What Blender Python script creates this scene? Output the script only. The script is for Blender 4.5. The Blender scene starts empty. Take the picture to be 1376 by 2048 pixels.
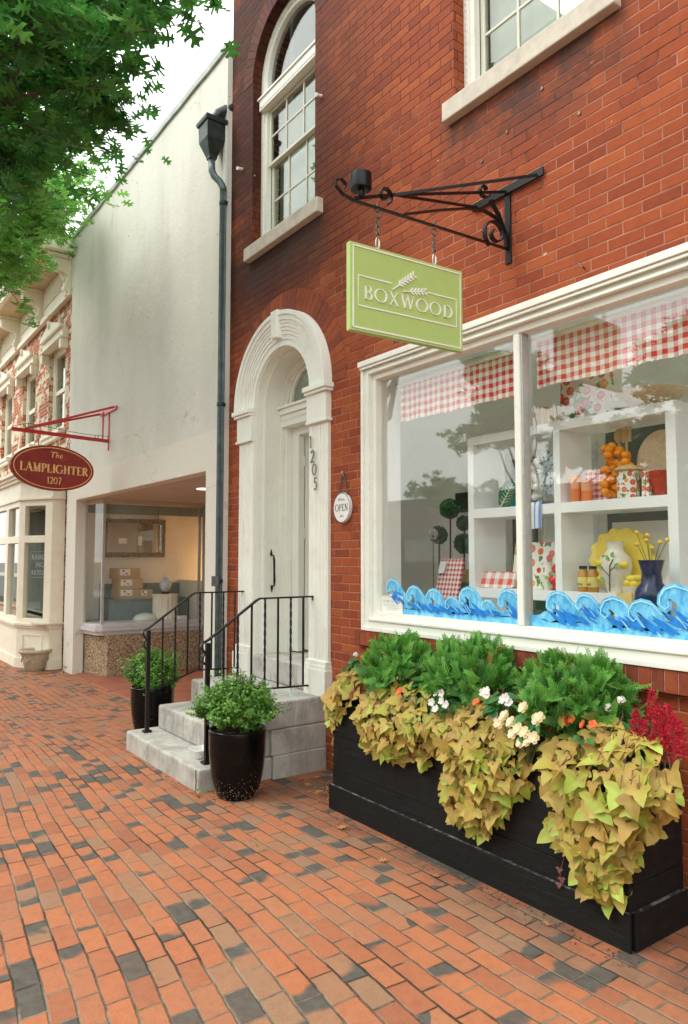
import bpy, math, random
import numpy as np
from mathutils import Vector, Matrix
from mathutils.geometry import tessellate_polygon
S = bpy.context.scene
COL = S.collection
R = math.radians

# ------------------------------------------------------------------ camera
EYE = Vector((0, -3.32, 1.65))
YAW, PITCH = R(35.80), R(3.788)
cam = bpy.data.cameras.new('camera'); cam_o = bpy.data.objects.new('camera', cam); COL.objects.link(cam_o)
cam.sensor_fit = 'VERTICAL'; cam.sensor_height = 36; cam.lens = 1450 / 2048 * 36
cam.clip_start = 0.05; cam.clip_end = 2000
fw = Vector((-math.cos(YAW) * math.cos(PITCH), math.sin(YAW) * math.cos(PITCH), math.sin(PITCH)))
rt = Vector((math.sin(YAW), math.cos(YAW), 0)); up = rt.cross(fw)
cam_o.matrix_world = Matrix(((rt.x, up.x, -fw.x, EYE.x), (rt.y, up.y, -fw.y, EYE.y), (rt.z, up.z, -fw.z, EYE.z), (0, 0, 0, 1)))
S.camera = cam_o

# ------------------------------------------------------------------ world, sun, exposure
SUN_EL, SUN_AZ = R(48), R(205)          # azimuth clockwise from +Y
w = bpy.data.worlds.new('World'); S.world = w; w.use_nodes = True
nt = w.node_tree; nt.nodes.clear()
wo = nt.nodes.new('ShaderNodeOutputWorld'); bg = nt.nodes.new('ShaderNodeBackground')
sky = nt.nodes.new('ShaderNodeTexSky'); sky.sky_type = 'NISHITA'; sky.sun_disc = False
sky.sun_elevation = SUN_EL; sky.sun_rotation = SUN_AZ; sky.dust_density = 4; sky.air_density = 1.0
mx = nt.nodes.new('ShaderNodeMix'); mx.data_type = 'RGBA'; mx.inputs[0].default_value = 0.88
mx.inputs[7].default_value = (13.2, 13.7, 13.2, 1)          # an even white cloud deck
nt.links.new(sky.outputs[0], mx.inputs[6]); nt.links.new(mx.outputs[2], bg.inputs[0])
bg.inputs[1].default_value = 0.10
nt.links.new(bg.outputs[0], wo.inputs[0])
sl = bpy.data.lights.new('sun', 'SUN'); sl.energy = .9; sl.angle = R(28); sl.color = (1, .95, .88)
so = bpy.data.objects.new('sun', sl); COL.objects.link(so)
sd = Vector((math.sin(SUN_AZ) * math.cos(SUN_EL), math.cos(SUN_AZ) * math.cos(SUN_EL), math.sin(SUN_EL)))
so.rotation_euler = sd.to_track_quat('Z', 'Y').to_euler(); so.location = (0, -6, 12)
S.view_settings.view_transform = 'Standard'; S.view_settings.look = 'None'
S.view_settings.exposure = 0.90; S.view_settings.gamma = 1
S.cycles.transparent_max_bounces = 24; S.cycles.max_bounces = 12; S.cycles.diffuse_bounces = 8

# ------------------------------------------------------------------ materials
def nn(t, kind, **kw):
    n = t.nodes.new(kind)
    for k, v in kw.items(): setattr(n, k, v)
    return n
def setin(t, sock, v):
    if hasattr(v, 'bl_idname') or isinstance(v, bpy.types.NodeSocket): t.links.new(v, sock)
    else: sock.default_value = v
def math_(t, op, a, b=None, c=None, clamp=False):
    n = nn(t, 'ShaderNodeMath', operation=op, use_clamp=clamp)
    for i, v in enumerate((a, b, c)):
        if v is not None: setin(t, n.inputs[i], v)
    return n.outputs[0]
def mixc(t, f, a, b, blend='MIX'):
    n = nn(t, 'ShaderNodeMix', data_type='RGBA', blend_type=blend)
    setin(t, n.inputs[0], f); setin(t, n.inputs[6], a); setin(t, n.inputs[7], b)
    return n.outputs[2]
def c4(c): return (c[0], c[1], c[2], 1) if len(c) == 3 else c
def ramp(t, f, stops, interp='LINEAR'):
    n = nn(t, 'ShaderNodeValToRGB'); n.color_ramp.interpolation = interp
    e = n.color_ramp.elements
    while len(e) > 1: e.remove(e[-1])
    e[0].position = stops[0][0]; e[0].color = c4(stops[0][1])
    for p, c in stops[1:]:
        q = e.new(p); q.color = c4(c)
    t.links.new(f, n.inputs[0]); return n.outputs[0]
def noise(t, vec, scale, detail=4, rough=.55, dist=0, out=0):
    n = nn(t, 'ShaderNodeTexNoise'); n.inputs['Scale'].default_value = scale
    n.inputs['Detail'].default_value = detail; n.inputs['Roughness'].default_value = rough
    n.inputs['Distortion'].default_value = dist
    if vec is not None: t.links.new(vec, n.inputs['Vector'])
    return n.outputs[out]
def newmat(name):
    m = bpy.data.materials.new(name); m.use_nodes = True; t = m.node_tree; t.nodes.clear()
    o = nn(t, 'ShaderNodeOutputMaterial'); b = nn(t, 'ShaderNodeBsdfPrincipled')
    t.links.new(b.outputs[0], o.inputs[0]); return m, t, b, o
def bump(t, b, h, strength=.3, dist=.01):
    n = nn(t, 'ShaderNodeBump'); n.inputs['Strength'].default_value = strength
    n.inputs['Distance'].default_value = dist; t.links.new(h, n.inputs['Height'])
    t.links.new(n.outputs[0], b.inputs['Normal']); return n
def rng(t, v, a, b, c=0, d=1):
    n = nn(t, 'ShaderNodeMapRange'); n.interpolation_type = 'SMOOTHSTEP'
    setin(t, n.inputs[0], v); n.inputs[1].default_value = a; n.inputs[2].default_value = b
    n.inputs[3].default_value = c; n.inputs[4].default_value = d; return n.outputs[0]
def pos(t): return nn(t, 'ShaderNodeNewGeometry').outputs['Position']

def plain(name, col, rough=.5, metal=0, var=.12, nscale=8, bmp=.15, bscale=120, bdist=.002, dirt=0, dirtcol=(.12, .10, .07), coat=0, spec=.5, stretch=None, emit=None, dirtscale=3.0):
    m, t, b, o = newmat(name); p = pos(t)
    if stretch:
        mp = nn(t, 'ShaderNodeMapping'); mp.inputs['Scale'].default_value = stretch; t.links.new(p, mp.inputs[0]); ps = mp.outputs[0]
    else: ps = p
    n = noise(t, ps, nscale, 5, .6)
    lo = tuple(max(0, x * (1 - var)) for x in col); hi = tuple(min(1, x * (1 + var)) for x in col)
    c = ramp(t, n, [(.3, lo), (.7, hi)])
    if dirt:
        d = rng(t, noise(t, ps, dirtscale, 8, .7, .3), .52, .75); d2 = math_(t, 'MULTIPLY', d, dirt)
        c = mixc(t, d2, c, c4(dirtcol))
    t.links.new(c, b.inputs['Base Color'])
    r = rng(t, noise(t, p, nscale * 2.3, 4), .2, .8, max(0, rough - .08), min(1, rough + .08)); t.links.new(r, b.inputs['Roughness'])
    b.inputs['Metallic'].default_value = metal; b.inputs['Specular IOR Level'].default_value = spec
    b.inputs['Coat Weight'].default_value = coat; b.inputs['Coat Roughness'].default_value = .06
    if bmp: bump(t, b, noise(t, ps, bscale, 4), bmp, bdist)
    if emit: b.inputs['Emission Color'].default_value = c4(emit[0]); b.inputs['Emission Strength'].default_value = emit[1]
    return m

def brick_mat(name, bw, bh, mort, stops, mcol, seed=0, plane='wall', distort=.003, wave=0, grime_shade=None, bstr=.6, darkpatch=0, rough=.85, rot=0, whitewash=0, joint=None):
    """brick courses laid out in metres on the surface itself"""
    m, t, b, o = newmat(name); g = nn(t, 'ShaderNodeNewGeometry')
    s = nn(t, 'ShaderNodeSeparateXYZ'); t.links.new(g.outputs['Position'], s.inputs[0]); x, y, z = s.outputs
    P = g.outputs['Position']
    if plane == 'wall':
        ns = nn(t, 'ShaderNodeSeparateXYZ'); t.links.new(g.outputs['True Normal'], ns.inputs[0])
        side = math_(t, 'GREATER_THAN', math_(t, 'ABSOLUTE', ns.outputs[0]), .6)
        u = math_(t, 'ADD', math_(t, 'MULTIPLY', x, math_(t, 'SUBTRACT', 1, side)), math_(t, 'MULTIPLY', math_(t, 'ADD', y, .06), side)); v = z
    else:
        cr, sr = math.cos(rot), math.sin(rot)
        u = math_(t, 'ADD', math_(t, 'MULTIPLY', x, cr), math_(t, 'MULTIPLY', y, sr))
        v = math_(t, 'SUBTRACT', math_(t, 'MULTIPLY', y, cr), math_(t, 'MULTIPLY', x, sr))
    if wave:
        wn = nn(t, 'ShaderNodeTexNoise'); wn.inputs['Scale'].default_value = .55; wn.inputs['Detail'].default_value = 1.5
        t.links.new(P, wn.inputs['Vector']); ws = nn(t, 'ShaderNodeSeparateXYZ'); t.links.new(wn.outputs[1], ws.inputs[0])
        u = math_(t, 'ADD', u, math_(t, 'MULTIPLY', ws.outputs[0], wave)); v = math_(t, 'ADD', v, math_(t, 'MULTIPLY', ws.outputs[1], wave))
    if plane == 'floor':   # the courses fan out slightly towards the kerb
        v = math_(t, 'ADD', v, math_(t, 'MULTIPLY', math_(t, 'MULTIPLY', math_(t, 'ADD', x, 3.5), rng(t, y, -.9, -2.6)), .11))
    dn = nn(t, 'ShaderNodeTexNoise'); dn.inputs['Scale'].default_value = 14; dn.inputs['Detail'].default_value = 4
    t.links.new(P, dn.inputs['Vector']); ds = nn(t, 'ShaderNodeSeparateXYZ'); t.links.new(dn.outputs[1], ds.inputs[0])
    u = math_(t, 'ADD', u, math_(t, 'MULTIPLY', math_(t, 'SUBTRACT', ds.outputs[0], .5), distort * 2))
    v = math_(t, 'ADD', v, math_(t, 'MULTIPLY', math_(t, 'SUBTRACT', ds.outputs[1], .5), distort * 2))
    vr = math_(t, 'DIVIDE', v, bh); row = math_(t, 'FLOOR', vr)
    rw = nn(t, 'ShaderNodeTexWhiteNoise', noise_dimensions='1D'); t.links.new(math_(t, 'ADD', row, seed + 7.3), rw.inputs['W'])
    sh = math_(t, 'ADD', math_(t, 'MULTIPLY', math_(t, 'FLOORED_MODULO', row, 2), .5), math_(t, 'MULTIPLY', rw.outputs[0], .12))
    uu = math_(t, 'ADD', math_(t, 'DIVIDE', u, bw), sh); colm = math_(t, 'FLOOR', uu)
    fu = math_(t, 'SUBTRACT', uu, colm); fv = math_(t, 'SUBTRACT', vr, row)
    du = math_(t, 'MULTIPLY', math_(t, 'MINIMUM', fu, math_(t, 'SUBTRACT', 1, fu)), bw)
    dv = math_(t, 'MULTIPLY', math_(t, 'MINIMUM', fv, math_(t, 'SUBTRACT', 1, fv)), bh)
    cid = nn(t, 'ShaderNodeCombineXYZ'); t.links.new(colm, cid.inputs[0]); t.links.new(row, cid.inputs[1]); cid.inputs[2].default_value = seed
    wn = nn(t, 'ShaderNodeTexWhiteNoise', noise_dimensions='3D'); t.links.new(cid.outputs[0], wn.inputs[0])
    ws = nn(t, 'ShaderNodeSeparateXYZ'); t.links.new(wn.outputs[1], ws.inputs[0]); r1, r2, r3 = ws.outputs
    # joints differ a little in width from brick to brick
    jw = math_(t, 'MULTIPLY', math_(t, 'ADD', .7, math_(t, 'MULTIPLY', r2, .6)), mort / 2)
    d = math_(t, 'MINIMUM', du, dv)
    mask = rng(t, math_(t, 'SUBTRACT', d, jw), -.0008, .0022 if plane == 'wall' else .004)
    c = ramp(t, wn.outputs[0], stops)
    # each brick has its own mottling
    off = nn(t, 'ShaderNodeVectorMath', operation='ADD'); t.links.new(P, off.inputs[0]); t.links.new(wn.outputs[1], off.inputs[1])
    mot = noise(t, off.outputs[0], 22, 6, .65)
    c = mixc(t, rng(t, mot, .40, .85, 0, .30), c, (.16, .05, .03, 1), 'MULTIPLY') if plane == 'wall' else mixc(t, rng(t, mot, .4, .8, 0, .35), c, (.45, .3, .2, 1), 'MULTIPLY')
    fine = noise(t, P, 260, 3, .7)
    c = mixc(t, rng(t, fine, .3, .7, 0, .15 if plane != 'wall' else .22), c, (.75, .5, .35, 1) if plane == 'wall' else (.8, .6, .45, 1), 'MIX' if plane != 'wall' else 'SOFT_LIGHT')
    if darkpatch:   # over-fired bricks: part of the face is burnt charcoal
        off2 = nn(t, 'ShaderNodeVectorMath', operation='MULTIPLY_ADD'); t.links.new(wn.outputs[1], off2.inputs[0]); off2.inputs[1].default_value = (9, 9, 9); t.links.new(P, off2.inputs[2])
        pn = noise(t, off2.outputs[0], 6.5, 2, .5)
        sel = math_(t, 'MULTIPLY', rng(t, math_(t, 'ADD', r3, math_(t, 'MULTIPLY', noise(t, P, .9, 2), .5)), 1.02, 1.05), rng(t, math_(t, 'ADD', math_(t, 'ABSOLUTE', math_(t, 'SUBTRACT', fu, math_(t, 'GREATER_THAN', r2, .5))), math_(t, 'MULTIPLY', math_(t, 'SUBTRACT', pn, .5), 1.3)), .52, .28))
        full = math_(t, 'GREATER_THAN', math_(t, 'ADD', r1, math_(t, 'MULTIPLY', noise(t, P, .8, 2), .45)), 1.175)
        sel = math_(t, 'MAXIMUM', sel, full)
        c = mixc(t, math_(t, 'MULTIPLY', sel, darkpatch), c, ramp(t, mot, [(.3, (.050, .055, .050)), (.7, (.105, .110, .098))]))
    mc = c4(mcol); mcn = ramp(t, noise(t, P, 5, 5, .7), [(.35, tuple(k * .45 for k in mcol[:3])), (.6, mcol)])
    if plane == 'floor':
        mcn = mixc(t, rng(t, noise(t, P, 1.7, 5, .7), .45, .60), mcn, (.035, .028, .022, 1)); mcn = mixc(t, rng(t, noise(t, P, 3.1, 7, .75), .60, .66), mcn, (.10, .15, .03, 1))
    if joint: # joints are raked and dark in some areas of the wall, pointed pale in others
        jz = math_(t, 'ADD', noise(t, P, 1.6, 6, .75), math_(t, 'MULTIPLY', math_(t, 'SUBTRACT', math_(t, 'SUBTRACT', 3.6, z), math_(t, 'MULTIPLY', x, -.25)), .10))
        mcn = mixc(t, rng(t, jz, .28, .42), c4(joint), mcn)
    c = mixc(t, mask, mcn, c)
    if whitewash:
        wm = math_(t, 'MAXIMUM', rng(t, noise(t, P, 2.6, 9, .72, .3), .515, .55), math_(t, 'GREATER_THAN', r2, .80))
        c = mixc(t, wm, c, (.66, .59, .44, 1))
    if grime_shade:  # upper-left darkening: discolouration with tree shade painted into the brick colour
        gx, gz, gs, gcol, gstr = grime_shade
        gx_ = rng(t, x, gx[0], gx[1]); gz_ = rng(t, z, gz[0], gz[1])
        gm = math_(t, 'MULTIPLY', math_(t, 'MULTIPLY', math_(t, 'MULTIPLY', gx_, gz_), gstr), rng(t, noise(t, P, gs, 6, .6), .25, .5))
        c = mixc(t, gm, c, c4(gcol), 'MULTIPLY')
    if plane == 'wall' and joint:   # soot washed down from the ends of the window sills
        for (xa, xb) in ((-6.35, -4.75), (-3.55, -1.95)):
            inx = math_(t, 'MULTIPLY', rng(t, x, xa, xa + .25), rng(t, x, xb, xb - .25)); inz = math_(t, 'MULTIPLY', rng(t, z, 3.95, 4.50), math_(t, 'LESS_THAN', z, 4.60))
            c = mixc(t, math_(t, 'MULTIPLY', math_(t, 'MULTIPLY', inx, inz), rng(t, noise(t, P, 3.4, 7, .7), .34, .60, .15, .85)), c, (.055, .035, .030, 1))
    if plane == 'wall' and not whitewash:   # old paint splashes and lime bloom
        sp = noise(t, P, 9, 2, .5); sp2 = noise(t, P, 60, 4, .7)
        c = mixc(t, math_(t, 'MULTIPLY', rng(t, sp, .755, .775), rng(t, sp2, .47, .52)), c, (.75, .62, .55, 1))
    if plane == 'floor':   # damp soil washed out of the planter and along the steps
        dz = math_(t, 'MULTIPLY', rng(t, y, -.95, -.50), rng(t, x, -5.0, -4.6)); dn2 = rng(t, noise(t, P, 3.0, 7, .7), .30, .62)
        c = mixc(t, math_(t, 'MULTIPLY', math_(t, 'MULTIPLY', dz, dn2), .62), c, (.07, .05, .04, 1))
        c = mixc(t, rng(t, noise(t, P, 1.1, 6, .7), .5, .75, 0, .35), c, (.20, .11, .07, 1))
    t.links.new(c, b.inputs['Base Color']); b.inputs['Roughness'].default_value = rough
    b.inputs['Specular IOR Level'].default_value = .35
    edge = rng(t, math_(t, 'SUBTRACT', d, jw), -.001, .006)
    h = math_(t, 'ADD', math_(t, 'MULTIPLY', edge, 1.0), math_(t, 'MULTIPLY', fine, .10))
    h = math_(t, 'ADD', h, math_(t, 'MULTIPLY', mot, .25))
    h = math_(t, 'ADD', h, math_(t, 'MULTIPLY', r2, .35))
    bump(t, b, h, bstr, .006); return m

def leafmat(name, stops, trans=.35, rough=.45, spec=.5, vein=None, tipcol=None, trc=(.30, .5, .08, 1)):
    m, t, b, o = newmat(name); g = nn(t, 'ShaderNodeNewGeometry')
    at_ = nn(t, 'ShaderNodeAttribute'); at_.attribute_name = 'rnd'
    c = ramp(t, at_.outputs['Fac'], stops)
    if tipcol:
        ti = nn(t, 'ShaderNodeAttribute'); ti.attribute_name = 'tip'; c = mixc(t, rng(t, ti.outputs['Fac'], tipcol[1], tipcol[2], 0, tipcol[3]), c, c4(tipcol[0]))
    n = noise(t, g.outputs['Position'], 45, 3); c = mixc(t, rng(t, n, .3, .7, 0, .35), c, (.5, .5, .5, 1), 'OVERLAY')
    if vein: c = mixc(t, rng(t, noise(t, g.outputs['Position'], 9, 3, .6), .45, .65, 0, .8), c, c4(vein))
    t.links.new(c, b.inputs['Base Color']); b.inputs['Roughness'].default_value = rough; b.inputs['Specular IOR Level'].default_value = spec
    tr = nn(t, 'ShaderNodeBsdfTranslucent'); t.links.new(mixc(t, .45, c, trc, 'MIX'), tr.inputs[0])
    ms = nn(t, 'ShaderNodeMixShader'); ms.inputs[0].default_value = trans
    t.links.new(b.outputs[0], ms.inputs[1]); t.links.new(tr.outputs[0], ms.inputs[2]); t.links.new(ms.outputs[0], o.inputs[0])
    return m
def glassmat(name, tint=(1, 1, 1), ior=1.7, refl=1.0):
    m, t, b, o = newmat(name); t.nodes.remove(b)
    tr = nn(t, 'ShaderNodeBsdfTransparent'); tr.inputs[0].default_value = c4(tint)
    gl = nn(t, 'ShaderNodeBsdfGlossy'); gl.inputs['Roughness'].default_value = .01; gl.inputs[0].default_value = (refl, refl, refl, 1)
    g = nn(t, 'ShaderNodeNewGeometry'); dt = nn(t, 'ShaderNodeVectorMath', operation='DOT_PRODUCT'); t.links.new(g.outputs['Incoming'], dt.inputs[0]); t.links.new(g.outputs['Normal'], dt.inputs[1])
    f0 = ((ior - 1) / (ior + 1)) ** 2; k = math_(t, 'POWER', math_(t, 'SUBTRACT', 1, math_(t, 'ABSOLUTE', dt.outputs['Value'])), 5)
    fres = math_(t, 'ADD', math_(t, 'MULTIPLY', k, 1 - f0), f0)
    bp = nn(t, 'ShaderNodeBump'); bp.inputs['Strength'].default_value = .06; bp.inputs['Distance'].default_value = .01
    t.links.new(noise(t, pos(t), 1.6, 1), bp.inputs['Height']); t.links.new(bp.outputs[0], gl.inputs['Normal'])
    ms = nn(t, 'ShaderNodeMixShader'); t.links.new(fres, ms.inputs[0])
    t.links.new(tr.outputs[0], ms.inputs[1]); t.links.new(gl.outputs[0], ms.inputs[2]); t.links.new(ms.outputs[0], o.inputs[0])
    return m
def gingham(name, col, cell, axes=('x', 'z'), base=(.85, .83, .78), rough=.9):
    m, t, b, o = newmat(name); s = nn(t, 'ShaderNodeSeparateXYZ'); t.links.new(pos(t), s.inputs[0])
    ax = {'x': s.outputs[0], 'y': s.outputs[1], 'z': s.outputs[2]}
    def st(a): return math_(t, 'GREATER_THAN', math_(t, 'FRACT', math_(t, 'DIVIDE', ax[a], cell * 2)), .5)
    k = math_(t, 'MULTIPLY', math_(t, 'ADD', st(axes[0]), st(axes[1])), .5)
    mid = tuple(.5 * base[i] + .5 * col[i] for i in range(3))
    c = ramp(t, k, [(0, base), (.4, mid), (.8, col)], 'CONSTANT')
    t.links.new(c, b.inputs['Base Color']); b.inputs['Roughness'].default_value = rough
    bump(t, b, noise(t, pos(t), 500, 2), .2, .001); return m
def blobs(name, base, cols, scale, thr=.36, rough=.4):
    """printed fruit pattern: round coloured fruit with leaves on a pale ground"""
    m, t, b, o = newmat(name)
    v = nn(t, 'ShaderNodeTexVoronoi'); v.inputs['Scale'].default_value = scale; v.inputs['Randomness'].default_value = .75; t.links.new(pos(t), v.inputs['Vector'])
    s = nn(t, 'ShaderNodeSeparateColor'); t.links.new(v.outputs['Color'], s.inputs[0])
    c = ramp(t, s.outputs[0], cols, 'CONSTANT')
    ins = rng(t, v.outputs['Distance'], thr, thr + .03, 1, 0)
    hi = rng(t, v.outputs['Distance'], 0, thr, .3, 0); c = mixc(t, hi, c, (1, .8, .5, 1))
    lf = rng(t, noise(t, pos(t), scale * 1.3, 2), .58, .60); base_ = mixc(t, lf, c4(base), (.10, .22, .05, 1))
    t.links.new(mixc(t, ins, base_, c), b.inputs['Base Color']); b.inputs['Roughness'].default_value = rough; return m

M = {}
RED = [(0, (.23, .046, .017)), (.2, (.275, .057, .019)), (.6, (.31, .067, .021)), (.9, (.335, .076, .023)), (1, (.38, .095, .028))]
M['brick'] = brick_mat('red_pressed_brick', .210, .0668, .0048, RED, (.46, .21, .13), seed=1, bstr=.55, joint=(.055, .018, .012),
                       grime_shade=((-3.5, -5.7), (3.2, 4.6), 1.1, (.20, .21, .21), 1.0))
M['brick_soldier'] = plain('red_brick_face', (.30, .062, .026), .8, var=.25, nscale=14, bmp=.4, bscale=180, dirt=.4, dirtcol=(.10, .03, .02))
M['mortar'] = plain('lime_mortar', (.55, .40, .32), .95, var=.3, nscale=30, bmp=.5)
M['brick_old'] = brick_mat('whitewashed_old_brick', .205, .070, .010, [(0, (.30, .065, .028)), (.5, (.42, .10, .04)), (1, (.52, .15, .06))], (.62, .55, .42), seed=4, whitewash=.55, bstr=.6, distort=.006)
M['brick_far'] = brick_mat('brown_brick', .205, .070, .010, [(0, (.16, .05, .03)), (1, (.26, .10, .06))], (.5, .45, .38), seed=9, bstr=.3)
PAVE = [(0, (.28, .078, .030)), (.25, (.39, .112, .037)), (.5, (.43, .126, .041)), (.72, (.36, .118, .047)), (.84, (.27, .142, .075)), (.92, (.32, .130, .058)), (1, (.44, .138, .045))]
M['pave'] = brick_mat('sidewalk_brick', .200, .098, .0052, PAVE, (.27, .22, .155), seed=2, plane='floor', distort=.006, wave=.15, bstr=.8, darkpatch=.93, rough=.82)
M['floor_red'] = plain('red_concrete', (.30, .095, .050), .8, var=.25, nscale=3, bmp=.3, bscale=60, dirt=.4, dirtcol=(.16, .07, .05))
M['white_wood'] = plain('aged_white_paint', (.80, .80, .72), .55, var=.04, nscale=5, bmp=.25, bscale=35, bdist=.003, dirt=.25, dirtcol=(.42, .38, .28), dirtscale=6)
M['white_door'] = plain('white_door_paint', (.79, .79, .72), .5, var=.03, nscale=5, bmp=.12, bscale=60)
M['cream'] = plain('cream_paint', (.80, .74, .60), .55, var=.05, nscale=5, bmp=.2, bscale=40, dirt=.25, dirtcol=(.42, .34, .2))
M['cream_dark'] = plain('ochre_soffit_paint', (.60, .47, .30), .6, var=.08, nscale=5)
M['sash'] = plain('cream_sash_paint', (.62, .60, .50), .5, var=.05, nscale=9)
M['stone_sill'] = plain('painted_stone_sill', (.58, .52, .43), .8, var=.12, nscale=14, bmp=.4, bscale=70, dirt=.45, dirtcol=(.28, .23, .17))
def worn_marble():
    m, t, b, o = newmat('weathered_marble'); p = pos(t); g = nn(t, 'ShaderNodeNewGeometry'); ns = nn(t, 'ShaderNodeSeparateXYZ'); t.links.new(g.outputs['True Normal'], ns.inputs[0])
    c = ramp(t, noise(t, p, 6, 6, .65), [(.3, (.44, .43, .39)), (.7, (.56, .54, .49))])
    up_ = math_(t, 'GREATER_THAN', ns.outputs[2], .7); sd_ = math_(t, 'SUBTRACT', 1, up_)
    mp = nn(t, 'ShaderNodeMapping'); mp.inputs['Scale'].default_value = (1, 1, .18); t.links.new(p, mp.inputs[0])
    st_ = rng(t, noise(t, mp.outputs[0], 5, 8, .75), .42, .66); sp_ = rng(t, noise(t, p, 3.2, 8, .75, .4), .46, .64)
    c = mixc(t, math_(t, 'MULTIPLY', math_(t, 'MULTIPLY', st_, sd_), .50), c, (.16, .145, .12, 1))
    c = mixc(t, math_(t, 'MULTIPLY', sp_, .55), c, (.20, .185, .155, 1))
    pits = rng(t, noise(t, p, 140, 3, .8), .62, .72); c = mixc(t, math_(t, 'MULTIPLY', pits, .4), c, (.18, .16, .13, 1))
    t.links.new(c, b.inputs['Base Color']); b.inputs['Roughness'].default_value = .85
    bump(t, b, math_(t, 'ADD', noise(t, p, 70, 6, .75), math_(t, 'MULTIPLY', noise(t, p, 5, 3), 2)), .5, .006); return m
M['step'] = worn_marble()
M['step_tread'] = M['step']
M['iron'] = plain('black_painted_iron', (.005, .005, .006), .38, spec=.35, var=.3, nscale=40, bmp=.25, bscale=90)
M['iron_rust'] = plain('dark_chain_steel', (.16, .13, .10), .45, metal=.8, var=.4, nscale=60)
M['steel'] = plain('bright_link_steel', (.62, .60, .55), .3, metal=.9)
M['pot'] = plain('black_glazed_ceramic', (.004, .004, .004), .22, var=.4, nscale=12, bmp=.12, bscale=18, bdist=.004, spec=.18)
M['soil'] = plain('bark_mulch', (.11, .06, .035), .95, var=.6, nscale=60, bmp=1, bscale=80, bdist=.02)
M['planter'] = plain('black_stained_wood', (.0060, .0072, .0070), .6, spec=.25, var=.35, nscale=6, bmp=.6, bscale=30, bdist=.006, stretch=(1, 6, 14), dirt=.22, dirtcol=(.07, .065, .06), dirtscale=2)
M['copper'] = plain('patinated_copper', (.085, .115, .115), .38, metal=.35, var=.35, nscale=9, dirt=.5, dirtcol=(.13, .27, .24), dirtscale=6)
M['leadhead'] = plain('dark_verdigris_head', (.035, .045, .042), .4, metal=.4, var=.4, nscale=12, dirt=.4, dirtcol=(.09, .17, .15))
M['green_sign'] = plain('lime_green_paint', (.40, .54, .17), .5, var=.03, nscale=20, bmp=.05)
M['sign_white'] = plain('raised_white_letter', (.84, .84, .78), .5, var=.02)
M['crimson'] = plain('crimson_lacquer', (.24, .016, .012), .25, var=.15, nscale=4, bmp=.03)
M['gold'] = plain('gold_leaf', (.83, .52, .20), .4, metal=.15, var=.1)
M['red_iron'] = plain('red_painted_steel', (.48, .022, .022), .4, var=.2, nscale=20)
M['black'] = plain('matt_black', (.015, .015, .015), .6)
M['grey_number'] = plain('bronze_number', (.20, .18, .14), .4, metal=.5)
M['glass'] = glassmat('window_glass', (.985, .995, .985), 1.72)
M['glass_dark'] = glassmat('old_window_glass', (.75, .80, .75), 2.0)
M['room'] = plain('interior_wall', (.90, .90, .86), .8, var=.03)
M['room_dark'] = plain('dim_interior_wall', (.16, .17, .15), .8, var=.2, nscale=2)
M['room_floor'] = plain('interior_floor', (.60, .54, .45), .6)
M['blind'] = plain('pale_roller_blind', (.60, .58, .48), .8, var=.05)
M['shelf'] = plain('white_shelf_laminate', (.90, .91, .90), .4, var=.02)
M['alu'] = plain('dull_aluminium', (.50, .50, .48), .4, metal=.6, var=.1, nscale=20)
M['soffit'] = plain('peeling_soffit_paint', (.55, .47, .40), .8, var=.1, nscale=4, dirt=.3, dirtcol=(.35, .25, .18))
M['tan_card'] = plain('brown_cardboard', (.50, .36, .20), .8, var=.06)
M['paper'] = plain('white_paper', (.80, .79, .75), .7, var=.02)
M['blue_grey'] = plain('blue_grey_paint', (.16, .23, .24), .5, var=.1)
M['wood'] = plain('light_wood', (.62, .42, .20), .6, var=.12, nscale=12, stretch=(4, 4, 1))
M['terracotta_grey'] = plain('weathered_cast_stone', (.46, .38, .27), .9, var=.2, nscale=12, bmp=.6, bscale=50, bdist=.006, dirt=.4)

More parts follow.
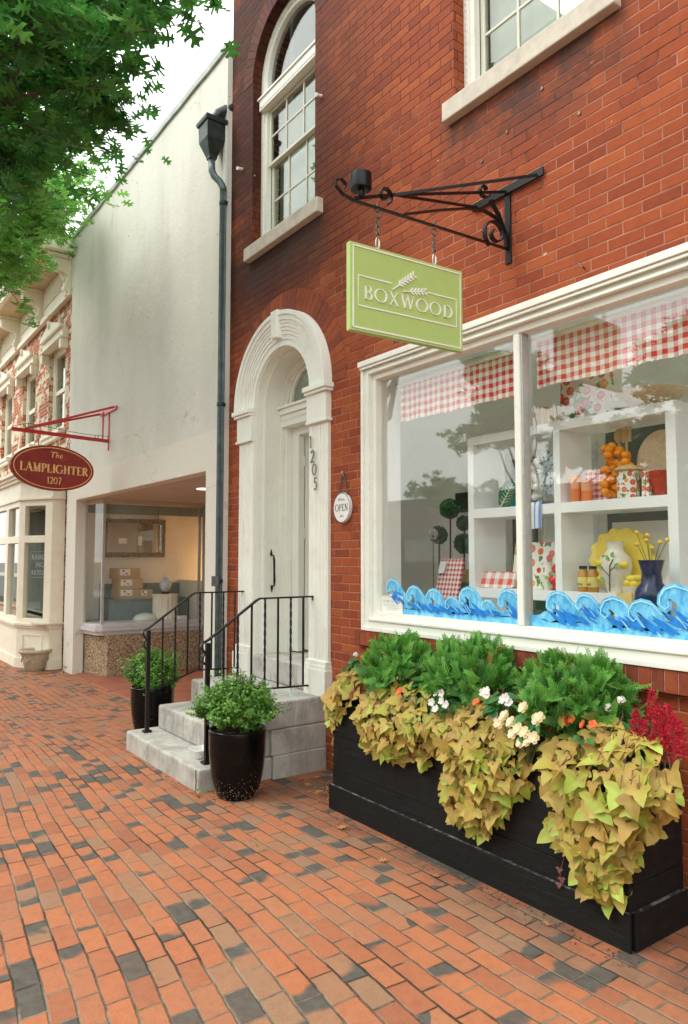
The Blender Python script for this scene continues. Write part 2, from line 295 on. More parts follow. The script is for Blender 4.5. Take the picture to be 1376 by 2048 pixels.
# stucco with faint streaks, cracks and stains
def stucco():
    m, t, b, o = newmat('pale_stucco'); p = pos(t)
    mp = nn(t, 'ShaderNodeMapping'); mp.inputs['Scale'].default_value = (1, 1, .28); t.links.new(p, mp.inputs[0])
    c = ramp(t, noise(t, mp.outputs[0], 1.6, 6, .62), [(.28, (.60, .59, .53)), (.5, (.66, .65, .58)), (.75, (.70, .69, .62))])
    s = nn(t, 'ShaderNodeSeparateXYZ'); t.links.new(p, s.inputs[0])
    low = rng(t, s.outputs[2], 3.02, 2.98); c = mixc(t, low, c, (.72, .69, .60, 1))
    st = noise(t, mp.outputs[0], 5, 8, .75); c = mixc(t, rng(t, st, .62, .80, 0, .22), c, (.30, .29, .24, 1))
    mp2 = nn(t, 'ShaderNodeMapping'); mp2.inputs['Scale'].default_value = (1, 1, .06); t.links.new(p, mp2.inputs[0])
    dr = math_(t, 'MULTIPLY', rng(t, noise(t, mp2.outputs[0], 7, 6, .7), .50, .68), rng(t, s.outputs[2], 4.2, 7.0)); c = mixc(t, math_(t, 'MULTIPLY', dr, .25), c, (.38, .37, .34, 1))
    sp = noise(t, p, 13, 2); c = mixc(t, rng(t, sp, .765, .78), c, (.25, .22, .17, 1))
    # a row of old scars above the shopfront
    sc = math_(t, 'MULTIPLY', rng(t, math_(t, 'ABSOLUTE', math_(t, 'SUBTRACT', s.outputs[2], 3.24)), .14, .02), rng(t, noise(t, p, 4, 8, .8), .56, .66))
    c = mixc(t, math_(t, 'MULTIPLY', sc, .6), c, (.34, .29, .22, 1))
    v = nn(t, 'ShaderNodeTexVoronoi'); v.feature = 'DISTANCE_TO_EDGE'; v.inputs['Scale'].default_value = .33
    wv = nn(t, 'ShaderNodeVectorMath', operation='ADD'); t.links.new(p, wv.inputs[0])
    wn = nn(t, 'ShaderNodeTexNoise'); wn.inputs['Scale'].default_value = 2.5; wn.inputs['Detail'].default_value = 6; t.links.new(p, wn.inputs['Vector']); t.links.new(wn.outputs[1], wv.inputs[1]); t.links.new(wv.outputs[0], v.inputs['Vector'])
    ck = math_(t, 'MULTIPLY', rng(t, v.outputs['Distance'], .006, .001), rng(t, noise(t, p, .8, 2), .5, .6))
    c = mixc(t, math_(t, 'MULTIPLY', ck, .3), c, (.25, .22, .18, 1))
    t.links.new(c, b.inputs['Base Color']); b.inputs['Roughness'].default_value = .9
    h = math_(t, 'ADD', noise(t, p, 30, 6, .7), math_(t, 'MULTIPLY', noise(t, p, 2.2, 3), 3.0)); bump(t, b, h, .4, .012); return m
M['stucco'] = stucco()
def aggregate():
    m, t, b, o = newmat('exposed_aggregate'); v = nn(t, 'ShaderNodeTexVoronoi'); v.inputs['Scale'].default_value = 75; t.links.new(pos(t), v.inputs['Vector'])
    s = nn(t, 'ShaderNodeSeparateColor'); t.links.new(v.outputs['Color'], s.inputs[0])
    c = ramp(t, s.outputs[0], [(0, (.12, .07, .04)), (.4, (.28, .18, .10)), (.7, (.45, .33, .20)), (1, (.62, .52, .38))])
    t.links.new(c, b.inputs['Base Color']); b.inputs['Roughness'].default_value = .85; bump(t, b, v.outputs['Distance'], .8, .006); return m
M['aggregate'] = aggregate()
def wavemat():
    m, t, b, o = newmat('painted_wave_blue'); p = pos(t); g = nn(t, 'ShaderNodeNewGeometry')
    mp = nn(t, 'ShaderNodeMapping'); mp.inputs['Rotation'].default_value = (0, R(-38), 0); mp.inputs['Scale'].default_value = (1, 1, .45); t.links.new(p, mp.inputs[0])
    c = ramp(t, noise(t, mp.outputs[0], 26, 6, .62, .8), [(.28, (.035, .25, .58)), (.42, (.09, .42, .72)), (.56, (.16, .54, .80)), (.75, (.34, .70, .86))])
    t.links.new(c, b.inputs['Base Color']); b.inputs['Roughness'].default_value = .5; return m
M['wave'] = wavemat()
M['wave_dark'] = plain('painted_deep_blue', (.02, .20, .60), .6, var=.3, nscale=25, spec=.2, bmp=0)
M['wave_pale'] = plain('painted_foam', (.42, .76, .87), .5, var=.1, nscale=30)
M['gingham'] = gingham('red_gingham_valance', (.60, .03, .03), .0285)
M['gingham_s'] = gingham('small_red_gingham', (.62, .05, .05), .018)
M['gingham_b'] = gingham('bold_coral_gingham', (.72, .12, .09), .040)
TOM = [(0, (.62, .03, .015)), (.3, (.75, .10, .02)), (.5, (.70, .05, .03)), (.7, (.30, .42, .08)), (.85, (.85, .30, .04))]
M['tomato'] = blobs('tomato_print', (.82, .80, .72), TOM, 13, .38)
M['tomato_s'] = blobs('small_tomato_print', (.82, .80, .72), TOM, 24, .38)
M['bluewhite'] = blobs('blue_and_white_print', (.70, .76, .84), [(0, (.08, .16, .45)), (.5, (.35, .45, .68))], 38, .25)
M['asphalt'] = plain('asphalt', (.055, .055, .055), .9, var=.25, nscale=20, bmp=.5)
M['ground'] = plain('ground', (.16, .14, .11), .95, var=.2, nscale=3)
M['bark'] = plain('oak_bark', (.10, .075, .055), .95, var=.4, nscale=10, bmp=1, bscale=25, bdist=.03, stretch=(1, 1, .25))
M['opp'] = plain('dull_painted_brick', (.13, .115, .10), .85, var=.05)
M['warm'] = plain('warm_lit_interior', (.62, .34, .12), .7, var=.3, nscale=4)

OAK = [(0, (.026, .11, .028)), (.4, (.055, .19, .042)), (.75, (.10, .29, .060)), (1, (.19, .42, .09))]
M['oak'] = leafmat('oak_leaf', OAK, .5, .4, trc=(.10, .42, .06, 1))
M['oak_light'] = leafmat('light_green_oak_leaf', [(0, (.08, .20, .03)), (.5, (.14, .32, .06)), (1, (.26, .46, .12))], .55, .45, trc=(.22, .58, .10, 1))  # lighter green leaf colour of the farther oak
M['box'] = leafmat('boxwood_leaf', [(0, (.045, .16, .022)), (.5, (.10, .30, .040)), (.9, (.24, .46, .08)), (1, (.46, .52, .14))], .3, .35)
M['arb'] = leafmat('arborvitae_spray', [(0, (.025, .12, .020)), (.5, (.08, .33, .04)), (.95, (.20, .52, .09)), (1, (.50, .24, .08))], .35, .5, tipcol=((.34, .66, .16), .65, 1.35, .8))
M['vine'] = leafmat('potato_vine_leaf', [(0, (.36, .25, .055)), (.22, (.52, .38, .085)), (.5, (.50, .42, .075)), (.68, (.40, .44, .06)), (.86, (.36, .46, .06)), (1, (.52, .70, .13))], .30, .55, vein=(.58, .36, .10), tipcol=((.42, .18, .05), .25, .0, .45))
M['green_leaf'] = leafmat('dark_green_leaf', [(0, (.02, .10, .03)), (.6, (.04, .17, .05)), (1, (.09, .26, .07))], .25, .35)
M['stem'] = plain('green_stem', (.14, .17, .05), .7)
M['stem_red'] = plain('purple_stem', (.16, .05, .06), .7)
M['petal_white'] = leafmat('white_petal', [(0, (.75, .72, .66)), (1, (.88, .85, .80))], .3, .6, trc=(.85, .83, .78, 1))
M['petal_cream'] = leafmat('cream_petal', [(0, (.80, .66, .34)), (.6, (.86, .76, .52)), (1, (.86, .78, .60))], .3, .6, trc=(.86, .74, .45, 1))
M['petal_orange'] = leafmat('orange_petal', [(0, (.80, .14, .05)), (1, (.85, .28, .08))], .3, .6, trc=(.85, .25, .05, 1))
M['petal_red'] = leafmat('crimson_plume', [(0, (.38, .004, .03)), (.6, (.58, .008, .045)), (1, (.70, .02, .07))], .3, .6, trc=(.65, .01, .04, 1))
M['dry'] = leafmat('dry_leaf', [(0, (.42, .15, .04)), (1, (.60, .38, .18))], .2, .8, trc=(.5, .3, .1, 1))
M['weed'] = leafmat('weed_leaf', [(0, (.07, .16, .03)), (1, (.18, .30, .06))], .3, .6)

# ------------------------------------------------------------------ building helpers
def wl(o):
    p = Vector((0, 0, 0))
    while o is not None: p += o.location; o = o.parent
    return p
def tag(o, label=None, cat=None, group=None, kind=None):
    if label: o['label'] = label
    if cat: o['category'] = cat
    if group: o['group'] = group
    if kind: o['kind'] = kind
    return o
def thing(name, label, cat, loc=(0, 0, 0), group=None):
    o = bpy.data.objects.new(name, None); o.empty_display_size = .1; COL.objects.link(o); o.location = loc
    return tag(o, label, cat, group)
def sub(base, o):  # location relative to the parent
    return base - wl(o)
def copy_tree(o, parent=None):
    c = o.copy(); COL.objects.link(c)
    if parent is not None: c.parent = parent
    for ch in list(o.children): copy_tree(ch, c)
    return c
class MB:
    def __init__(s): s.v = []; s.f = []; s.at = {}
    def add(s, V, F):
        n = len(s.v); s.v.extend([tuple(float(c) for c in q) for q in V]); s.f.extend([tuple(i + n for i in f) for f in F]); return s
    def box(s, x0, x1, y0, y1, z0, z1):
        return s.add([(x0, y0, z0), (x1, y0, z0), (x1, y1, z0), (x0, y1, z0), (x0, y0, z1), (x1, y0, z1), (x1, y1, z1), (x0, y1, z1)],
                     [(0, 3, 2, 1), (4, 5, 6, 7), (0, 1, 5, 4), (1, 2, 6, 5), (2, 3, 7, 6), (3, 0, 4, 7)])
    def obox(s, c, ax, ay, az):   # oriented box: centre and three half-axis vectors
        c = Vector(c); ax, ay, az = Vector(ax), Vector(ay), Vector(az)
        V = [c + ax * i + ay * j + az * k for k in (-1, 1) for (i, j) in ((-1, -1), (1, -1), (1, 1), (-1, 1))]
        return s.add(V, [(0, 3, 2, 1), (4, 5, 6, 7), (0, 1, 5, 4), (1, 2, 6, 5), (2, 3, 7, 6), (3, 0, 4, 7)])
    def tube(s, path, r, n=8, cap=True):
        P = [Vector(p) for p in path]; N = len(P); rr = r if isinstance(r, (list, tuple)) else [r] * N
        V = []; F = []; prev = None
        for i, p in enumerate(P):
            d = (P[min(i + 1, N - 1)] - P[max(i - 1, 0)]).normalized()
            if prev is None: a = d.orthogonal().normalized()
            else:
                a = prev - d * prev.dot(d); a = a.normalized() if a.length > 1e-6 else d.orthogonal().normalized()
            prev = a; b = d.cross(a)
            for k in range(n):
                t = 2 * math.pi * k / n; V.append(p + (a * math.cos(t) + b * math.sin(t)) * rr[i])
        for i in range(N - 1):
            for k in range(n):
                k2 = (k + 1) % n; F.append((i * n + k, i * n + k2, (i + 1) * n + k2, (i + 1) * n + k))
        if cap: F.append(tuple(range(n - 1, -1, -1))); F.append(tuple((N - 1) * n + k for k in range(n)))
        return s.add(V, F)
    def bar(s, path, w, t, side, twist=0):   # flat bar following a path; side = direction of its width
        P = [Vector(p) for p in path]; N = len(P); V = []; F = []
        for i, p in enumerate(P):
            d = (P[min(i + 1, N - 1)] - P[max(i - 1, 0)]).normalized(); a = Vector(side); a = (a - d * a.dot(d)).normalized(); b = d.cross(a)
            if twist:
                th = twist * i / (N - 1); a, b = a * math.cos(th) + b * math.sin(th), b * math.cos(th) - a * math.sin(th)
            for (i1, j1) in ((-1, -1), (1, -1), (1, 1), (-1, 1)): V.append(p + a * i1 * w / 2 + b * j1 * t / 2)
        for i in range(N - 1):
            for k in range(4):
                k2 = (k + 1) % 4; F.append((i * 4 + k, i * 4 + k2, (i + 1) * 4 + k2, (i + 1) * 4 + k))
        F.append((3, 2, 1, 0)); F.append(tuple((N - 1) * 4 + k for k in range(4)))
        return s.add(V, F)
    def lathe(s, prof, c, n=32, cap=True, squash=1.0, wob=None):
        V = []; F = []; N = len(prof)
        for r, z in prof:
            for k in range(n):
                t = 2 * math.pi * k / n; q = r * (wob(t, z) if wob else 1); V.append((c[0] + q * math.cos(t), c[1] + q * math.sin(t) * squash, c[2] + z))
        for i in range(N - 1):
            for k in range(n):
                k2 = (k + 1) % n; F.append((i * n + k, i * n + k2, (i + 1) * n + k2, (i + 1) * n + k))
        if cap: F.append(tuple(range(n - 1, -1, -1))); F.append(tuple((N - 1) * n + k for k in range(n)))
        return s.add(V, F)
    def ball(s, c, r, n=14, sq=(1, 1, 1), bumpf=None):
        V = []; F = []; m = n // 2 + 1
        for i in range(m + 1):
            ph = math.pi * i / m
            for k in range(n):
                t = 2 * math.pi * k / n; d = (math.sin(ph) * math.cos(t), math.sin(ph) * math.sin(t), math.cos(ph)); q = r * (bumpf(d) if bumpf else 1)
                V.append((c[0] + d[0] * q * sq[0], c[1] + d[1] * q * sq[1], c[2] + d[2] * q * sq[2]))
        for i in range(m):
            for k in range(n): k2 = (k + 1) % n; F.append((i * n + k, (i + 1) * n + k, (i + 1) * n + k2, i * n + k2))
        return s.add(V, F)
    def plate(s, outer, holes, t0, t1, mp):   # flat shape with holes, from depth t0 to t1; mp(a,b,c)->xyz
        loops = [outer] + list(holes); tri = tessellate_polygon([[Vector((a, b, 0)) for a, b in l] for l in loops])
        pts = [p for l in loops for p in l]; n = len(pts)
        V = [mp(a, b, t0) for a, b in pts] + [mp(a, b, t1) for a, b in pts]; F = []
        for q in tri: F.append(tuple(q)); F.append(tuple(i + n for i in reversed(q)))
        k = 0
        for l in loops:
            L = len(l)
            for i in range(L): j = (i + 1) % L; F.append((k + i, k + j, k + j + n, k + i + n))
            k += L
        return s.add(V, F)
    def sweep(s, prof, path, closed=False):   # profile [(out,up)] swept along points [(x,y,z, nx,ny)] with horizontal normal
        V = []; F = []; n = len(prof)
        for (x, y, z, nx, ny) in path:
            for o, u in prof: V.append((x + nx * o, y + ny * o, z + u))
        for i in range(len(path) - 1):
            for k in range(n):
                k2 = (k + 1) % n; F.append((i * n + k, i * n + k2, (i + 1) * n + k2, (i + 1) * n + k))
        F.append(tuple(range(n))); F.append(tuple((len(path) - 1) * n + k for k in reversed(range(n))))
        return s.add(V, F)
    def many(s, tv, tf, mats):   # stamp a template at many 3x4 frames
        tv = np.asarray(tv, float); A = np.asarray(mats, float)
        W = np.einsum('nij,kj->nki', A[:, :, :3], tv) + A[:, None, :, 3]
        n0 = len(s.v); k = len(tv); s.v.extend(map(tuple, W.reshape(-1, 3).tolist()))
        for i in range(len(A)):
            o = n0 + i * k; s.f.extend([tuple(q + o for q in f) for f in tf])
        nr_ = np.random.RandomState(len(A)).rand(len(A)); s.at = dict(rnd=(n0, np.repeat(nr_, k)), tip=(n0, np.tile(tv[:, 1], len(A))))
        return s
    def build(s, name, mat, parent=None, smooth=False, bevel=0, fix=True, label=None):
        me = bpy.data.meshes.new(name); off = wl(parent) if parent else Vector((0, 0, 0))
        V = [(a - off.x, b - off.y, c - off.z) for a, b, c in s.v]
        me.from_pydata(V, [], s.f); me.update()
        if fix:
            import bmesh
            bm = bmesh.new(); bm.from_mesh(me); bmesh.ops.recalc_face_normals(bm, faces=bm.faces); bm.to_mesh(me); bm.free()
        for an_, (n0, vals) in s.at.items():
            if fix: break
            a_ = me.attributes.new(an_, 'FLOAT', 'POINT'); z_ = np.zeros(len(me.vertices), np.float32); z_[n0:n0 + len(vals)] = vals; a_.data.foreach_set('value', z_)
        o = bpy.data.objects.new(name, me); COL.objects.link(o); o.parent = parent
        me.materials.append(mat if not isinstance(mat, str) else M[mat])
        if smooth:
            for p in me.polygons: p.use_smooth = True
        if smooth == 'auto': me.set_sharp_from_angle(angle=R(40))
        if bevel:
            b = o.modifiers.new('bevel', 'BEVEL'); b.width = bevel; b.segments = 2; b.limit_method = 'ANGLE'; b.angle_limit = R(50)
        if label: o['label'] = label
        return o
def boxo(name, mat, parent, *a, bevel=0, **k): return MB().box(*a).build(name, mat, parent, bevel=bevel, **k)
def XZ(a, b, c): return (a, c, b)
def arcpts(cx, cy, rx, ry, a0, a1, n): return [(cx + rx * math.cos(R(a0 + (a1 - a0) * i / n)), cy + ry * math.sin(R(a0 + (a1 - a0) * i / n))) for i in range(n + 1)]
def archloop(x0, x1, z0, zs, n=28):
    c = (x0 + x1) / 2; r = (x1 - x0) / 2
    return [(x0, z0), (x1, z0)] + arcpts(c, zs, r, r, 0, 180, n)
def rect(x0, x1, z0, z1): return [(x0, z0), (x1, z0), (x1, z1), (x0, z1)]
def frames(P, N, T, Sx):
    """stack of 3x4 frames: columns = side, tip, normal"""
    P, N, T = np.asarray(P), np.asarray(N), np.asarray(T); N = N / np.linalg.norm(N, axis=1, keepdims=True)
    T = T - N * (T * N).sum(1, keepdims=True); T = T / (np.linalg.norm(T, axis=1, keepdims=True) + 1e-9); B = np.cross(T, N)
    s = np.asarray(Sx).reshape(-1, 1); return np.stack([B * s, T * s, N * s, P], axis=2)

# lettering: each capital is a set of pen strokes with thick and thin widths
def pen(pts, w):
    P = [Vector(p) for p in pts]; N = len(P); ww = w if isinstance(w, list) else [w] * N; L = []; Rr = []
    for i, p in enumerate(P):
        d = (P[min(i + 1, N - 1)] - P[max(i - 1, 0)]).normalized(); n = Vector((-d.y, d.x)); L.append(p + n * ww[i] / 2); Rr.append(p - n * ww[i] / 2)
    return L, Rr
def glyph(ch, T, t, serif=True):
    o = []; h = T * .5
    def ser(x, y, k=.11):
        if serif: o.append(([(x - k, y + (t / 2 if y < .5 else -t / 2)), (x + k, y + (t / 2 if y < .5 else -t / 2))], t))
    def stem(x, a=0, b=1, w=T, k=.12): o.append(([(x, a), (x, b)], w)); ser(x, a, k); ser(x, b, k)
    def bowl(cx, cy, rx, ry, a0, a1, n=22):
        p = arcpts(cx, cy, rx, ry, a0, a1, n); w = [t + (T - t) * abs(math.cos(R(a0 + (a1 - a0) * i / n))) ** 1.3 for i in range(n + 1)]; o.append((p, w))
    if ch == 'A': o += [([(.06, 0), (.38, 1)], t), ([(.36, 1), (.70, 0)], T), ([(.17, .34), (.57, .34)], t)]; ser(.06, 0); ser(.70, 0, .13); W = .78
    elif ch == 'B': stem(.16, k=.08); o += [([(.16, 1 - t / 2), (.36, 1 - t / 2)], t), ([(.16, .53), (.38, .53)], t), ([(.16, t / 2), (.38, t / 2)], t)]; bowl(.34, .765, .17, .235 - t / 2, 90, -90); bowl(.36, .265, .22, .265 - t / 2, 90, -90); W = .64
    elif ch == 'O' or ch == '0':
        rx = .42 if ch == 'O' else .24; bowl(rx + .02, .5, rx, .5 - t / 2, 0, 360, 40); W = 2 * rx + .06
    elif ch == 'X': o += [([(.08, 1), (.62, 0)], T), ([(.60, 1), (.08, 0)], t)]; ser(.08, 1); ser(.62, 0); ser(.6, 1); ser(.08, 0); W = .72
    elif ch == 'W': o += [([(.06, 1), (.30, 0)], T), ([(.30, 0), (.52, 1)], t), ([(.50, 1), (.74, 0)], T), ([(.74, 0), (.96, 1)], t)]; ser(.06, 1); ser(.51, 1, .08); ser(.96, 1); W = 1.04
    elif ch == 'D': stem(.16, k=.08); o += [([(.16, 1 - t / 2), (.34, 1 - t / 2)], t), ([(.16, t / 2), (.34, t / 2)], t)]; bowl(.32, .5, .40, .5 - t / 2, 90, -90, 26); W = .80
    elif ch == 'L': stem(.18); o += [([(.18, t / 2), (.58, t / 2)], t), ([(.57, 0), (.60, .24)], t)]; W = .64
    elif ch == 'M': o += [([(.14, 0), (.14, 1)], t), ([(.14, 1), (.44, .02)], T), ([(.44, .02), (.74, 1)], t), ([(.76, 0), (.76, 1)], T)]; ser(.14, 0); ser(.76, 0, .13); ser(.10, 1, .08); ser(.80, 1, .09); W = .92
    elif ch == 'P': stem(.16); o += [([(.16, 1 - t / 2), (.34, 1 - t / 2)], t), ([(.16, .47), (.34, .47)], t)]; bowl(.33, .735, .22, .265 - t / 2, 90, -90); W = .60
    elif ch == 'I': stem(.17); W = .34
    elif ch == 'G': bowl(.44, .5, .40, .5 - t / 2, 45, 330, 34); stem(.74, 0.05, .42); W = .88
    elif ch == 'H': stem(.17); stem(.66); o += [([(.17, .52), (.66, .52)], t)]; W = .84
    elif ch == 'T': stem(.36); o += [([(.04, 1 - t / 2), (.68, 1 - t / 2)], t), ([(.05, 1), (.03, .78)], t), ([(.67, 1), (.69, .78)], t)]; W = .72
    elif ch == 'E': stem(.17); o += [([(.17, 1 - t / 2), (.56, 1 - t / 2)], t), ([(.17, .52), (.46, .52)], t), ([(.17, t / 2), (.58, t / 2)], t), ([(.56, 1), (.57, .8)], t), ([(.57, 0), (.60, .24)], t)]; W = .64
    elif ch == 'R': stem(.16); o += [([(.16, 1 - t / 2), (.34, 1 - t / 2)], t), ([(.16, .49), (.34, .49)], t), ([(.34, .49), (.66, 0)], T)]; bowl(.33, .745, .21, .255 - t / 2, 90, -90); ser(.68, 0, .08); W = .72
    elif ch == 'N': o += [([(.14, 0), (.14, 1)], t), ([(.12, 1), (.66, .0)], T), ([(.66, 0), (.66, 1)], t)]; ser(.14, 0); ser(.10, 1, .08); ser(.66, 1); W = .80
    elif ch == 'S': bowl(.30, .74, .22, .26 - t / 2, 30, 260, 18); bowl(.30, .26, .24, .26 - t / 2, 90, -150, 18); W = .58
    elif ch == 'U': stem(.14, .3, 1); stem(.62, .3, 1, t); bowl(.38, .3, .24, .3 - t / 2, 180, 360, 18); W = .76
    elif ch == '1': o += [([(.22, 0), (.22, 1)], T), ([(.22, 1), (.08, .82)], t)]; ser(.22, 0); W = .36
    elif ch == '2': o += [(arcpts(.26, .72, .19, .25, 165, -35, 18) + [(.05, .04)], t * 1.6), ([(.04, T / 2), (.47, T / 2)], T)]; W = .52
    elif ch == '5': o += [([(.12, 1 - t / 2), (.42, 1 - t / 2)], T * .9), ([(.12, 1), (.09, .56)], t), (arcpts(.22, .33, .20, .30, 115, -140, 22), T * .8)]; W = .50
    elif ch == '7': o += [([(.04, 1 - t / 2), (.46, 1 - t / 2)], T * .9), ([(.45, 1), (.16, 0)], T)]; W = .50
    else: W = .35
    return o, W
def lettering(mb, text, x0, x1, z0, z1, mp, T=.14, t=.06, d=(0, .004), gap=.12, serif=True):
    G = [glyph(c, T, t, serif) for c in text]; tot = sum(w for _, w in G) + gap * (len(G) - 1); sx = (x1 - x0) / tot; sy = z1 - z0; x = 0
    for g, w in G:
        for pts, wd in g:
            L, Rr = pen(pts, wd); n = len(L); V = []
            for dd in d:
                for k in range(n): V.append(mp(x0 + (x + L[k].x) * sx, z0 + L[k].y * sy, dd)); V.append(mp(x0 + (x + Rr[k].x) * sx, z0 + Rr[k].y * sy, dd))
            F = []; q = 2 * n
            for k in range(n - 1):
                a = 2 * k; F += [(a, a + 1, a + 3, a + 2), (q + a, q + a + 2, q + a + 3, q + a + 1), (a, a + 2, q + a + 2, q + a), (a + 1, q + a + 1, q + a + 3, a + 3)]
            F += [(0, q, q + 1, 1), (q - 2, q - 1, 2 * q - 1, 2 * q - 2)]
            mb.add(V, F)
        x += w + gap
def linework(mb, pts, w, mp, d=(0, .003), closed=False):
    pts = list(pts) + ([pts[0]] if closed else []); L, Rr = pen(pts, w); n = len(L); V = []; F = []
    for dd in d:
        for k in range(n): V.append(mp(L[k].x, L[k].y, dd)); V.append(mp(Rr[k].x, Rr[k].y, dd))
    q = 2 * n
    for k in range(n - 1):
        a = 2 * k; F += [(a, a + 1, a + 3, a + 2), (q + a, q + a + 2, q + a + 3, q + a + 1), (a, a + 2, q + a + 2, q + a), (a + 1, q + a + 1, q + a + 3, a + 3)]
    F += [(0, q, q + 1, 1), (q - 2, q - 1, 2 * q - 1, 2 * q - 2)]; mb.add(V, F)
def seg(mb, a, b, w, mp, d=(0, .003)): linework(mb, [a, b], w, mp, d)
# ================================================================== SETTING
def gz(x):   # the pavement falls gently away past the doorway
    t = min(1, max(0, (-6.4 - x) / 3.2)); return -.14 * t * t * (3 - 2 * t)
def sheet(name, mat, x0, x1, y0, y1, nx, ny, zf, label=None, kind='structure'):
    V = []; F = []
    for j in range(ny + 1):
        for i in range(nx + 1):
            x = x0 + (x1 - x0) * i / nx; y = y0 + (y1 - y0) * j / ny; V.append((x, y, zf(x, y)))
    for j in range(ny):
        for i in range(nx): a = j * (nx + 1) + i; F.append((a, a + 1, a + nx + 2, a + nx + 1))
    o = MB().add(V, F).build(name, mat, smooth=True, fix=False); tag(o, label, kind=kind); return o
def und(x, y): return gz(x) + .006 * math.sin(x * 2.1 + y * 1.3) * math.sin(y * 2.7 - x) * min(1, max(0, (-1.2 - y) * 2))
sheet('sidewalk', 'pave', -34, 8, -5.2, .02, 168, 36, und)
MB().box(-34, 8, -5.35, -5.2, -.5, -.02).build('kerb', 'step', bevel=.01)['kind'] = 'structure'
sheet('street', 'asphalt', -120, 120, -14, -5.34, 10, 2, lambda x, y: -.20)
sheet('far_sidewalk', 'step', -120, 120, -18.4, -14, 10, 2, lambda x, y: -.06)
sheet('ground', 'ground', -600, 600, -600, 600, 4, 4, lambda x, y: -.62)
o = MB().box(-11.75, -6.98, .0, 2.6, -.5, -.115).build('entry_floor', 'floor_red', bevel=.004); o['kind'] = 'structure'

# ================================================================== RED BRICK BUILDING
red = thing('brick_building', 'red pressed brick building with an arched white doorway and a wide shop window', 'building', (-3, 0, 0))
OP_DOOR = archloop(-6.03, -5.07, .5, 3.09)
OP_SHOP = rect(-4.26, 1.62, 1.16, 3.10)
OP_ARCH = archloop(-6.15, -5.03, 4.68, 6.40)
OP_UP = archloop(-3.345, -2.225, 4.68, 6.40)
wm = MB().plate(rect(-6.6, 3.4, -.5, 9.6), [OP_DOOR, OP_SHOP, OP_ARCH, OP_UP], 0, .115, XZ)
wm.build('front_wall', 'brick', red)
MB().box(-6.6, -6.5, .115, 6, -.5, 9.6).box(3.3, 3.4, .115, 6, -.5, 9.6).box(-6.6, 3.4, 6, 6.1, -.5, 9.6).build('side_and_rear_wall', 'brick_far', red)
MB().box(-6.49, -6.47, .62, 5.9, 3.8, 9.5).box(3.2, 3.22, .62, 5.9, 3.8, 9.5).box(-6.47, 3.2, 2.3, 2.35, 3.76, 9.5).box(-6.47, 3.2, .66, .70, 3.76, 9.5).build('added_light_shaft', 'paper', red)  # unseen white shaft, added to carry sky light down to the shop display

def voussoir_mat():
    m, t, b, o = newmat('voussoir_brick'); g = nn(t, 'ShaderNodeNewGeometry')
    c = ramp(t, g.outputs['Random Per Island'], [(0, (.20, .041, .016)), (.6, (.285, .060, .020)), (1, (.35, .080, .025))])
    n = noise(t, g.outputs['Position'], 20, 6, .65); c = mixc(t, rng(t, n, .35, .8, 0, .5), c, (.3, .12, .08, 1), 'MULTIPLY')
    sz = nn(t, 'ShaderNodeSeparateXYZ'); t.links.new(g.outputs['Position'], sz.inputs[0])
    c = mixc(t, rng(t, sz.outputs[2], 4.5, 5.6), c, mixc(t, .9, c, (.24, .25, .25, 1), 'MULTIPLY'))
    t.links.new(c, b.inputs['Base Color']); b.inputs['Roughness'].default_value = .85; bump(t, b, noise(t, g.outputs['Position'], 200, 4), .35, .003); return m
M['voussoir'] = voussoir_mat()
def ring(cx, cz, r0, r1, n, name, mat='voussoir', y0=-.003, a0=0, a1=180, gap=.0035, rows=1):
    mb = MB(); dr = (r1 - r0) / rows
    for q in range(rows):
        ra, rb = r0 + q * dr + gap / 2, r0 + (q + 1) * dr - gap / 2
        for i in range(n):
            s0 = a0 + (a1 - a0) * i / n; s1 = a0 + (a1 - a0) * (i + 1) / n; ga = math.degrees(gap / 2 / r0)
            P = [(cx + r * math.cos(R(s)), cz + r * math.sin(R(s))) for r, s in ((ra, s0 + ga), (rb, s0 + ga), (rb, s1 - ga), (ra, s1 - ga))]
            yy = y0 - random.uniform(0, .0015); mb.add([(p[0], yy, p[1]) for p in P] + [(p[0], .02, p[1]) for p in P], [(0, 1, 2, 3), (0, 4, 5, 1), (1, 5, 6, 2), (2, 6, 7, 3), (3, 7, 4, 0)])
    return mb.build(name, mat, red)
random.seed(3)
ring(-5.55, 3.09, .785, .985, 38, 'brick_arch')
ring(-5.59, 6.40, .562, .76, 30, 'brick_arch'); ring(-2.785, 6.40, .562, .76, 30, 'brick_arch')
# brick sill of upright bricks under the shop window
mb = MB(); x = -4.40
while x < 1.75:
    wv = .0635; mb.box(x, x + wv, -.052 - random.uniform(0, .002), .0, 1.022, 1.132); x += .0685
mb.build('brick_sill', 'voussoir', red, bevel=.003)
MB().box(-4.398, 1.74, -.047, .02, 1.026, 1.128).build('sill_mortar', 'mortar', red)

# ---- shop window
WY = -.045
sw = MB()
def moulding(mb, x0, x1, z0, z1, steps, holes_from=None):
    for (o0, o1, ya, yb) in steps:   # each step a rectangular ring from inset o0 to o1, face at ya, back at yb
        mb.plate(rect(x0 + o0, x1 - o0, z0 + o0, z1 - o0), [rect(x0 + o1, x1 - o1, z0 + o1, z1 - o1)], ya, yb, XZ)
SX0, SX1, SZ0, SZ1 = -4.305, 1.69, 1.135, 3.125
moulding(sw, SX0, SX1, SZ0, SZ1, [(0, .028, -.062, .01), (.028, .075, -.048, .01), (.075, .092, -.060, .01), (.092, .135, -.022, .05)])
frame = sw.build('window_frame', 'white_wood', red, bevel=.003)
MB().box(SX0 - .01, SX1 + .01, -.085, -.0625, SZ1 - .030, SZ1 + .012).box(SX0 + .0, SX1, -.075, -.0625, SZ1 - .052, SZ1 - .034).build('drip_cap', 'white_wood', frame, bevel=.004)
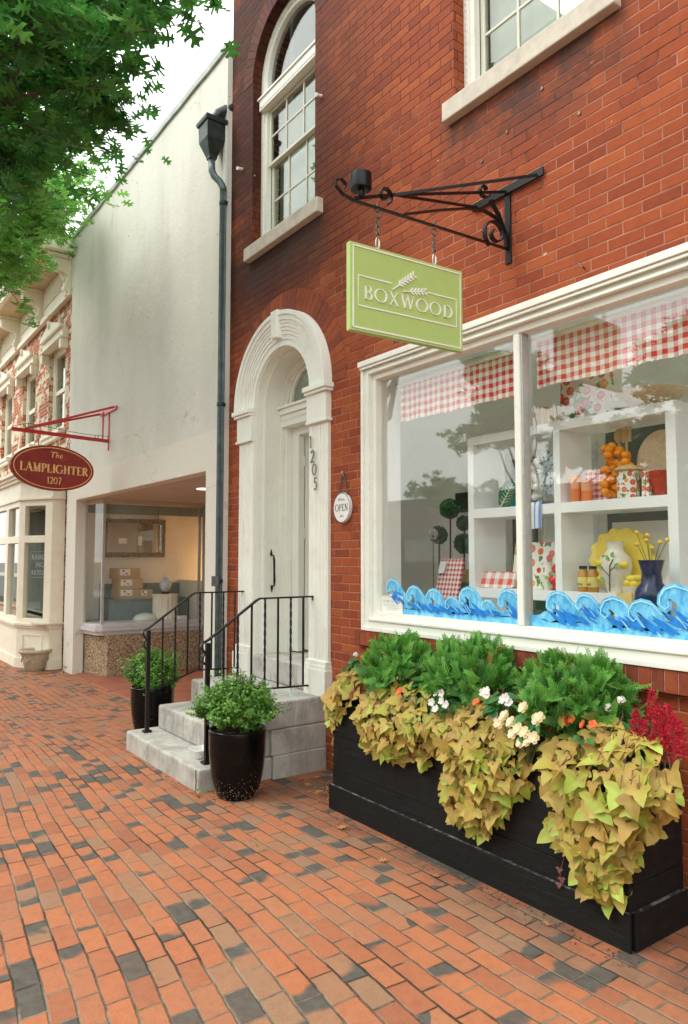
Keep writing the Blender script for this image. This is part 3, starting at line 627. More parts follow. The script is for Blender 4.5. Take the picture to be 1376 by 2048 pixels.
MB().box(-2.850, -2.808, -.024, .055, SZ0 + .136, SZ1 - .136).build('mullion', 'white_wood', frame, bevel=.004)
MB().box(-2.8075, -2.795, -.010, .050, SZ0 + .136, SZ1 - .136).build('glazing_bar', 'alu', frame)
GX = [(-4.167, -2.856), (-2.795, -1.424), (-1.36, .02), (.08, 1.552)]  # the right-hand bays are out of view, added to let in more daylight
MB().box(-1.424, -1.36, -.030, .055, SZ0 + .136, SZ1 - .136).build('mullion', 'white_wood', frame); MB().box(.02, .08, -.030, .055, SZ0 + .136, SZ1 - .136).build('mullion', 'white_wood', frame)
for a, b in GX: MB().box(a, b, .030, .036, SZ0 + .133, SZ1 - .133).build('pane', 'glass', frame)

# painted waves on the glass: body, deep-blue swell, foam curls
def wave_at(x, z, s, base):
    """outline of one breaking wave, curl to the left, height s"""
    out = [(x + 1.05 * s, base - .02), (x + .95 * s, z - .62 * s), (x + .74 * s, z - .46 * s), (x + .52 * s, z - .20 * s), (x + .30 * s, z - .03 * s), (x + .05 * s, z + .02 * s), (x - .18 * s, z - .06 * s), (x - .33 * s, z - .24 * s), (x - .36 * s, z - .44 * s), (x - .28 * s, z - .60 * s), (x - .13 * s, z - .64 * s), (x - .02 * s, z - .55 * s), (x + .0 * s, z - .42 * s), (x - .09 * s, z - .34 * s), (x - .02 * s, z - .33 * s), (x + .10 * s, z - .42 * s), (x + .12 * s, z - .62 * s), (x + .02 * s, z - .80 * s), (x - .20 * s, z - .88 * s), (x - .42 * s, z - .80 * s), (x - .55 * s, base - .02)]
    return out
WAVES = [(-4.054, 1.517, .17), (-3.826, 1.473, .19), (-3.628, 1.459, .19), (-3.452, 1.415, .15), (-3.306, 1.481, .20), (-3.136, 1.406, .12), (-2.982, 1.476, .19)]
WAVES2 = [(-2.616, 1.477, .20), (-2.435, 1.469, .15), (-2.267, 1.460, .20), (-2.105, 1.454, .20), (-1.931, 1.534, .22), (-1.70, 1.50, .20), (-1.52, 1.46, .18)]
rnd = random.Random(5)
for (gx0, gx1), WV in zip(GX[:2], (WAVES, WAVES2)):
    art = MB(); yb = .0275; k = 0
    lowx = gx0 + .004; pts_top = []; n = 44
    basef = lambda q: 1.345 + .012 * math.sin(q * 23) + .008 * math.sin(q * 51)
    body = [(lowx + (gx1 - lowx - .004) * i / n, basef(lowx + (gx1 - lowx) * i / n)) for i in range(n + 1)]
    und_ = [(p[0], 1.252 + .010 * math.sin(p[0] * 37) + rnd.uniform(-.012, .012)) for p in body][::-1]
    art.plate(body + und_, [], yb, yb + .0008, XZ)
    for i, (wx, wz, s) in enumerate(WV):
        o = [(min(max(a, gx0 + .003), gx1 - .003), b) for a, b in wave_at(wx, wz, s, 1.335)]
        art.plate(o, [], yb - .0012 - .0011 * (i % 3), yb - .0005 - .0011 * (i % 3), XZ)
    po = art.build('painted_waves', 'wave', red)
    dk = MB()
    for i, (wx, wz, s) in enumerate(WV):
        for q in range(9):
            ax = wx + s * rnd.uniform(.05, .85); az = max(1.325, wz - s * rnd.uniform(.60, .95)); L = s * rnd.uniform(.5, .85); h_ = s * rnd.uniform(.035, .07); an = R(rnd.uniform(-50, -12)); ca, sa = math.cos(an), math.sin(an)
            P = [(ax + L * u_ * ca - h_ * v_ * sa, az + L * u_ * sa + h_ * v_ * ca) for u_, v_ in ((-.5, 0), (-.2, .8), (.15, 1), (.5, .3), (.3, 0), (.42, -.5), (0, -.9), (-.3, -.5))]
            P = [(min(max(a, gx0 + .004), gx1 - .004), max(b, 1.29)) for a, b in P]
            dk.plate(P, [], yb - .0068 - .0004 * q, yb - .0064 - .0004 * q, XZ)
    dk.build('deep_blue_swell', 'wave_dark', po)
    fm = MB()
    for i, (wx, wz, s) in enumerate(WV):
        sp = [(wx + .62 * s, wz - .36 * s), (wx + .38 * s, wz - .12 * s), (wx + .08 * s, wz - .04 * s), (wx - .15 * s, wz - .12 * s), (wx - .27 * s, wz - .30 * s), (wx - .27 * s, wz - .47 * s), (wx - .15 * s, wz - .56 * s), (wx - .05 * s, wz - .48 * s), (wx - .08 * s, wz - .40 * s)]
        sp = [(min(max(a, gx0 + .006), gx1 - .006), b) for a, b in sp]; linework(fm, sp, [.003, .005, .006, .006, .006, .005, .005, .004, .003], XZ, (yb - .0112, yb - .0105))
        for q in range(2):
            ax = wx + s * rnd.uniform(-.1, .6); az = wz - s * rnd.uniform(.15, .8)
            seg(fm, (min(max(ax, gx0 + .02), gx1 - .07), az), (min(max(ax + s * .22, gx0 + .03), gx1 - .02), az - s * .25), .0028, XZ, (yb - .0112, yb - .0105))
    fm.build('foam_lines', 'wave_pale', po)
# opening-hours card on the glass
card = MB(); card.plate(rect(-4.180, -3.925, 1.262, 1.392), [], .020, .021, XZ); cd = card.build('hours_card', 'paper', red)
ln = MB(); linework(ln, rect(-4.170, -3.935, 1.270, 1.383), .0025, XZ, (.0185, .0195), True)
lettering(ln, 'STORE HOURS', -4.150, -3.955, 1.345, 1.362, XZ, .13, .07, (.0185, .0195))
for k, (a, b) in enumerate(((-4.14, -3.99), (-4.12, -3.97), (-4.09, -3.96), (-4.10, -3.98))): seg(ln, (a, 1.332 - k * .013), (b, 1.332 - k * .013), .0025, XZ, (.0185, .0195))
ln.build('card_print', plain('pale_green_ink', (.45, .55, .42), .6), cd)
MB().tube([(-4.07, .019, 1.392), (-4.055, .017, 1.404), (-4.04, .019, 1.392)], .006, 6).build('bow', 'paper', cd)

# ---- upper windows
def upper_window(ox0, ox1, rail_label=None):
    cx = (ox0 + ox1) / 2; wz = 6.40
    mb = MB(); mb.plate(archloop(ox0 + .002, ox1 - .002, 4.70, wz), [archloop(ox0 + .045, ox1 - .045, 4.74, wz)], .095, .150, XZ)
    mb.plate(archloop(ox0 + .045, ox1 - .045, 4.74, wz), [archloop(ox0 + .085, ox1 - .085, 4.76, wz)], .112, .165, XZ)
    win = mb.build('arched_window', 'white_wood', red, bevel=.003)
    bd = MB()    # beaded edge moulding
    for i in range(30):
        for sgn, xx in ((1, ox0 + .024), (-1, ox1 - .024)):
            bd.ball((xx, .096, 4.78 + i * .046), .010, 6, (1, .5, 1.6))
    for i in range(34):
        a = math.pi * i / 33; r = (ox1 - ox0) / 2 - .024; bd.ball((cx + r * math.cos(a), .096, wz + r * math.sin(a)), .011, 6, (1, .5, 1))
    bd.build('beading', 'cream', win, smooth=True)
    tb = MB().box(ox0 + .02, ox1 - .02, .060, .16, 6.105, 6.215).box(ox0 + .0, ox1 - .0, .045, .16, 6.2155, 6.235)
    for i in range(26): tb.box(ox0 + .06 + i * .039, ox0 + .079 + i * .039, .052, .0598, 6.125, 6.150)
    tb.build('transom_rail', 'white_wood', win, bevel=.002)
    a, b = ox0 + .10, ox1 - .10
    for (z0, z1, y) in ((4.77, 5.56, .168), (5.53, 6.10, .135)):
        s = MB().plate(rect(a - .012, b + .012, z0, z1), [rect(a + .025, b - .025, z0 + (.05 if z0 < 5 else .03), z1 - .03)], y, y + .033, XZ)
        wd = (b - a) / 3
        for k in (1, 2): s.box(a + wd * k - .009, a + wd * k + .009, y + .004, y + .028, z0 + .03, z1 - .03)
        zm = (z0 + z1) / 2 + .01; s.box(a + .025, b - .025, y + .006, y + .026, zm - .009, zm + .009)
        s.build('sash', 'sash', win, bevel=.002)
        MB().box(a + .02, b - .02, y + .012, y + .016, z0 + .03, z1 - .03).build('pane', 'glass_dark', win)
    MB().plate(archloop(a + .01, b - .01, 6.236, 6.40, 20), [], .15, .155, XZ).build('fan_pane', 'glass_dark', win)
    MB().box(a, b, .26, .262, 4.95 if ox0 > -4 else 4.85, 6.12).build('roller_blind', 'blind', win)
    vb = MB()
    for k in range(9): vb.box(a, b, .225, .250, 4.78 + k * .026, 4.783 + k * .026)
    vb.build('blind_slats', 'blind', win)
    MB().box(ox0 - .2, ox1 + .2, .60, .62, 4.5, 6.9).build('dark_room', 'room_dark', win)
    si = MB().box(ox0 - .055, ox1 + .125, -.065, .10, 4.565, 4.695).build('window_sill', 'stone_sill', win, bevel=.008)
    if ox0 > -4: MB().tube([(ox0 + .02, .06, 4.76), (ox0 + .05, -.01, 4.765), (ox0 + .075, -.02, 4.78)], .006, 6).build('shutter_hook', 'iron_rust', win)
upper_window(-6.15, -5.03); upper_window(-3.345, -2.225)

# ---- doorway surround
DC, DZ = -5.55, 3.09
ds = MB()
for (r1, r0, y) in ((.785, .745, -.085), (.745, .700, -.074), (.700, .672, -.064), (.672, .640, -.057), (.640, .610, -.050), (.610, .575, -.043), (.575, .535, -.036), (.535, .480, -.028)):
    mb = MB(); P = arcpts(DC, DZ, r1, r1, 0, 180, 48) + arcpts(DC, DZ, r0, r0, 180, 0, 48); ds.plate(P, [], y, .03, XZ)
arch = ds.build('door_arch', 'white_wood', red, bevel=.003)
ks = MB(); ks.plate([(DC - .058, DZ + .798), (DC + .058, DZ + .798), (DC + .044, DZ + .545), (DC - .044, DZ + .545)], [], -.098, .02, XZ)
ks.build('keystone', 'white_wood', arch, bevel=.006)
for sg in (-1, 1):
    xo, xi = (DC - .785, DC - .48) if sg < 0 else (DC + .48, DC + .785)
    def bx(mb, o0, o1, y, z0, z1):   # o measured from the outer edge inwards
        if sg < 0: mb.box(xo + o0, xo + o1, y, .03, z0, z1)
        else: mb.box(xi - o1, xi - o0, y, .03, z0, z1)
    p = MB(); bx(p, .02, .30, -.030, .60, 3.02)
    for k in range(3): bx(p, .035 + k * .045, .060 + k * .045, -.038, .86, 2.76)
    bx(p, .190, .215, -.036, .86, 2.76); bx(p, .245, .285, -.035, .86, 2.76)
    bx(p, .015, .302, -.056, 2.80, 3.02)
    pil = p.build('pilaster', 'white_wood', red, bevel=.004)
    c = MB(); bx(c, -.012, .305, -.080, 3.020, 3.045); bx(c, -.022, .307, -.098, 3.0452, 3.088); c.build('capital', 'white_wood', pil, bevel=.005); c = MB(); bx(c, .0, .304, -.065, 2.775, 2.80); c.build('necking', 'white_wood', pil, bevel=.005)
    b = MB(); bx(b, -.004, .304, -.075, .57, .78); bx(b, .004, .303, -.066, .7802, .815); bx(b, .010, .302, -.060, .8152, .845); b.build('plinth', 'white_wood', pil, bevel=.005)
# recessed jambs and inner arches
j = MB(); IN = lambda r: [(DC + r * math.cos(R(a)), DZ + r * math.sin(R(a))) for a in np.linspace(0, 180, 40)]
def liner(mb, r, t, y0, y1, z0=.77):
    P = [(DC + r + t, z0)] + [(DC + (r + t) * math.cos(R(a)), DZ + (r + t) * math.sin(R(a))) for a in np.linspace(0, 180, 40)] + [(DC - r - t, z0), (DC - r, z0)] + [(DC + r * math.cos(R(a)), DZ + r * math.sin(R(a))) for a in np.linspace(180, 0, 40)] + [(DC + r, z0)]
    mb.plate(P, [], y0, y1, XZ)
liner(j, .470, .0095, -.006, .0302, .575); liner(j, .470, .06, .0305, .075); liner(j, .452, .07, .0755, .10); liner(j, .462, .07, .1005, .255); liner(j, .440, .09, .2555, .30); liner(j, .415, .11, .3005, .36)
jamb = j.build('jamb_lining', 'white_wood', red, bevel=.003)
# transom bar, fanlight and door frame, set back in the recess
tr = MB().box(DC - .455, DC + .455, .235, .35, 3.045, 3.10).box(DC - .455, DC + .455, .255, .35, 2.93, 3.0445).box(DC - .46, DC + .46, .215, .34, 3.1004, 3.125)
for i in range(40): tr.box(DC - .44 + i * .022, DC - .429 + i * .022, .246, .2545, 2.985, 3.015)
tr.build('transom_bar', 'white_wood', jamb, bevel=.003)
fl = MB(); P = [(DC - .40, 3.126), (DC + .40, 3.126)] + arcpts(DC, 3.126, .40, .37, 0, 180, 24); Q = [(DC - .355, 3.15), (DC + .355, 3.15)] + arcpts(DC, 3.15, .355, .31, 0, 180, 24)
fl.plate(P, [Q], .31, .35, XZ); fan = fl.build('fanlight', 'white_wood', red)
mt = MB()
for a in (25, 60, 120, 155): mt.tube([(DC, .327, 3.15), (DC + .2 * math.cos(R(a - 8)), .327, 3.15 + .17 * math.sin(R(a - 8))), (DC + .355 * math.cos(R(a)), .327, 3.15 + .31 * math.sin(R(a)))], .004, 5)
mt.tube([(DC - .24, .327, 3.15)] + [(DC + .24 * math.cos(R(a)), .327, 3.15 + .21 * math.sin(R(a))) for a in (150, 120, 90, 60, 30, 0)], .004, 5)
mt.build('lead_tracery', 'alu', fan)
MB().plate(Q, [], .334, .338, XZ).build('pane', 'glass_dark', fan)
MB().box(DC - .415, DC - .30, .3605, .43, .79, 2.93).box(DC + .30, DC + .415, .3605, .43, .79, 2.93).box(DC - .30, DC + .30, .3605, .43, 2.85, 2.93).build('door_frame', 'white_door', jamb, bevel=.003)
# the door stands open, swung into the hall
hx, hy = DC - .30, .44; dd = Vector((math.cos(R(74)), math.sin(R(74)), 0)); dn = Vector((dd.y, -dd.x, 0))
door = MB()
def dbox(mb, a0, a1, n0, n1, z0, z1):
    c = Vector((hx, hy, 0)) + dd * (a0 + a1) / 2 + dn * (n0 + n1) / 2 + Vector((0, 0, (z0 + z1) / 2)); mb.obox(c, dd * (a1 - a0) / 2, dn * (n1 - n0) / 2, (0, 0, (z1 - z0) / 2))
dbox(door, 0, .84, -.04, 0, .80, 2.84); leaf = door.build('door', 'white_door', red, bevel=.004)
pn = MB()
for (z0, z1) in ((.95, 1.45), (1.62, 2.12), (2.28, 2.66)):
    for (a0, a1) in ((.12, .38), (.48, .74)):
        dbox(pn, a0, a1, .0005, .006, z0, z0 + .02); dbox(pn, a0, a1, .0005, .006, z1 - .02, z1); dbox(pn, a0, a0 + .02, .0005, .006, z0 + .02, z1 - .02); dbox(pn, a1 - .02, a1, .0005, .006, z0 + .02, z1 - .02)
pn.build('panel_moulding', 'white_door', leaf)
for z in (1.10, 1.85, 2.55):
    h = MB(); h.tube([(hx + .004, hy - .012, z), (hx + .004, hy - .012, z + .10)], .008, 8); h.box(hx - .04, hx, hy - .012, hy - .008, z, z + .10); h.build('hinge', 'white_door', leaf)
# grab handle on the jamb
hd = MB(); hp = [(-5.985, .15, 1.70), (-5.945, .15, 1.69), (-5.935, .15, 1.65), (-5.935, .152, 1.55), (-5.935, .155, 1.45), (-5.945, .158, 1.41), (-5.985, .158, 1.40)]
hd.tube(hp, [.007, .008, .011, .009, .011, .008, .007], 8)
for k in range(9): hd.ball((-5.935, .152, 1.46 + k * .021), .0115, 8, (1, 1, .7))
for z, y in ((1.71, .15), (1.39, .158)): hd.ball((-5.990, y, z), .022, 6, (.35, .7, 1.2)); hd.ball((-5.990, y, z + (.028 if z > 1.5 else -.028)), .010, 6, (.4, .8, 1.5))
hd.build('pull_handle', 'iron', jamb, smooth=True)
MB().box(DC - .479, DC + .479, -.03, .60, .575, .775).build('door_threshold', 'step', red, bevel=.012)
# house number on the right pilaster
for ch, x0, x1, z0, z1 in (('1', -5.020, -4.985, 2.575, 2.675), ('2', -4.998, -4.945, 2.448, 2.553), ('0', -4.972, -4.915, 2.342, 2.442), ('5', -4.952, -4.900, 2.222, 2.325)):
    n = MB(); lettering(n, ch, x0, x1, z0, z1, XZ, .15, .11, (-.0585, -.0535), serif=False); n.build('house_number', 'grey_number', red)
# bits on the wall: old pegs, bolts
for (px, pz) in ((-4.932, 5.603), (-6.362, 5.604)):
    MB().tube([(px, .01, pz), (px, -.05, pz - .01)], .014, 8).tube([(px, -.05, pz - .01), (px + .005, -.06, pz - .012)], .018, 8).build('wall_peg', 'paper', red, smooth='auto')
for (px, pz) in ((-2.62, 4.40), (-2.37, 4.60), (-2.37, 4.12), (-2.888, 4.27), (-3.10, 4.18)):
    MB().tube([(px, .01, pz), (px, -.008, pz)], .010, 8).build('wall_bolt', 'iron_rust', red)
# hooks left in the joints above the shop window
MB().tube([(-2.36, .0, 3.235), (-2.36, -.05, 3.25), (-2.335, -.055, 3.22)], .005, 6).build('wall_hook', 'iron_rust', red)

# ---- shop room
rm = MB().box(-6.45, 2.6, 2.0, 2.05, .7, 3.7).box(2.6, 2.65, .3, 3.65, .7, 3.7)
rm.build('shop_back_wall', 'room', red)
MB().box(-6.45, 2.6, .116, .80, 3.7, 3.75).box(-6.45, 2.6, 1.98, 3.65, 3.7, 3.75).build('shop_ceiling', 'room', red)  # gap left open so sky light from the added shaft reaches the display
MB().box(-6.45, 2.6, .601, 3.65, .72, .775).build('shop_floor', 'room_floor', red)
MB().box(-4.235, -4.200, .06, .24, 1.10, 3.45).box(-4.26, 1.62, .06, .20, 3.08, 3.45).box(-6.45, -6.43, .4, 3.6, .78, 3.7).build('display_return', 'room', red)
MB().box(-4.26, 1.70, .056, .95, 1.06, 1.105).build('display_floor', 'shelf', red)
MB().box(-4.26, 1.70, .95, .97, .78, 1.105).build('display_riser', 'room', red)
MB().box(-4.98, -4.93, .116, .3, .78, 3.69).build('hall_partition', 'room', red)
# openings and shelving seen dimly at the back of the shop
bk = MB()
for (x0, x1, z0, z1) in ((-4.62, -4.30, 1.0, 2.6), (-3.6, -3.0, 1.2, 2.9)): bk.box(x0, x1, 1.975, 1.999, z0, z1)
bk.build('dark_opening', 'room_dark', red)
bf = MB()
for (x0, x1, z0, z1) in ((-4.62, -4.30, 1.0, 2.6), (-3.6, -3.0, 1.2, 2.9)): bf.plate(rect(x0 - .06, x1 + .06, z0 - .06, z1 + .06), [rect(x0, x1, z0, z1)], 1.95, 1.998, XZ)
bf.build('opening_trim', 'white_wood', red)
# ================================================================== STUCCO BUILDING
stu = thing('stucco_building', 'pale stucco shop building with a recessed glass shopfront under a plain tall wall', 'building', (-9, 0, 0))
wm = MB(); wm.plate([(-12.33, -.6), (-11.80, -.6), (-11.80, 2.60), (-7.02, 2.585), (-7.02, -.6), (-6.603, -.6), (-6.603, 6.98), (-12.33, 7.04)], [], -.055, .11, XZ)
wm.build('front_wall', 'stucco', stu, bevel=.006)
MB().box(-12.42, -12.375, .11, 6, -.6, 6.95).box(-12.33, -6.603, 6, 6.1, -.6, 6.95).box(-12.33, -6.603, .11, 6, 6.88, 6.94).build('rear_walls', 'stucco', stu)
cp = MB(); n = 24
P = [(-12.36 + (5.76) * i / n, 7.035 - .055 * i / n + .006 * math.sin(i * 1.9)) for i in range(n + 1)]
for (a, b) in zip(P[:-1], P[1:]):
    cp.add([(a[0], -.085, a[1]), (b[0], -.085, b[1]), (b[0], .2, b[1]), (a[0], .2, a[1]), (a[0], -.085, a[1] + .07), (b[0], -.085, b[1] + .07), (b[0], .2, b[1] + .09), (a[0], .2, a[1] + .09)], [(0, 3, 2, 1), (4, 5, 6, 7), (0, 1, 5, 4), (2, 3, 7, 6)])
cp.build('coping', plain('grey_green_metal_coping', (.33, .37, .33), .5, metal=.2, var=.15), stu)
MB().box(-6.655, -6.6035, -.075, -.056, -.3, 6.2).build('corner_trim', 'white_wood', stu)
# recess: ceiling, back wall, right pier side
MB().box(-11.8, -7.02, .111, 3.2, 2.60, 2.66).build('recess_ceiling', 'soffit', stu)
MB().box(-7.02, -6.9, .111, 3.2, -.5, 2.6).build('recess_side_wall', 'stucco', stu)
for (x, y) in ((-8.9, .8), (-11.9, .9)):
    l = MB().lathe([(.001, 0), (.085, 0), (.10, -.008), (.10, .004)], (x, y, 2.597), 20); l.build('ceiling_light', plain('lamp_trim', (.8, .8, .76), .4, emit=((1, .9, .7), 1.2)), stu)
# base wall of exposed pebbles, corner at (-11.1, .3)
ag = MB(); ag.plate([(-11.80, .12), (-11.12, .27), (-11.16, 1.85), (-11.80, 1.85)], [], -.5, .50, lambda a, b, c: (a, b, c)); base = ag.build('pebble_base', 'aggregate', stu, bevel=.004)
# sill moulding
sl_ = MB()
for (o, z0, z1) in ((.06, .500, .560), (.10, .5605, .62), (.075, .6205, .665)):
    sl_.plate([(-11.90, .12 - o), (-11.24 + o * .3, .20 - o), (-11.24 + o, .24 - o * .5), (-11.26 + o, 1.88), (-11.90, 1.88)], [], z0, z1, lambda a, b, c: (a, b, c))
sl_.build('display_sill', plain('lilac_white_metal', (.58, .57, .58), .4, metal=.1, var=.06), stu, bevel=.006)
# frames: left post, corner post, back post, head
fr = MB(); X0, Y0 = -11.24, .215
fr.obox((X0, Y0, 1.617), (.022, 0, 0), (0, .022, 0), (0, 0, .952))
wf = fr.build('corner_post', 'alu', stu, bevel=.003); MB().box(-11.82, -11.785, .095, .13, .665, 2.57).build('frame_post', 'alu', stu); MB().box(-11.28, -11.245, 1.80, 1.84, .665, 2.57).build('frame_post', 'alu', stu)
MB().plate([(-11.84, .08), (-11.22, .19), (-11.20, 1.86), (-11.30, 1.86), (-11.30, .28), (-11.84, .16)], [], 2.53, 2.60, lambda a, b, c: (a, b, c)).build('display_head', plain('peeling_cream_board', (.60, .52, .40), .7, dirt=.6, dirtcol=(.3, .2, .12)), stu)
pf = MB(); pf.add([(-11.79, .115, .665), (-11.255, .205, .665), (-11.255, .205, 2.53), (-11.79, .115, 2.53)], [(0, 1, 2, 3)]); pf.build('front_pane', 'glass', wf, fix=False)
pf = MB(); pf.add([(-11.24, .24, .665), (-11.262, 1.80, .665), (-11.262, 1.80, 2.53), (-11.24, .24, 2.53)], [(0, 1, 2, 3)]); pf.build('side_pane', 'glass', wf, fix=False)
# display interior
MB().box(-12.37, -11.3, .26, 1.9, .60, .66).build('display_floor', plain('grey_display_floor', (.22, .26, .25), .5), stu)
MB().box(-12.37, -12.335, .15, 3.4, .66, 2.9).box(-12.334, -11.3, 1.905, 1.94, .66, 1.3).build('display_back_wall', plain('yellowed_wall', (.76, .76, .68), .8, var=.06, nscale=3), stu)
MB().box(-12.33, -11.25, .26, 1.9, 2.66, 2.70).build('display_ceiling', 'room', stu)
MB().box(-12.334, -12.30, .15, 3.3, 2.44, 2.60).build('dark_cove', 'blue_grey', stu)
MB().box(-12.33, -7.0, 3.3, 3.35, -.4, 2.9).box(-7.0, -6.95, 3.2, 3.3, -.4, 2.9).build('shop_rear_wall', 'warm', stu)
MB().box(-12.33, -7.0, 1.95, 3.3, -.45, -.10).build('shop_floor', 'room_floor', stu)
# door at the back of the recess
df = MB().plate(rect(-11.24, -10.20, -.11, 2.58), [rect(-11.16, -10.28, 2.22, 2.52), rect(-11.16, -10.28, -.05, 2.12)], 1.86, 1.92, XZ)
d = df.build('shop_door_frame', 'alu', stu, bevel=.003)
d2 = MB().plate(rect(-11.155, -10.285, -.045, 2.115), [rect(-11.08, -10.36, .12, 2.03)], 1.875, 1.91, XZ).build('shop_door', 'alu', stu, bevel=.003)
MB().box(-11.08, -10.36, 1.888, 1.894, .12, 2.03).build('door_pane', 'glass', d2)
MB().box(-11.16, -10.28, 1.885, 1.890, 2.22, 2.52).build('transom_pane', 'glass_dark', d)
MB().box(-10.20, -7.02, 1.86, 1.95, -.11, 2.6).build('recess_back_wall', 'stucco', stu)
# warm lamps lit inside the shop
for (x, y, z) in ((-11.6, 2.7, 1.55), (-10.9, 2.9, 1.75), (-12.0, 2.8, 1.35)):
    lt = thing('table_lamp', {-11.6: 'small lit lamp glowing behind the glass door, nearest the middle', -10.9: 'lit lamp with amber glow high behind the glass door', -12.0: 'low lit lamp glowing in the left corner of the lamp shop'}[x], 'lamp', (x, y, z), 'lit lamps inside the lamp shop')
    MB().lathe([(.05, 0), (.11, 0), (.07, .14), (.05, .14)], (x, y, z), 16, cap=False).build('lamp_shade', plain('lit_shade', (.9, .6, .3), .6, emit=((1, .55, .2), 3.0)), lt)
    MB().lathe([(.05, -.30), (.06, -.28), (.015, -.22), (.03, -.12), (.012, 0), (.012, .02)], (x, y, z), 12).build('lamp_base', 'gold', lt)
    MB().box(x - .12, x + .12, y - .1, y + .1, -.1, z - .30).build('lamp_stand', 'wood', lt)
    L = bpy.data.lights.new('lamp_glow', 'POINT'); L.energy = 2.5; L.color = (1, .62, .3); L.shadow_soft_size = .05
    lo = bpy.data.objects.new('lamp_glow', L); COL.objects.link(lo); lo.location = (x, y - .15, z + .05)

# things in the left display
mir = thing('mirror', 'wide silver-framed mirror hung on chains in the lamp shop display', 'mirror', (-12.30, .98, 1.74))
YZ = lambda a, b, c: (-12.33 + c, a, b)
mb = MB(); mb.plate(rect(.52, 1.62, 1.70, 2.36), [rect(.60, 1.54, 1.78, 2.28)], .02, .09, YZ); mb.build('mirror_frame', plain('dull_silver_frame', (.30, .29, .24), .3, metal=.8, var=.15), mir, bevel=.012)
mm, t, b, o_ = newmat('mirror_glass'); b.inputs['Base Color'].default_value = (.75, .76, .72, 1); b.inputs['Metallic'].default_value = 1; b.inputs['Roughness'].default_value = .03; M['mirror'] = mm
MB().plate(rect(.60, 1.54, 1.78, 2.28), [], .03, .045, YZ).build('mirror_glass', 'mirror', mir)
MB().tube([(-12.29, 1.5, 2.36), (-12.29, 1.5, 2.62)], .004, 5).tube([(-12.29, .62, 2.36), (-12.29, .62, 2.62)], .004, 5).build('hanging_chain', 'iron_rust', mir)
tg = MB(); tg.plate(rect(.80, .94, 1.93, 2.02), [], .047, .049, YZ); tg.plate(rect(1.14, 1.21, 1.90, 2.06), [], .047, .049, YZ); tg.build('price_tag', 'paper', mir)
bench = thing('bench', 'long blue-grey painted bench filling the back of the lamp shop display', 'bench', (-12.0, 1.1, .66))
MB().box(-12.33, -12.25, .50, 1.90, .66, 1.25).build('bench_back', 'blue_grey', bench, bevel=.006)
MB().box(-12.247, -11.85, .52, 1.90, .66, .98).build('bench_base', 'blue_grey', bench, bevel=.006)
MB().box(-12.247, -11.83, .51, 1.90, .9805, 1.01).build('bench_top', 'blue_grey', bench, bevel=.004)
def carton(x, y, z, w, d, h, rot, label):
    t = thing('cardboard_box', label, 'box', (x, y, z), 'cartons stacked on the bench'); t.rotation_euler.z = 0
    c, s = math.cos(rot), math.sin(rot); b = MB(); b.obox((x, y, z + h / 2), (c * w / 2, s * w / 2, 0), (-s * d / 2, c * d / 2, 0), (0, 0, h / 2)); b.build('carton', 'tan_card', t, bevel=.003)
    f = MB(); e = .0015   # shipping label wraps the corner facing the street
    cx = Vector((x, y, z)) + Vector((c, s, 0)) * (w / 2 + e) + Vector((-s, c, 0)) * (-d * .22)
    f.obox(cx + Vector((0, 0, h * .62)), Vector((-s, c, 0)) * d * .24, Vector((c, s, 0)) * .001, (0, 0, h * .30)); f.build('box_label', 'paper', t)
    g = MB()
    for k, (a, zz, r) in enumerate(((-.30, .75, .014), (-.20, .52, .008), (-.12, .48, .010), (-.30, .42, .006))):
        q = Vector((x, y, z)) + Vector((c, s, 0)) * (w / 2 + .004) + Vector((-s, c, 0)) * (d * a); g.obox(q + Vector((0, 0, h * zz)), Vector((-s, c, 0)) * r, Vector((c, s, 0)) * .001, (0, 0, r))
    g.build('box_print', 'black', t)
carton(-12.05, .88, 1.011, .36, .42, .16, .1, 'brown carton at the bottom of the stack on the bench, standing furthest left')
carton(-12.03, .88, 1.172, .34, .40, .17, .05, 'brown carton with a white shipping label, second from the top of the stack')
carton(-12.06, .84, 1.343, .34, .38, .17, .15, 'topmost brown carton of the stack in the lamp shop display')
carton(-11.98, 1.16, 1.011, .26, .20, .14, -.1, 'small carton with a white label beside the foot of the carton stack')
ped = thing('fluted_pedestal', 'cream fluted drum pedestal in the lamp shop display', 'pedestal', (-11.72, 1.42, .66))
MB().lathe([(.20, 0), (.20, .40)], (-11.72, 1.42, .66), 64, wob=lambda t, z: 1 + .025 * (1 if math.sin(t * 16) > 0 else -1)).build('drum', 'cream', ped)
MB().lathe([(.001, 0), (.22, 0), (.22, .02), (.001, .02)], (-11.72, 1.42, 1.061), 32).build('drum_top', 'cream', ped)
jar = thing('ginger_jar_lamp', 'white and blue ginger jar lamp base standing on the fluted pedestal', 'lamp', (-11.72, 1.42, 1.082))
MB().lathe([(.07, 0), (.075, .03), (.05, .035)], (-11.72, 1.42, 1.082), 16).build('jar_foot', 'black', jar)
MB().lathe([(.045, .035), (.09, .10), (.105, .16), (.085, .21), (.04, .235), (.045, .245), (.05, .262), (.03, .28), (.012, .29), (.014, .305), (.001, .315)], (-11.72, 1.42, 1.082), 24).build('jar_body', plain('pale_blue_porcelain', (.50, .58, .66), .2, var=.25, nscale=60), jar, smooth=True)
bowl = thing('upturned_bowl', 'upturned pale glass bowl lying on the display floor beside the pedestal', 'bowl', (-11.65, 1.05, .662))
MB().lathe([(.20, 0), (.19, .04), (.15, .085), (.08, .115), (.001, .125)], (-11.65, 1.05, .662), 28).build('bowl_body', plain('milky_glass', (.62, .70, .66), .2, var=.05), bowl, smooth=True)
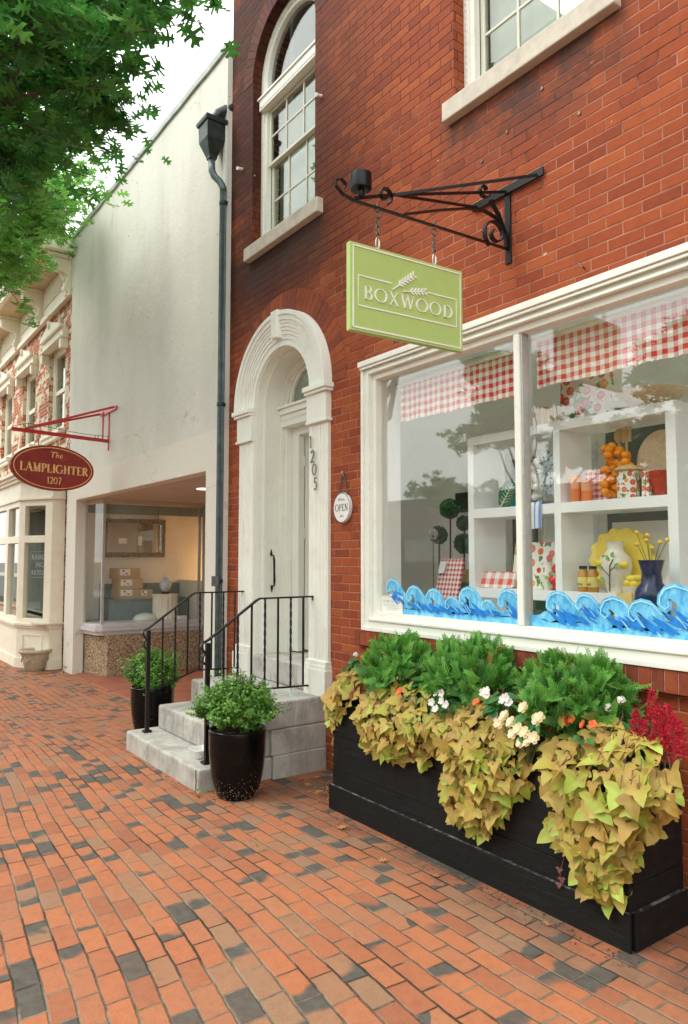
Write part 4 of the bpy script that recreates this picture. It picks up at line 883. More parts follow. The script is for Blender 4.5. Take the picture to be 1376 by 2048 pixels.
bk_ = thing('small_box', 'small white box on the display floor near the recessed shop door', 'box', (-11.5, 1.62, .662)); MB().box(-11.55, -11.45, 1.56, 1.70, .662, .72).build('box_body', 'paper', bk_, bevel=.003)

# ================================================================== VICTORIAN BUILDING AT THE LEFT
vic = thing('corner_building', 'whitewashed brick building with a bracketed cream cornice and bay shopfront', 'building', (-16, 0, -.14))
WINS = [(-13.95, -12.86), (-16.10, -15.00), (-18.25, -17.15), (-20.4, -19.3)]
MB().plate(rect(-26, -12.335, -.6, 7.0), [rect(a, b, 3.90, 5.50) for a, b in WINS] + [rect(-24, -12.66, .62, 2.62)], 0, .20, XZ).build('front_wall', 'brick_old', vic)
MB().box(-26, -25.9, .2, 7, -.6, 7).box(-26, -12.34, 7, 7.1, -.6, 7).box(-26, -12.34, .2, 7, 6.9, 7.0).build('rear_walls', 'brick_far', vic)
for a, b in WINS:
    f = MB(); f.plate(rect(a, b, 3.92, 5.50), [rect(a + .09, b - .09, 4.0, 5.42)], .07, .19, XZ); f.box(a + .09, b - .09, .10, .15, 4.66, 4.74)
    f.plate(rect(a + .09, b - .09, 4.0, 5.42), [rect(a + .13, b - .13, 4.05, 5.37)], .09, .14, XZ)
    wn_ = f.build('sash_window', 'cream', vic, bevel=.004)
    MB().box(a + .1, b - .1, .125, .13, 4.0, 5.4).build('pane', 'glass_dark', wn_)
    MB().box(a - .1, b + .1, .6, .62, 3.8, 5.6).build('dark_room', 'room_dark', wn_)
    h = MB(); c = (a + b) / 2
    up_ = [(a - .14, 5.50), (a - .14, 5.60), (a - .10, 5.68), (a + .14, 5.74), (c - .18, 5.80), (c, 5.86), (c + .18, 5.80), (b - .14, 5.74), (b + .10, 5.68), (b + .14, 5.60), (b + .14, 5.50)]
    h.plate(up_, [], -.10, .0, XZ); h.plate([(x, z + .001 if z < 5.55 else z + .045) for x, z in up_[1:-1]] + [(b + .18, 5.665), (a - .18, 5.665)][:0], [], -.16, -.101, XZ)
    h.box(a - .17, b + .17, -.15, .0, 5.455, 5.499); h.ball((c, -.16, 5.84), .07, 8, (1, .6, 1.2)); h.box(a - .16, a - .04, -.13, 0, 5.28, 5.454); h.box(b + .04, b + .16, -.13, 0, 5.28, 5.454)
    h.build('window_hood', 'cream', wn_, bevel=.01)
    MB().box(a - .12, b + .12, -.12, .09, 3.83, 3.90).box(a - .08, b + .08, -.08, .0, 3.76, 3.829).build('window_sill', 'cream', wn_, bevel=.01)
# cornice
co = MB(); co.box(-26, -12.36, -.04, .0, 6.12, 6.80); co.box(-26, -12.36, -.10, -.0405, 6.10, 6.19); co.box(-26, -12.36, -.07, -.0405, 6.20, 6.24)
corn = co.build('cornice_frieze', 'cream', vic, bevel=.006)
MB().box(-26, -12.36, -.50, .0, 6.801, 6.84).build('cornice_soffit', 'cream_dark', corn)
fa = MB(); prof = [(0, 0), (.06, .02), (.07, .10), (.12, .14), (.14, .24), (.0, .26)]
fa.sweep(prof, [(-26, -.50, 6.80, 0, -1), (-12.36, -.50, 6.80, 0, -1)]); fa.box(-26, -12.36, -.499, .0, 6.841, 7.05); fa.build('cornice_fascia', 'cream', corn)
MB().box(-26, -12.34, -.68, .1, 7.065, 7.10).build('roof_edge', plain('rusty_roof_edge', (.16, .06, .035), .8, var=.5, nscale=4, dirt=.5), corn)
mo = MB()
for k in range(120):
    x = -12.55 - k * .105
    if x < -12.52 and any(abs(x - q) < .16 for q in (-14.45, -16.45, -18.45, -20.45)) and mo.v: mo.build('frieze_carving', 'cream', corn, bevel=.006); mo = MB()
    if min(abs(x - q) for q in (-12.52, -14.45, -16.45, -18.45, -20.45)) > .16: mo.obox((x, -.055, 6.52), (.02, 0, .004), (0, .012, 0), (.03, 0, .13))
if mo.v: mo.build('frieze_carving', 'cream', corn, bevel=.006)
bo = []
for q in (-12.52, -14.45, -16.45, -18.45, -20.45):
    b = MB()   # scrolled bracket: side outline extruded sideways, plus volutes
    S_ = [(-.04, 6.10), (-.12, 6.12), (-.16, 6.22), (-.14, 6.34), (-.10, 6.44), (-.16, 6.50), (-.28, 6.52), (-.38, 6.58), (-.42, 6.68), (-.42, 6.74), (-.04, 6.74)]
    b.plate(S_, [], q - .065, q + .065, lambda a, c, d: (d, a, c))
    b.tube([(q - .08, -.34, 6.62), (q + .08, -.34, 6.62)], .075, 14); b.tube([(q - .078, -.11, 6.24), (q + .078, -.11, 6.24)], .062, 14)
    b.box(q - .11, q + .11, -.47, -.02, 6.742, 6.80); b.tube([(q - .04, -.385, 6.66), (q - .03, -.20, 6.50), (q - .0, -.155, 6.36)], .02, 6)
    b.build('cornice_bracket', 'cream', corn, bevel=.008)
# bay shopfront
bay = [(-12.54, -.02), (-12.54, -.23), (-13.22, -.59), (-14.25, -.59), (-24, -.59), (-24, -.02)]
def off(poly, d):
    (a, b, c, e, f, g) = poly; return [(a[0] + d, a[1]), (b[0] + d, b[1] - d), (c[0] + d * .35, c[1] - d), (e[0], e[1] - d), (f[0], f[1] - d), g]
PZ = lambda a, b, c: (a, b, c)
ba = MB(); ba.plate(off(bay, .0), [], -.5, .52, PZ); bb = ba.build('bay_apron', 'cream', vic, bevel=.005)
ba = MB()
for (o, z0, z1) in ((.03, .5205, .56), (.055, .5605, .60), (.02, -.5, .02), (.03, 2.66, 2.70), (.05, 2.98, 3.03), (.09, 3.031, 3.08), (.14, 3.081, 3.13)): ba.plate(off(bay, o), [], z0, z1, PZ)
ba.plate(off(bay, .0), [], 2.62, 2.979, PZ); ba.build('bay_moulding', 'cream', bb, bevel=.005)
def wallseg(p, q, z0, z1, th, mb, a0=0., a1=1.):
    p, q = Vector(p), Vector(q); P = p.lerp(q, a0); Q = p.lerp(q, a1); d = (Q - P); L = d.length; d.normalize(); n = Vector((-d.y, d.x)); c = (P + Q) / 2 + n * th / 2 * (1 if n.y > 0 else -1)
    mb.obox((c.x, c.y, (z0 + z1) / 2), (d.x * L / 2, d.y * L / 2, 0), (n.x * th / 2, n.y * th / 2, 0), (0, 0, (z1 - z0) / 2))
fr = MB(); segs = [(bay[1], bay[2]), (bay[2], bay[3]), (bay[3], (-15.9, -.59)), ((-15.9, -.59), (-17.5, -.59))]
fr.box(-12.60, -12.54, -.23, -.02, .60, 2.62)
gl = MB()
for i, (p, q) in enumerate(segs):
    L = (Vector(q) - Vector(p)).length; e = .13 / L; e2 = .16 / L if i == 0 else .07 / L
    wallseg(p, q, .60, 2.62, .10, fr, 0, e2); wallseg(p, q, .60, 2.62, .10, fr, 1 - e, 1); wallseg(p, q, .60, .68, .099, fr, e2, 1 - e); wallseg(p, q, 2.56, 2.62, .099, fr, e2, 1 - e); wallseg(p, q, 1.94, 2.06, .099, fr, e2, 1 - e)
    P = Vector(p).lerp(Vector(q), e2); Q = Vector(p).lerp(Vector(q), 1 - e); n = Vector((0, .05))
    gl.add([(P.x, P.y + .06, .68), (Q.x, Q.y + .06, .68), (Q.x, Q.y + .06, 2.56), (P.x, P.y + .06, 2.56)], [(0, 1, 2, 3)])
bf_ = fr.build('bay_window_frame', 'cream', vic, bevel=.005); gl.build('pane', 'glass_dark', bf_, fix=False)
ap = MB(); P, Q = Vector(bay[1]), Vector(bay[2]); dv = (Q - P).normalized(); nv = Vector((dv.y, -dv.x)) * (-1 if dv.x < 0 and dv.y > 0 else 1)
if nv.y > 0: nv = -nv
for (a0, a1, z0, z1) in ((.2, .8, .40, .42), (.2, .8, .02, .04), (.2, .22, .04, .40), (.78, .8, .04, .40)):
    A = P.lerp(Q, a0); B = P.lerp(Q, a1); c = (A + B) / 2 + nv * .006; L = (B - A).length / 2; ap.obox((c.x, c.y, (z0 + z1) / 2), (dv.x * L, dv.y * L, 0), (nv.x * .006, nv.y * .006, 0), (0, 0, (z1 - z0) / 2))
ap.build('apron_panel', 'cream', bb)
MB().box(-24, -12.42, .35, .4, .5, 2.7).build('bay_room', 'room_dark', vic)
MB().box(-24, -12.42, -.45, .35, .60, .62).build('bay_floor', 'room_floor', vic)
wlt = MB(); FZ = lambda a, b, c: (P.lerp(Q, a).x + nv.x * c, P.lerp(Q, a).y + .058 + nv.y * c, b)
# window writing, seen from its back
def mirror_text(s, a0, a1, z0, z1): lettering(wlt, s, a1, a0, z0, z1, FZ, .15, .11, (0, .002), serif=False)
mirror_text('RAMES', .24, .70, 1.66, 1.74); mirror_text('INGS', .24, .58, 1.53, 1.61); mirror_text('RATION', .24, .70, 1.40, 1.48)
linework(wlt, [(.20, 1.36), (.74, 1.36), (.74, 1.79), (.20, 1.79)], .006, FZ, (0, .002), True)
wlt.build('window_lettering', plain('faded_window_letter', (.30, .33, .32), .6), bf_)
urn = thing('stone_urn', 'weathered cast stone urn planter standing by the bay shopfront', 'urn', (-12.55, -.42, -.14))
MB().lathe([(.13, 0), (.15, .02), (.19, .18), (.215, .27), (.25, .29), (.26, .32), (.24, .345), (.21, .33), (.19, .28)], (-12.62, -.42, -.14), 28).build('urn_body', 'terracotta_grey', urn, smooth='auto')
sw_ = MB()
for k in range(7):
    a = 2 * math.pi * k / 7; sw_.tube([(-12.62 + (.205 + .0) * math.cos(a + q * .5) * (.92 + .1 * q / 3), -.42 + .205 * math.sin(a + q * .5) * (.92 + .1 * q / 3), -.14 + .24 - abs(q - 1.5) * -.02 - .10 * math.sin(q / 3 * math.pi)) for q in np.linspace(0, 3, 8)], .008, 6)
sw_.build('urn_garland', 'terracotta_grey', urn)
vs = thing('shop_sign_board', 'narrow upright sign board with dark strokes behind the bay window', 'sign', (-13.0, .1, .62)); MB().box(-13.07, -12.93, .06, .10, .62, 1.18).build('board', 'cream', vs); mb = MB()
for k in range(4): mb.box(-13.03, -12.97, .054, .059, .72 + k * .11, .735 + k * .11); mb.box(-13.01, -12.995, .054, .059, .70 + k * .11, .755 + k * .11)
mb.build('strokes', 'black', vs)

# ================================================================== DOWNSPOUT
dsn = thing('downspout', 'patinated copper downspout with a box rain head at the stucco corner', 'downspout', (-6.72, -.1, -.1))
hb = MB(); cx, cy = -6.715, -.175
def ringz(mb, lv):
    V = []; F = []
    for (hx_, hy_, z) in lv: V += [(cx - hx_, cy - hy_, z), (cx + hx_, cy - hy_, z), (cx + hx_, cy + hy_, z), (cx - hx_, cy + hy_, z)]
    for i in range(len(lv) - 1):
        for k in range(4): k2 = (k + 1) % 4; F.append((i * 4 + k, i * 4 + k2, i * 4 + 4 + k2, i * 4 + 4 + k))
    F.append((3, 2, 1, 0)); L = 4 * (len(lv) - 1); F.append((L, L + 1, L + 2, L + 3)); mb.add(V, F)
ringz(hb, [(.040, .040, 5.80), (.045, .045, 5.83), (.105, .10, 5.99), (.110, .105, 6.16)]); head = hb.build('rain_head', 'leadhead', dsn, bevel=.006)
hb = MB(); ringz(hb, [(.122, .117, 6.161), (.130, .125, 6.19), (.126, .120, 6.215)]); hb.build('head_rim', 'leadhead', head, bevel=.005)
MB().tube([(-6.70, -.16, 6.20), (-6.68, -.12, 6.30), (-6.66, -.04, 6.36), (-6.62, .03, 6.38)], .055, 12).build('scupper_pipe', 'leadhead', head, smooth=True)
MB().tube([(cx + .0, cy, 5.81), (cx + .01, cy, 5.68), (cx + .03, cy + .02, 5.62), (cx + .08, cy + .06, 5.55), (cx + .105, cy + .085, 5.48), (cx + .105, cy + .085, 5.44)], .036, 14).build('elbow', 'copper', dsn, smooth=True)
pp = MB(); px_, py_ = cx + .105, cy + .085; V = []; n = 28
for z in (5.47, -.10):
    for k in range(n): a = 2 * math.pi * k / n; r = .033 + .003 * math.cos(a * 14 / 2 * 2); V.append((px_ + r * math.cos(a), py_ + r * math.sin(a), z))
pp.add(V, [(k, (k + 1) % n, n + (k + 1) % n, n + k) for k in range(n)]); pp.build('pipe', 'copper', dsn)
for z in (1.42, 3.20, 5.3):
    s = MB(); s.lathe([(.038, 0), (.042, .005), (.042, .035), (.038, .04)], (px_, py_, z), 18)
    if z < 2: s.box(px_ - .06, px_ + .10, py_ - .052, py_ - .040, z - .03, z + .07)
    else: s.box(px_ - .0, px_ + .05, py_ + .01, py_ + .03, z, z + .03)
    s.build('pipe_strap', 'leadhead', dsn)
# ================================================================== HANGING SIGN AND BRACKET
def plane_map(P0, ang):
    d = Vector((math.sin(R(ang)), math.cos(R(ang)), 0)); n = Vector((d.y, -d.x, 0))   # n points to the viewer side (+x)
    def mp(t, z, c): q = Vector((P0[0], P0[1], 0)) - d * t; return (q.x - n.x * c, q.y - n.y * c, z)
    return mp, d, n
mp, dS, nS = plane_map((-2.89, 0), 3.5)
brk = thing('sign_bracket', 'black wrought iron scroll bracket projecting from the brick wall above the shop window', 'bracket', (-2.89, 0, 3.5))
V3 = lambda t, z, c=0: Vector(mp(t, z, c))
def mpath(pts, c=0): return [V3(t, z, c) for t, z in pts]
def scroll(t, z, r0, r1, a0, a1, n=26): return [(t + (r0 + (r1 - r0) * i / n) * math.cos(R(a0 + (a1 - a0) * i / n)), z + (r0 + (r1 - r0) * i / n) * math.sin(R(a0 + (a1 - a0) * i / n))) for i in range(n + 1)]
MB().box(-2.912, -2.868, -.012, 0, 3.44, 3.90).build('wall_bar', 'iron', brk, bevel=.002)
MB().box(-3.17, -2.61, -.024, -.0125, 3.87, 3.92).build('cross_bar', 'iron', brk, bevel=.002)
MB().bar(mpath([(.012, 3.53), (1.12, 3.53), (1.19, 3.545), (1.235, 3.58), (1.235, 3.61), (1.20, 3.625), (1.175, 3.605), (1.18, 3.585)]), .020, .008, nS).build('lower_arm', 'iron', brk)
for (x0, t1, z1) in ((-3.13, 1.12, 3.545), (-2.65, 1.12, 3.545), (-2.89, 1.10, 3.55)):
    MB().bar([(x0, -.022, 3.885), V3(.86, 3.635), V3(t1, z1)], .016, .008, (0, 0, 1)).build('stay', 'iron', brk)
MB().bar(mpath([(.80, 3.54), (.55, 3.63), (.33, 3.70), (.20, 3.72), (.10, 3.70), (.04, 3.64), (.015, 3.56), (.03, 3.48), (.08, 3.45), (.15, 3.47), (.185, 3.54), (.17, 3.61), (.12, 3.63), (.09, 3.59), (.105, 3.555), (.125, 3.56)][:6] + [(.02, 3.60)]), .026, .008, nS).build('brace', 'iron', brk)
MB().bar(mpath([(.30, 3.885), (.20, 3.86), (.15, 3.80), (.08, 3.72), (.03, 3.62), (.025, 3.54)][2:] ), .028, .008, nS).build('brace', 'iron', brk)
MB().bar(mpath(scroll(.115, 3.60, .095, .022, -60, 420, 34)), .030, .008, nS).build('scroll', 'iron', brk)
MB().bar(mpath(scroll(.20, 3.845, .045, .02, 200, 520, 20)), .028, .007, nS).build('scroll', 'iron', brk)
MB().bar(mpath(scroll(.925, 3.615, .048, .018, 240, -150, 24)), .028, .007, nS).build('scroll', 'iron', brk)
cupc = V3(1.08, 3.60); MB().lathe([(.010, -.045), (.018, -.035), (.018, 0), (.055, .002), (.058, .012), (.058, .085), (.052, .088), (.050, .02), (.001, .018)], cupc, 24).build('lamp_cup', 'iron', brk, smooth='auto')
sign = thing('hanging_sign', 'lime green rectangular hanging sign reading BOXWOOD with a leaf sprig', 'sign', tuple(V3(.78, 2.83)))
bd = MB(); bd.plate(rect(.396, 1.160, 2.832, 3.300), [], -.018, .018, mp); bd.build('board', 'green_sign', sign, bevel=.002)
def bothfaces(): return ((-.0215, -.0175),)
ln = MB(); D_ = (-.0225, -.0181)   # the viewer face of the board
nf = MB()
# the side facing the camera is +n (mp subtracts c*n), so negative depth lies towards the viewer
linework(ln, [(1.142, 2.850), (.414, 2.850), (.414, 3.282), (1.142, 3.282)], .008, mp, D_, True)
linework(ln, [(.897, 3.127), (1.110, 3.127), (1.110, 2.968), (.444, 2.968), (.444, 3.126), (.655, 3.126)], .007, mp, D_)
ln.build('border', 'sign_white', sign)
lt = MB(); mpf = lambda a, b, c: mp(1.556 - a, b, c)    # letters read left to right as t decreases
lettering(lt, 'BOXWOOD', 1.556 - 1.078, 1.556 - .474, 3.008, 3.080, mpf, .115, .045, (-.0240, -.0181), gap=.17); lt.build('lettering', 'sign_white', sign)
sp = MB()
def sprig(p0, p1, n, s0):
    p0, p1 = Vector(p0), Vector(p1); d = (p1 - p0).normalized(); nn_ = Vector((-d.y, d.x)); linework(sp, [tuple(p0), tuple(p0.lerp(p1, .5)), tuple(p1)], .0055, mpf, (-.0250, -.0181))
    for i in range(n):
        c = p0.lerp(p1, .34 + .66 * i / (n - 1))
        for sg in (-1, 1):
            e = c + d * .020 + nn_ * sg * .017; m_ = (c + e) / 2; w_ = (e - c).normalized(); q = Vector((-w_.y, w_.x)) * .0046
            sp.plate([tuple(c), tuple(m_ - q), tuple(e - q * .7), tuple(e + w_ * .005), tuple(e + q * .7), tuple(m_ + q)], [], -.0256, -.0181, mpf)
sprig((1.556 - .895, 3.092), (1.556 - .757, 3.196), 6, 1); sprig((1.556 - .822, 3.098), (1.556 - .682, 3.124), 5, 1)
sp.build('leaf_sprig', 'sign_white', sign)
bk2 = MB(); bk2.plate(rect(.41, 1.146, 2.846, 3.286), [rect(.418, 1.138, 2.854, 3.278)], .0181, .022, mp); bk2.build('rear_border', 'sign_white', sign)
for t in (.974, .585):
    ch = MB(); z = 3.535
    hook = MB(); hook.tube([V3(t, 3.55), V3(t, 3.515)] + [V3(t + .018 * math.sin(R(a)), 3.495 + .018 * math.cos(R(a))) for a in range(0, 361, 30)], .0046, 6); hook.tube([V3(t, 3.53), V3(t, 3.56)], .007, 6)
    hook.build('eye_bolt', 'iron_rust', sign)
    for i in range(5):
        zc = 3.462 - i * .021; s = (0 if i % 2 else 1)
        dirv = (dS if s else nS); ch.tube([V3(t, zc) + dirv * (.0085 * math.cos(R(a))) + Vector((0, 0, .0145 * math.sin(R(a)))) for a in range(0, 361, 36)], .0036, 5)
    ch.build('chain', 'iron_rust', sign)
    ql = MB(); ql.tube([V3(t, 3.335) + dS * (.011 * math.cos(R(a))) + Vector((0, 0, .034 * math.sin(R(a)))) for a in range(0, 361, 24)], .0036, 6); ql.tube([V3(t, 3.32) + dS * .011, V3(t, 3.35) + dS * .011], .0058, 6); ql.tube([V3(t, 3.30) + dS * .004 * math.cos(a) + Vector((0, 0, .012 * math.sin(a))) for a in np.linspace(0, 6.28, 10)], .003, 5)
    ql.build('quick_link', 'steel', sign)

# ================================================================== OVAL SIGN AND RED BRACKET
mpl, dL, nL = plane_map((-10.24, -.055), -15)
rb = thing('sign_bracket', 'red painted steel bracket on the stucco wall above the oval sign', 'bracket', (-10.24, -.055, 3.3))
L3 = lambda t, z, c=0: Vector(mpl(t, z, c))
MB().bar([L3(.0, 3.33), L3(1.40, 3.315)], .045, .012, (0, 0, 1)).bar([L3(.0, 3.352), L3(1.40, 3.337)], .03, .006, nL).build('lower_arm', 'red_iron', rb)
MB().box(-10.26, -10.22, -.070, -.056, 3.20, 3.78).build('wall_bar', 'red_iron', rb)
MB().box(-10.60, -9.88, -.082, -.0705, 3.74, 3.79).build('cross_bar', 'red_iron', rb)
for x0 in (-9.92, -10.56): MB().bar([(x0, -.09, 3.77), L3(1.22, 3.345)], .030, .012, (0, 0, 1)).build('stay', 'red_iron', rb)
MB().bar([L3(.10, 3.34), L3(.10, 3.74)], .016, .016, nL).build('post', 'red_iron', rb)
wr = MB(); wr.tube([L3(1.37, 3.36), L3(1.18, 3.42), L3(.80, 3.40), L3(.40, 3.385), (-10.24, -.06, 3.40)], .004, 5)
for t, z in ((1.18, 3.42), (.66, 3.40), (.22, 3.39), (.17, 3.39)): wr.tube([L3(t, 3.34), L3(t, z)], .006, 5)
wr.build('conduit_wire', 'iron_rust', rb)
osg = thing('hanging_sign', 'crimson oval hanging sign with gilt lettering The LAMPLIGHTER 1207', 'sign', tuple(L3(.82, 2.56)))
oc, ozc, orx, orz = .825, 2.865, .585, .300
EL = lambda k, n=56: [(oc + orx * k * math.cos(2 * math.pi * i / n), ozc + orz * (1 - (1 - k) * 1.6) * math.sin(2 * math.pi * i / n)) for i in range(n)]
MB().plate(EL(1), [], -.022, .022, mpl).build('board', 'crimson', osg, bevel=.005)
g = MB(); linework(g, EL(.935), .009, mpl, (-.0245, -.0222), True); g.build('border', 'gold', osg)
mlf = lambda a, b, c: mpl(2 * oc - a, b, c)
t0 = MB(); lettering(t0, 'LAMPLIGHTER', oc - .47, oc + .49, 2.80, 2.915, mlf, .20, .065, (-.0265, -.0222), gap=.07)
t0.build('lettering', 'gold', osg); t0 = MB(); lettering(t0, '1207', oc - .10, oc + .105, 2.655, 2.745, mlf, .13, .07, (-.0265, -.0222), gap=.12, serif=False)
t0.build('lettering', 'gold', osg); tx = MB()
sl2 = lambda a, b, c: mlf(a + (b - 3.0) * .25, b, c)
T_ = (-.0265, -.0222); ox = oc - .055
for p, wd in (([(ox - .02, 3.078), (ox + .065, 3.078)], .007), ([(ox + .022, 3.078), (ox + .022, 3.005)], .013), ([(ox + .075, 3.082), (ox + .075, 3.005)], .010), ([(ox + .078, 3.035), (ox + .095, 3.048), (ox + .108, 3.040), (ox + .108, 3.005)], .008), ([(ox + .128, 3.026), (ox + .160, 3.026), (ox + .156, 3.045), (ox + .142, 3.050), (ox + .128, 3.038), (ox + .127, 3.018), (ox + .140, 3.006), (ox + .162, 3.010)], .007)):
    linework(tx, p, wd, sl2, T_)
tx.build('lettering', 'gold', osg)
for t in (1.04, .603):
    c = MB(); c.tube([L3(t, 3.30), L3(t, 3.27)], .005, 5); c.tube([L3(t, 3.25) + dL * (.022 * math.cos(R(a))) + Vector((0, 0, .022 * math.sin(R(a)))) for a in range(0, 361, 36)], .004, 5); c.tube([L3(t, 3.228), L3(t, 3.12)], .006, 6); c.build('hanger', 'iron_rust', osg)

# ================================================================== OPEN SIGN
op = thing('open_sign', 'round white wooden sign reading We\'re OPEN hung on a cord from the brick wall', 'sign', (-4.595, -.02, 1.93))
RX, RZ = .112, .118
c = (-4.595, 2.058); n = 44; D2 = [(c[0] + RX * math.cos(2 * math.pi * i / n), c[1] + RZ * math.sin(2 * math.pi * i / n)) for i in range(n)]
MB().plate(D2, [], -.030, -.006, XZ).build('disc', 'paper', op, bevel=.002)
r_ = MB(); linework(r_, [(c[0] + (a - c[0]) * .965, c[1] + (b - c[1]) * .965) for a, b in D2], .004, XZ, (-.0315, -.0302), True); r_.build('rim_line', plain('navy_rim', (.03, .05, .14), .5), op)
tt = MB(); lettering(tt, 'OPEN', c[0] - .085, c[0] + .085, c[1] - .026, c[1] + .028, XZ, .10, .05, (-.0320, -.0302), gap=.10)
def script(pts, w=.0022): linework(tt, pts, w, XZ, (-.0320, -.0302))
bx_, bz = c[0] - .045, c[1] + .055
script([(bx_, bz + .022), (bx_ + .006, bz), (bx_ + .014, bz + .016), (bx_ + .022, bz), (bx_ + .030, bz + .024)]); script([(bx_ + .034, bz + .006), (bx_ + .044, bz + .010), (bx_ + .040, bz + .014), (bx_ + .034, bz + .006), (bx_ + .040, bz), (bx_ + .050, bz + .004)])
script([(bx_ + .053, bz + .022), (bx_ + .051, bz + .016)]); script([(bx_ + .056, bz), (bx_ + .059, bz + .011), (bx_ + .066, bz + .010)]); script([(bx_ + .069, bz + .005), (bx_ + .078, bz + .009), (bx_ + .074, bz + .013), (bx_ + .069, bz + .005), (bx_ + .076, bz), (bx_ + .088, bz + .006)])
script([(c[0] - .020, c[1] - .075), (c[0] - .004, c[1] - .052), (c[0] - .010, c[1] - .070), (c[0] + .004, c[1] - .062), (c[0] + .010, c[1] - .072), (c[0] + .030, c[1] - .060)])
tt.build('lettering', 'black', op)
cd_ = MB(); cd_.tube([(-4.655, -.018, 2.155), (-4.600, -.012, 2.330)], .0045, 6).tube([(-4.535, -.018, 2.155), (-4.592, -.012, 2.330)], .0045, 6)
for k in range(9):
    f = k / 9
    cd_.ball((-4.655 + .055 * f, -.018, 2.155 + .175 * f), .0075, 6, (1, 1, 1.3)); cd_.ball((-4.535 - .057 * f, -.018, 2.155 + .175 * f), .0075, 6, (1, 1, 1.3))
cd_.build('cord', 'iron_rust', op); MB().tube([(-4.596, .01, 2.335), (-4.596, -.025, 2.34)], .006, 6).build('nail', 'steel', op)

# ================================================================== STEPS
st = thing('entrance_steps', 'worn pale marble entrance steps leading up to the arched white door', 'steps', (-5.6, -.6, 0))
def slab(name, x0, x1, y0, y1, z0, z1, seed, bev=.012):
    o = MB().box(x0, x1, y0, y1, z0, z1).build(name, 'step', st, bevel=bev); return o
slab('bottom_step', -6.37, -4.868, -1.085, -.0, -.02, .158, 1, .018)
slab('middle_step', -6.31, -4.885, -.818, -.0, .1585, .362, 2, .018)
slab('landing', -6.22, -4.842, -.548, -.001, .3625, .572, 3, .016)
MB().box(-4.8838, -4.842, -.50, -.0015, .17, .3615).box(-4.867, -4.835, -.49, -.0018, -.02, .1685).build('side_block', 'step', st, bevel=.008)
ck = MB(); ck.tube([(-4.90, -1.087, .158), (-4.905, -1.088, .12), (-4.895, -1.088, .08), (-4.902, -1.088, .03), (-4.898, -1.088, 0)], .003, 5).build('crack', 'black', st)

# ================================================================== RAILINGS
def railing(x, label):
    t = thing('iron_railing', label, 'railing', (x, -.96, .16), 'iron railings either side of the steps')
    MB().box(x - .016, x + .016, -.976, -.944, .165, 1.035).build('post', 'iron', t, bevel=.003)
    MB().box(x - .034, x + .034, -.994, -.926, .158, .176).build('post_foot', 'iron', t, bevel=.003)
    zt = lambda y: 1.05 + (1.345 - 1.05) * min(1, (y + .96) / .42)
    hr = MB(); P = [(x, y, z) for y, z in ((-.955, .885), (-.985, .88), (-1.005, .905), (-1.0, .94), (-.985, .96), (-1.0, .985), (-1.015, 1.01), (-1.005, 1.035), (-.96, 1.055), (-.55, 1.338), (-.52, 1.35), (0, 1.352))]
    hr.bar(P, .034, .013, (1, 0, 0)); hr.build('handrail', 'iron', t, bevel=.003)
    MB().bar([(x, -.0, 1.335), (x, -.03, 1.335)], .03, .03, (1, 0, 0)).build('wall_socket', 'iron', t)
    MB().bar([(x, -.95, .50), (x, -.52, .648), (x, -.50, .65), (x, -.01, .635)], .024, .012, (1, 0, 0)).build('bottom_rail', 'iron', t)
    for k in range(7):
        y = -.83 + k * .118; zb = .50 + (.648 - .50) * min(1, (y + .95) / .43); z1 = zt(y)
        if k % 2 == 0: MB().bar([(x, y, zb), (x, y, z1)], .013, .013, (1, 0, 0)).build('picket', 'iron', t)
        else: MB().bar([(x, y, zb + (z1 - zb) * i / 40) for i in range(41)], .014, .014, (1, 0, 0), twist=math.pi * 5).build('twisted_picket', 'iron', t)
    return t
railing(-6.2, 'black iron railing on the far side of the steps, nearer the downspout')
railing(-5.0, 'black iron railing on the near side of the steps, above the front pot')
lk = thing('padlock', 'small padlock with a pale blue body hanging on the railing', 'padlock', (-5.0, -.215, .56))
MB().box(-5.012, -4.985, -.245, -.185, .545, .605).build('lock_body', plain('pale_blue_lock', (.52, .66, .68), .4), lk, bevel=.008)
MB().box(-5.0125, -4.9845, -.240, -.190, .549, .566).build('lock_band', 'black', lk)
MB().tube([(-4.998, -.235, .605)] + [(-4.998, -.215 + .02 * math.cos(R(a)), .640 + .024 * math.sin(R(a))) for a in (180, 140, 90, 40, 0)] + [(-4.998, -.195, .605)], .005, 8).build('shackle', 'steel', lk)
ds_ = thing('ceramic_dish', 'small white square dish left on the bottom marble step', 'dish', (-5.19, -.92, .158))
dm = MB(); V = []
for (h, z) in ((.052, 0), (.064, .012), (.072, .058), (.078, .064), (.074, .066), (.066, .056), (.055, .014)):
    for k in range(24):
        a = 2 * math.pi * k / 24; e = (abs(math.cos(a)) ** 5 + abs(math.sin(a)) ** 5) ** (-1 / 5); V.append((-5.19 + h * e * math.cos(a) * 1.15, -.92 + h * e * math.sin(a), .159 + z))
F = [(i * 24 + k, i * 24 + (k + 1) % 24, (i + 1) * 24 + (k + 1) % 24, (i + 1) * 24 + k) for i in range(6) for k in range(24)] + [tuple(range(23, -1, -1)), tuple(6 * 24 + k for k in range(24))]
dm.add(V, F).build('dish_body', plain('white_glaze', (.78, .77, .74), .2, var=.02, bmp=0), ds_, smooth='auto')

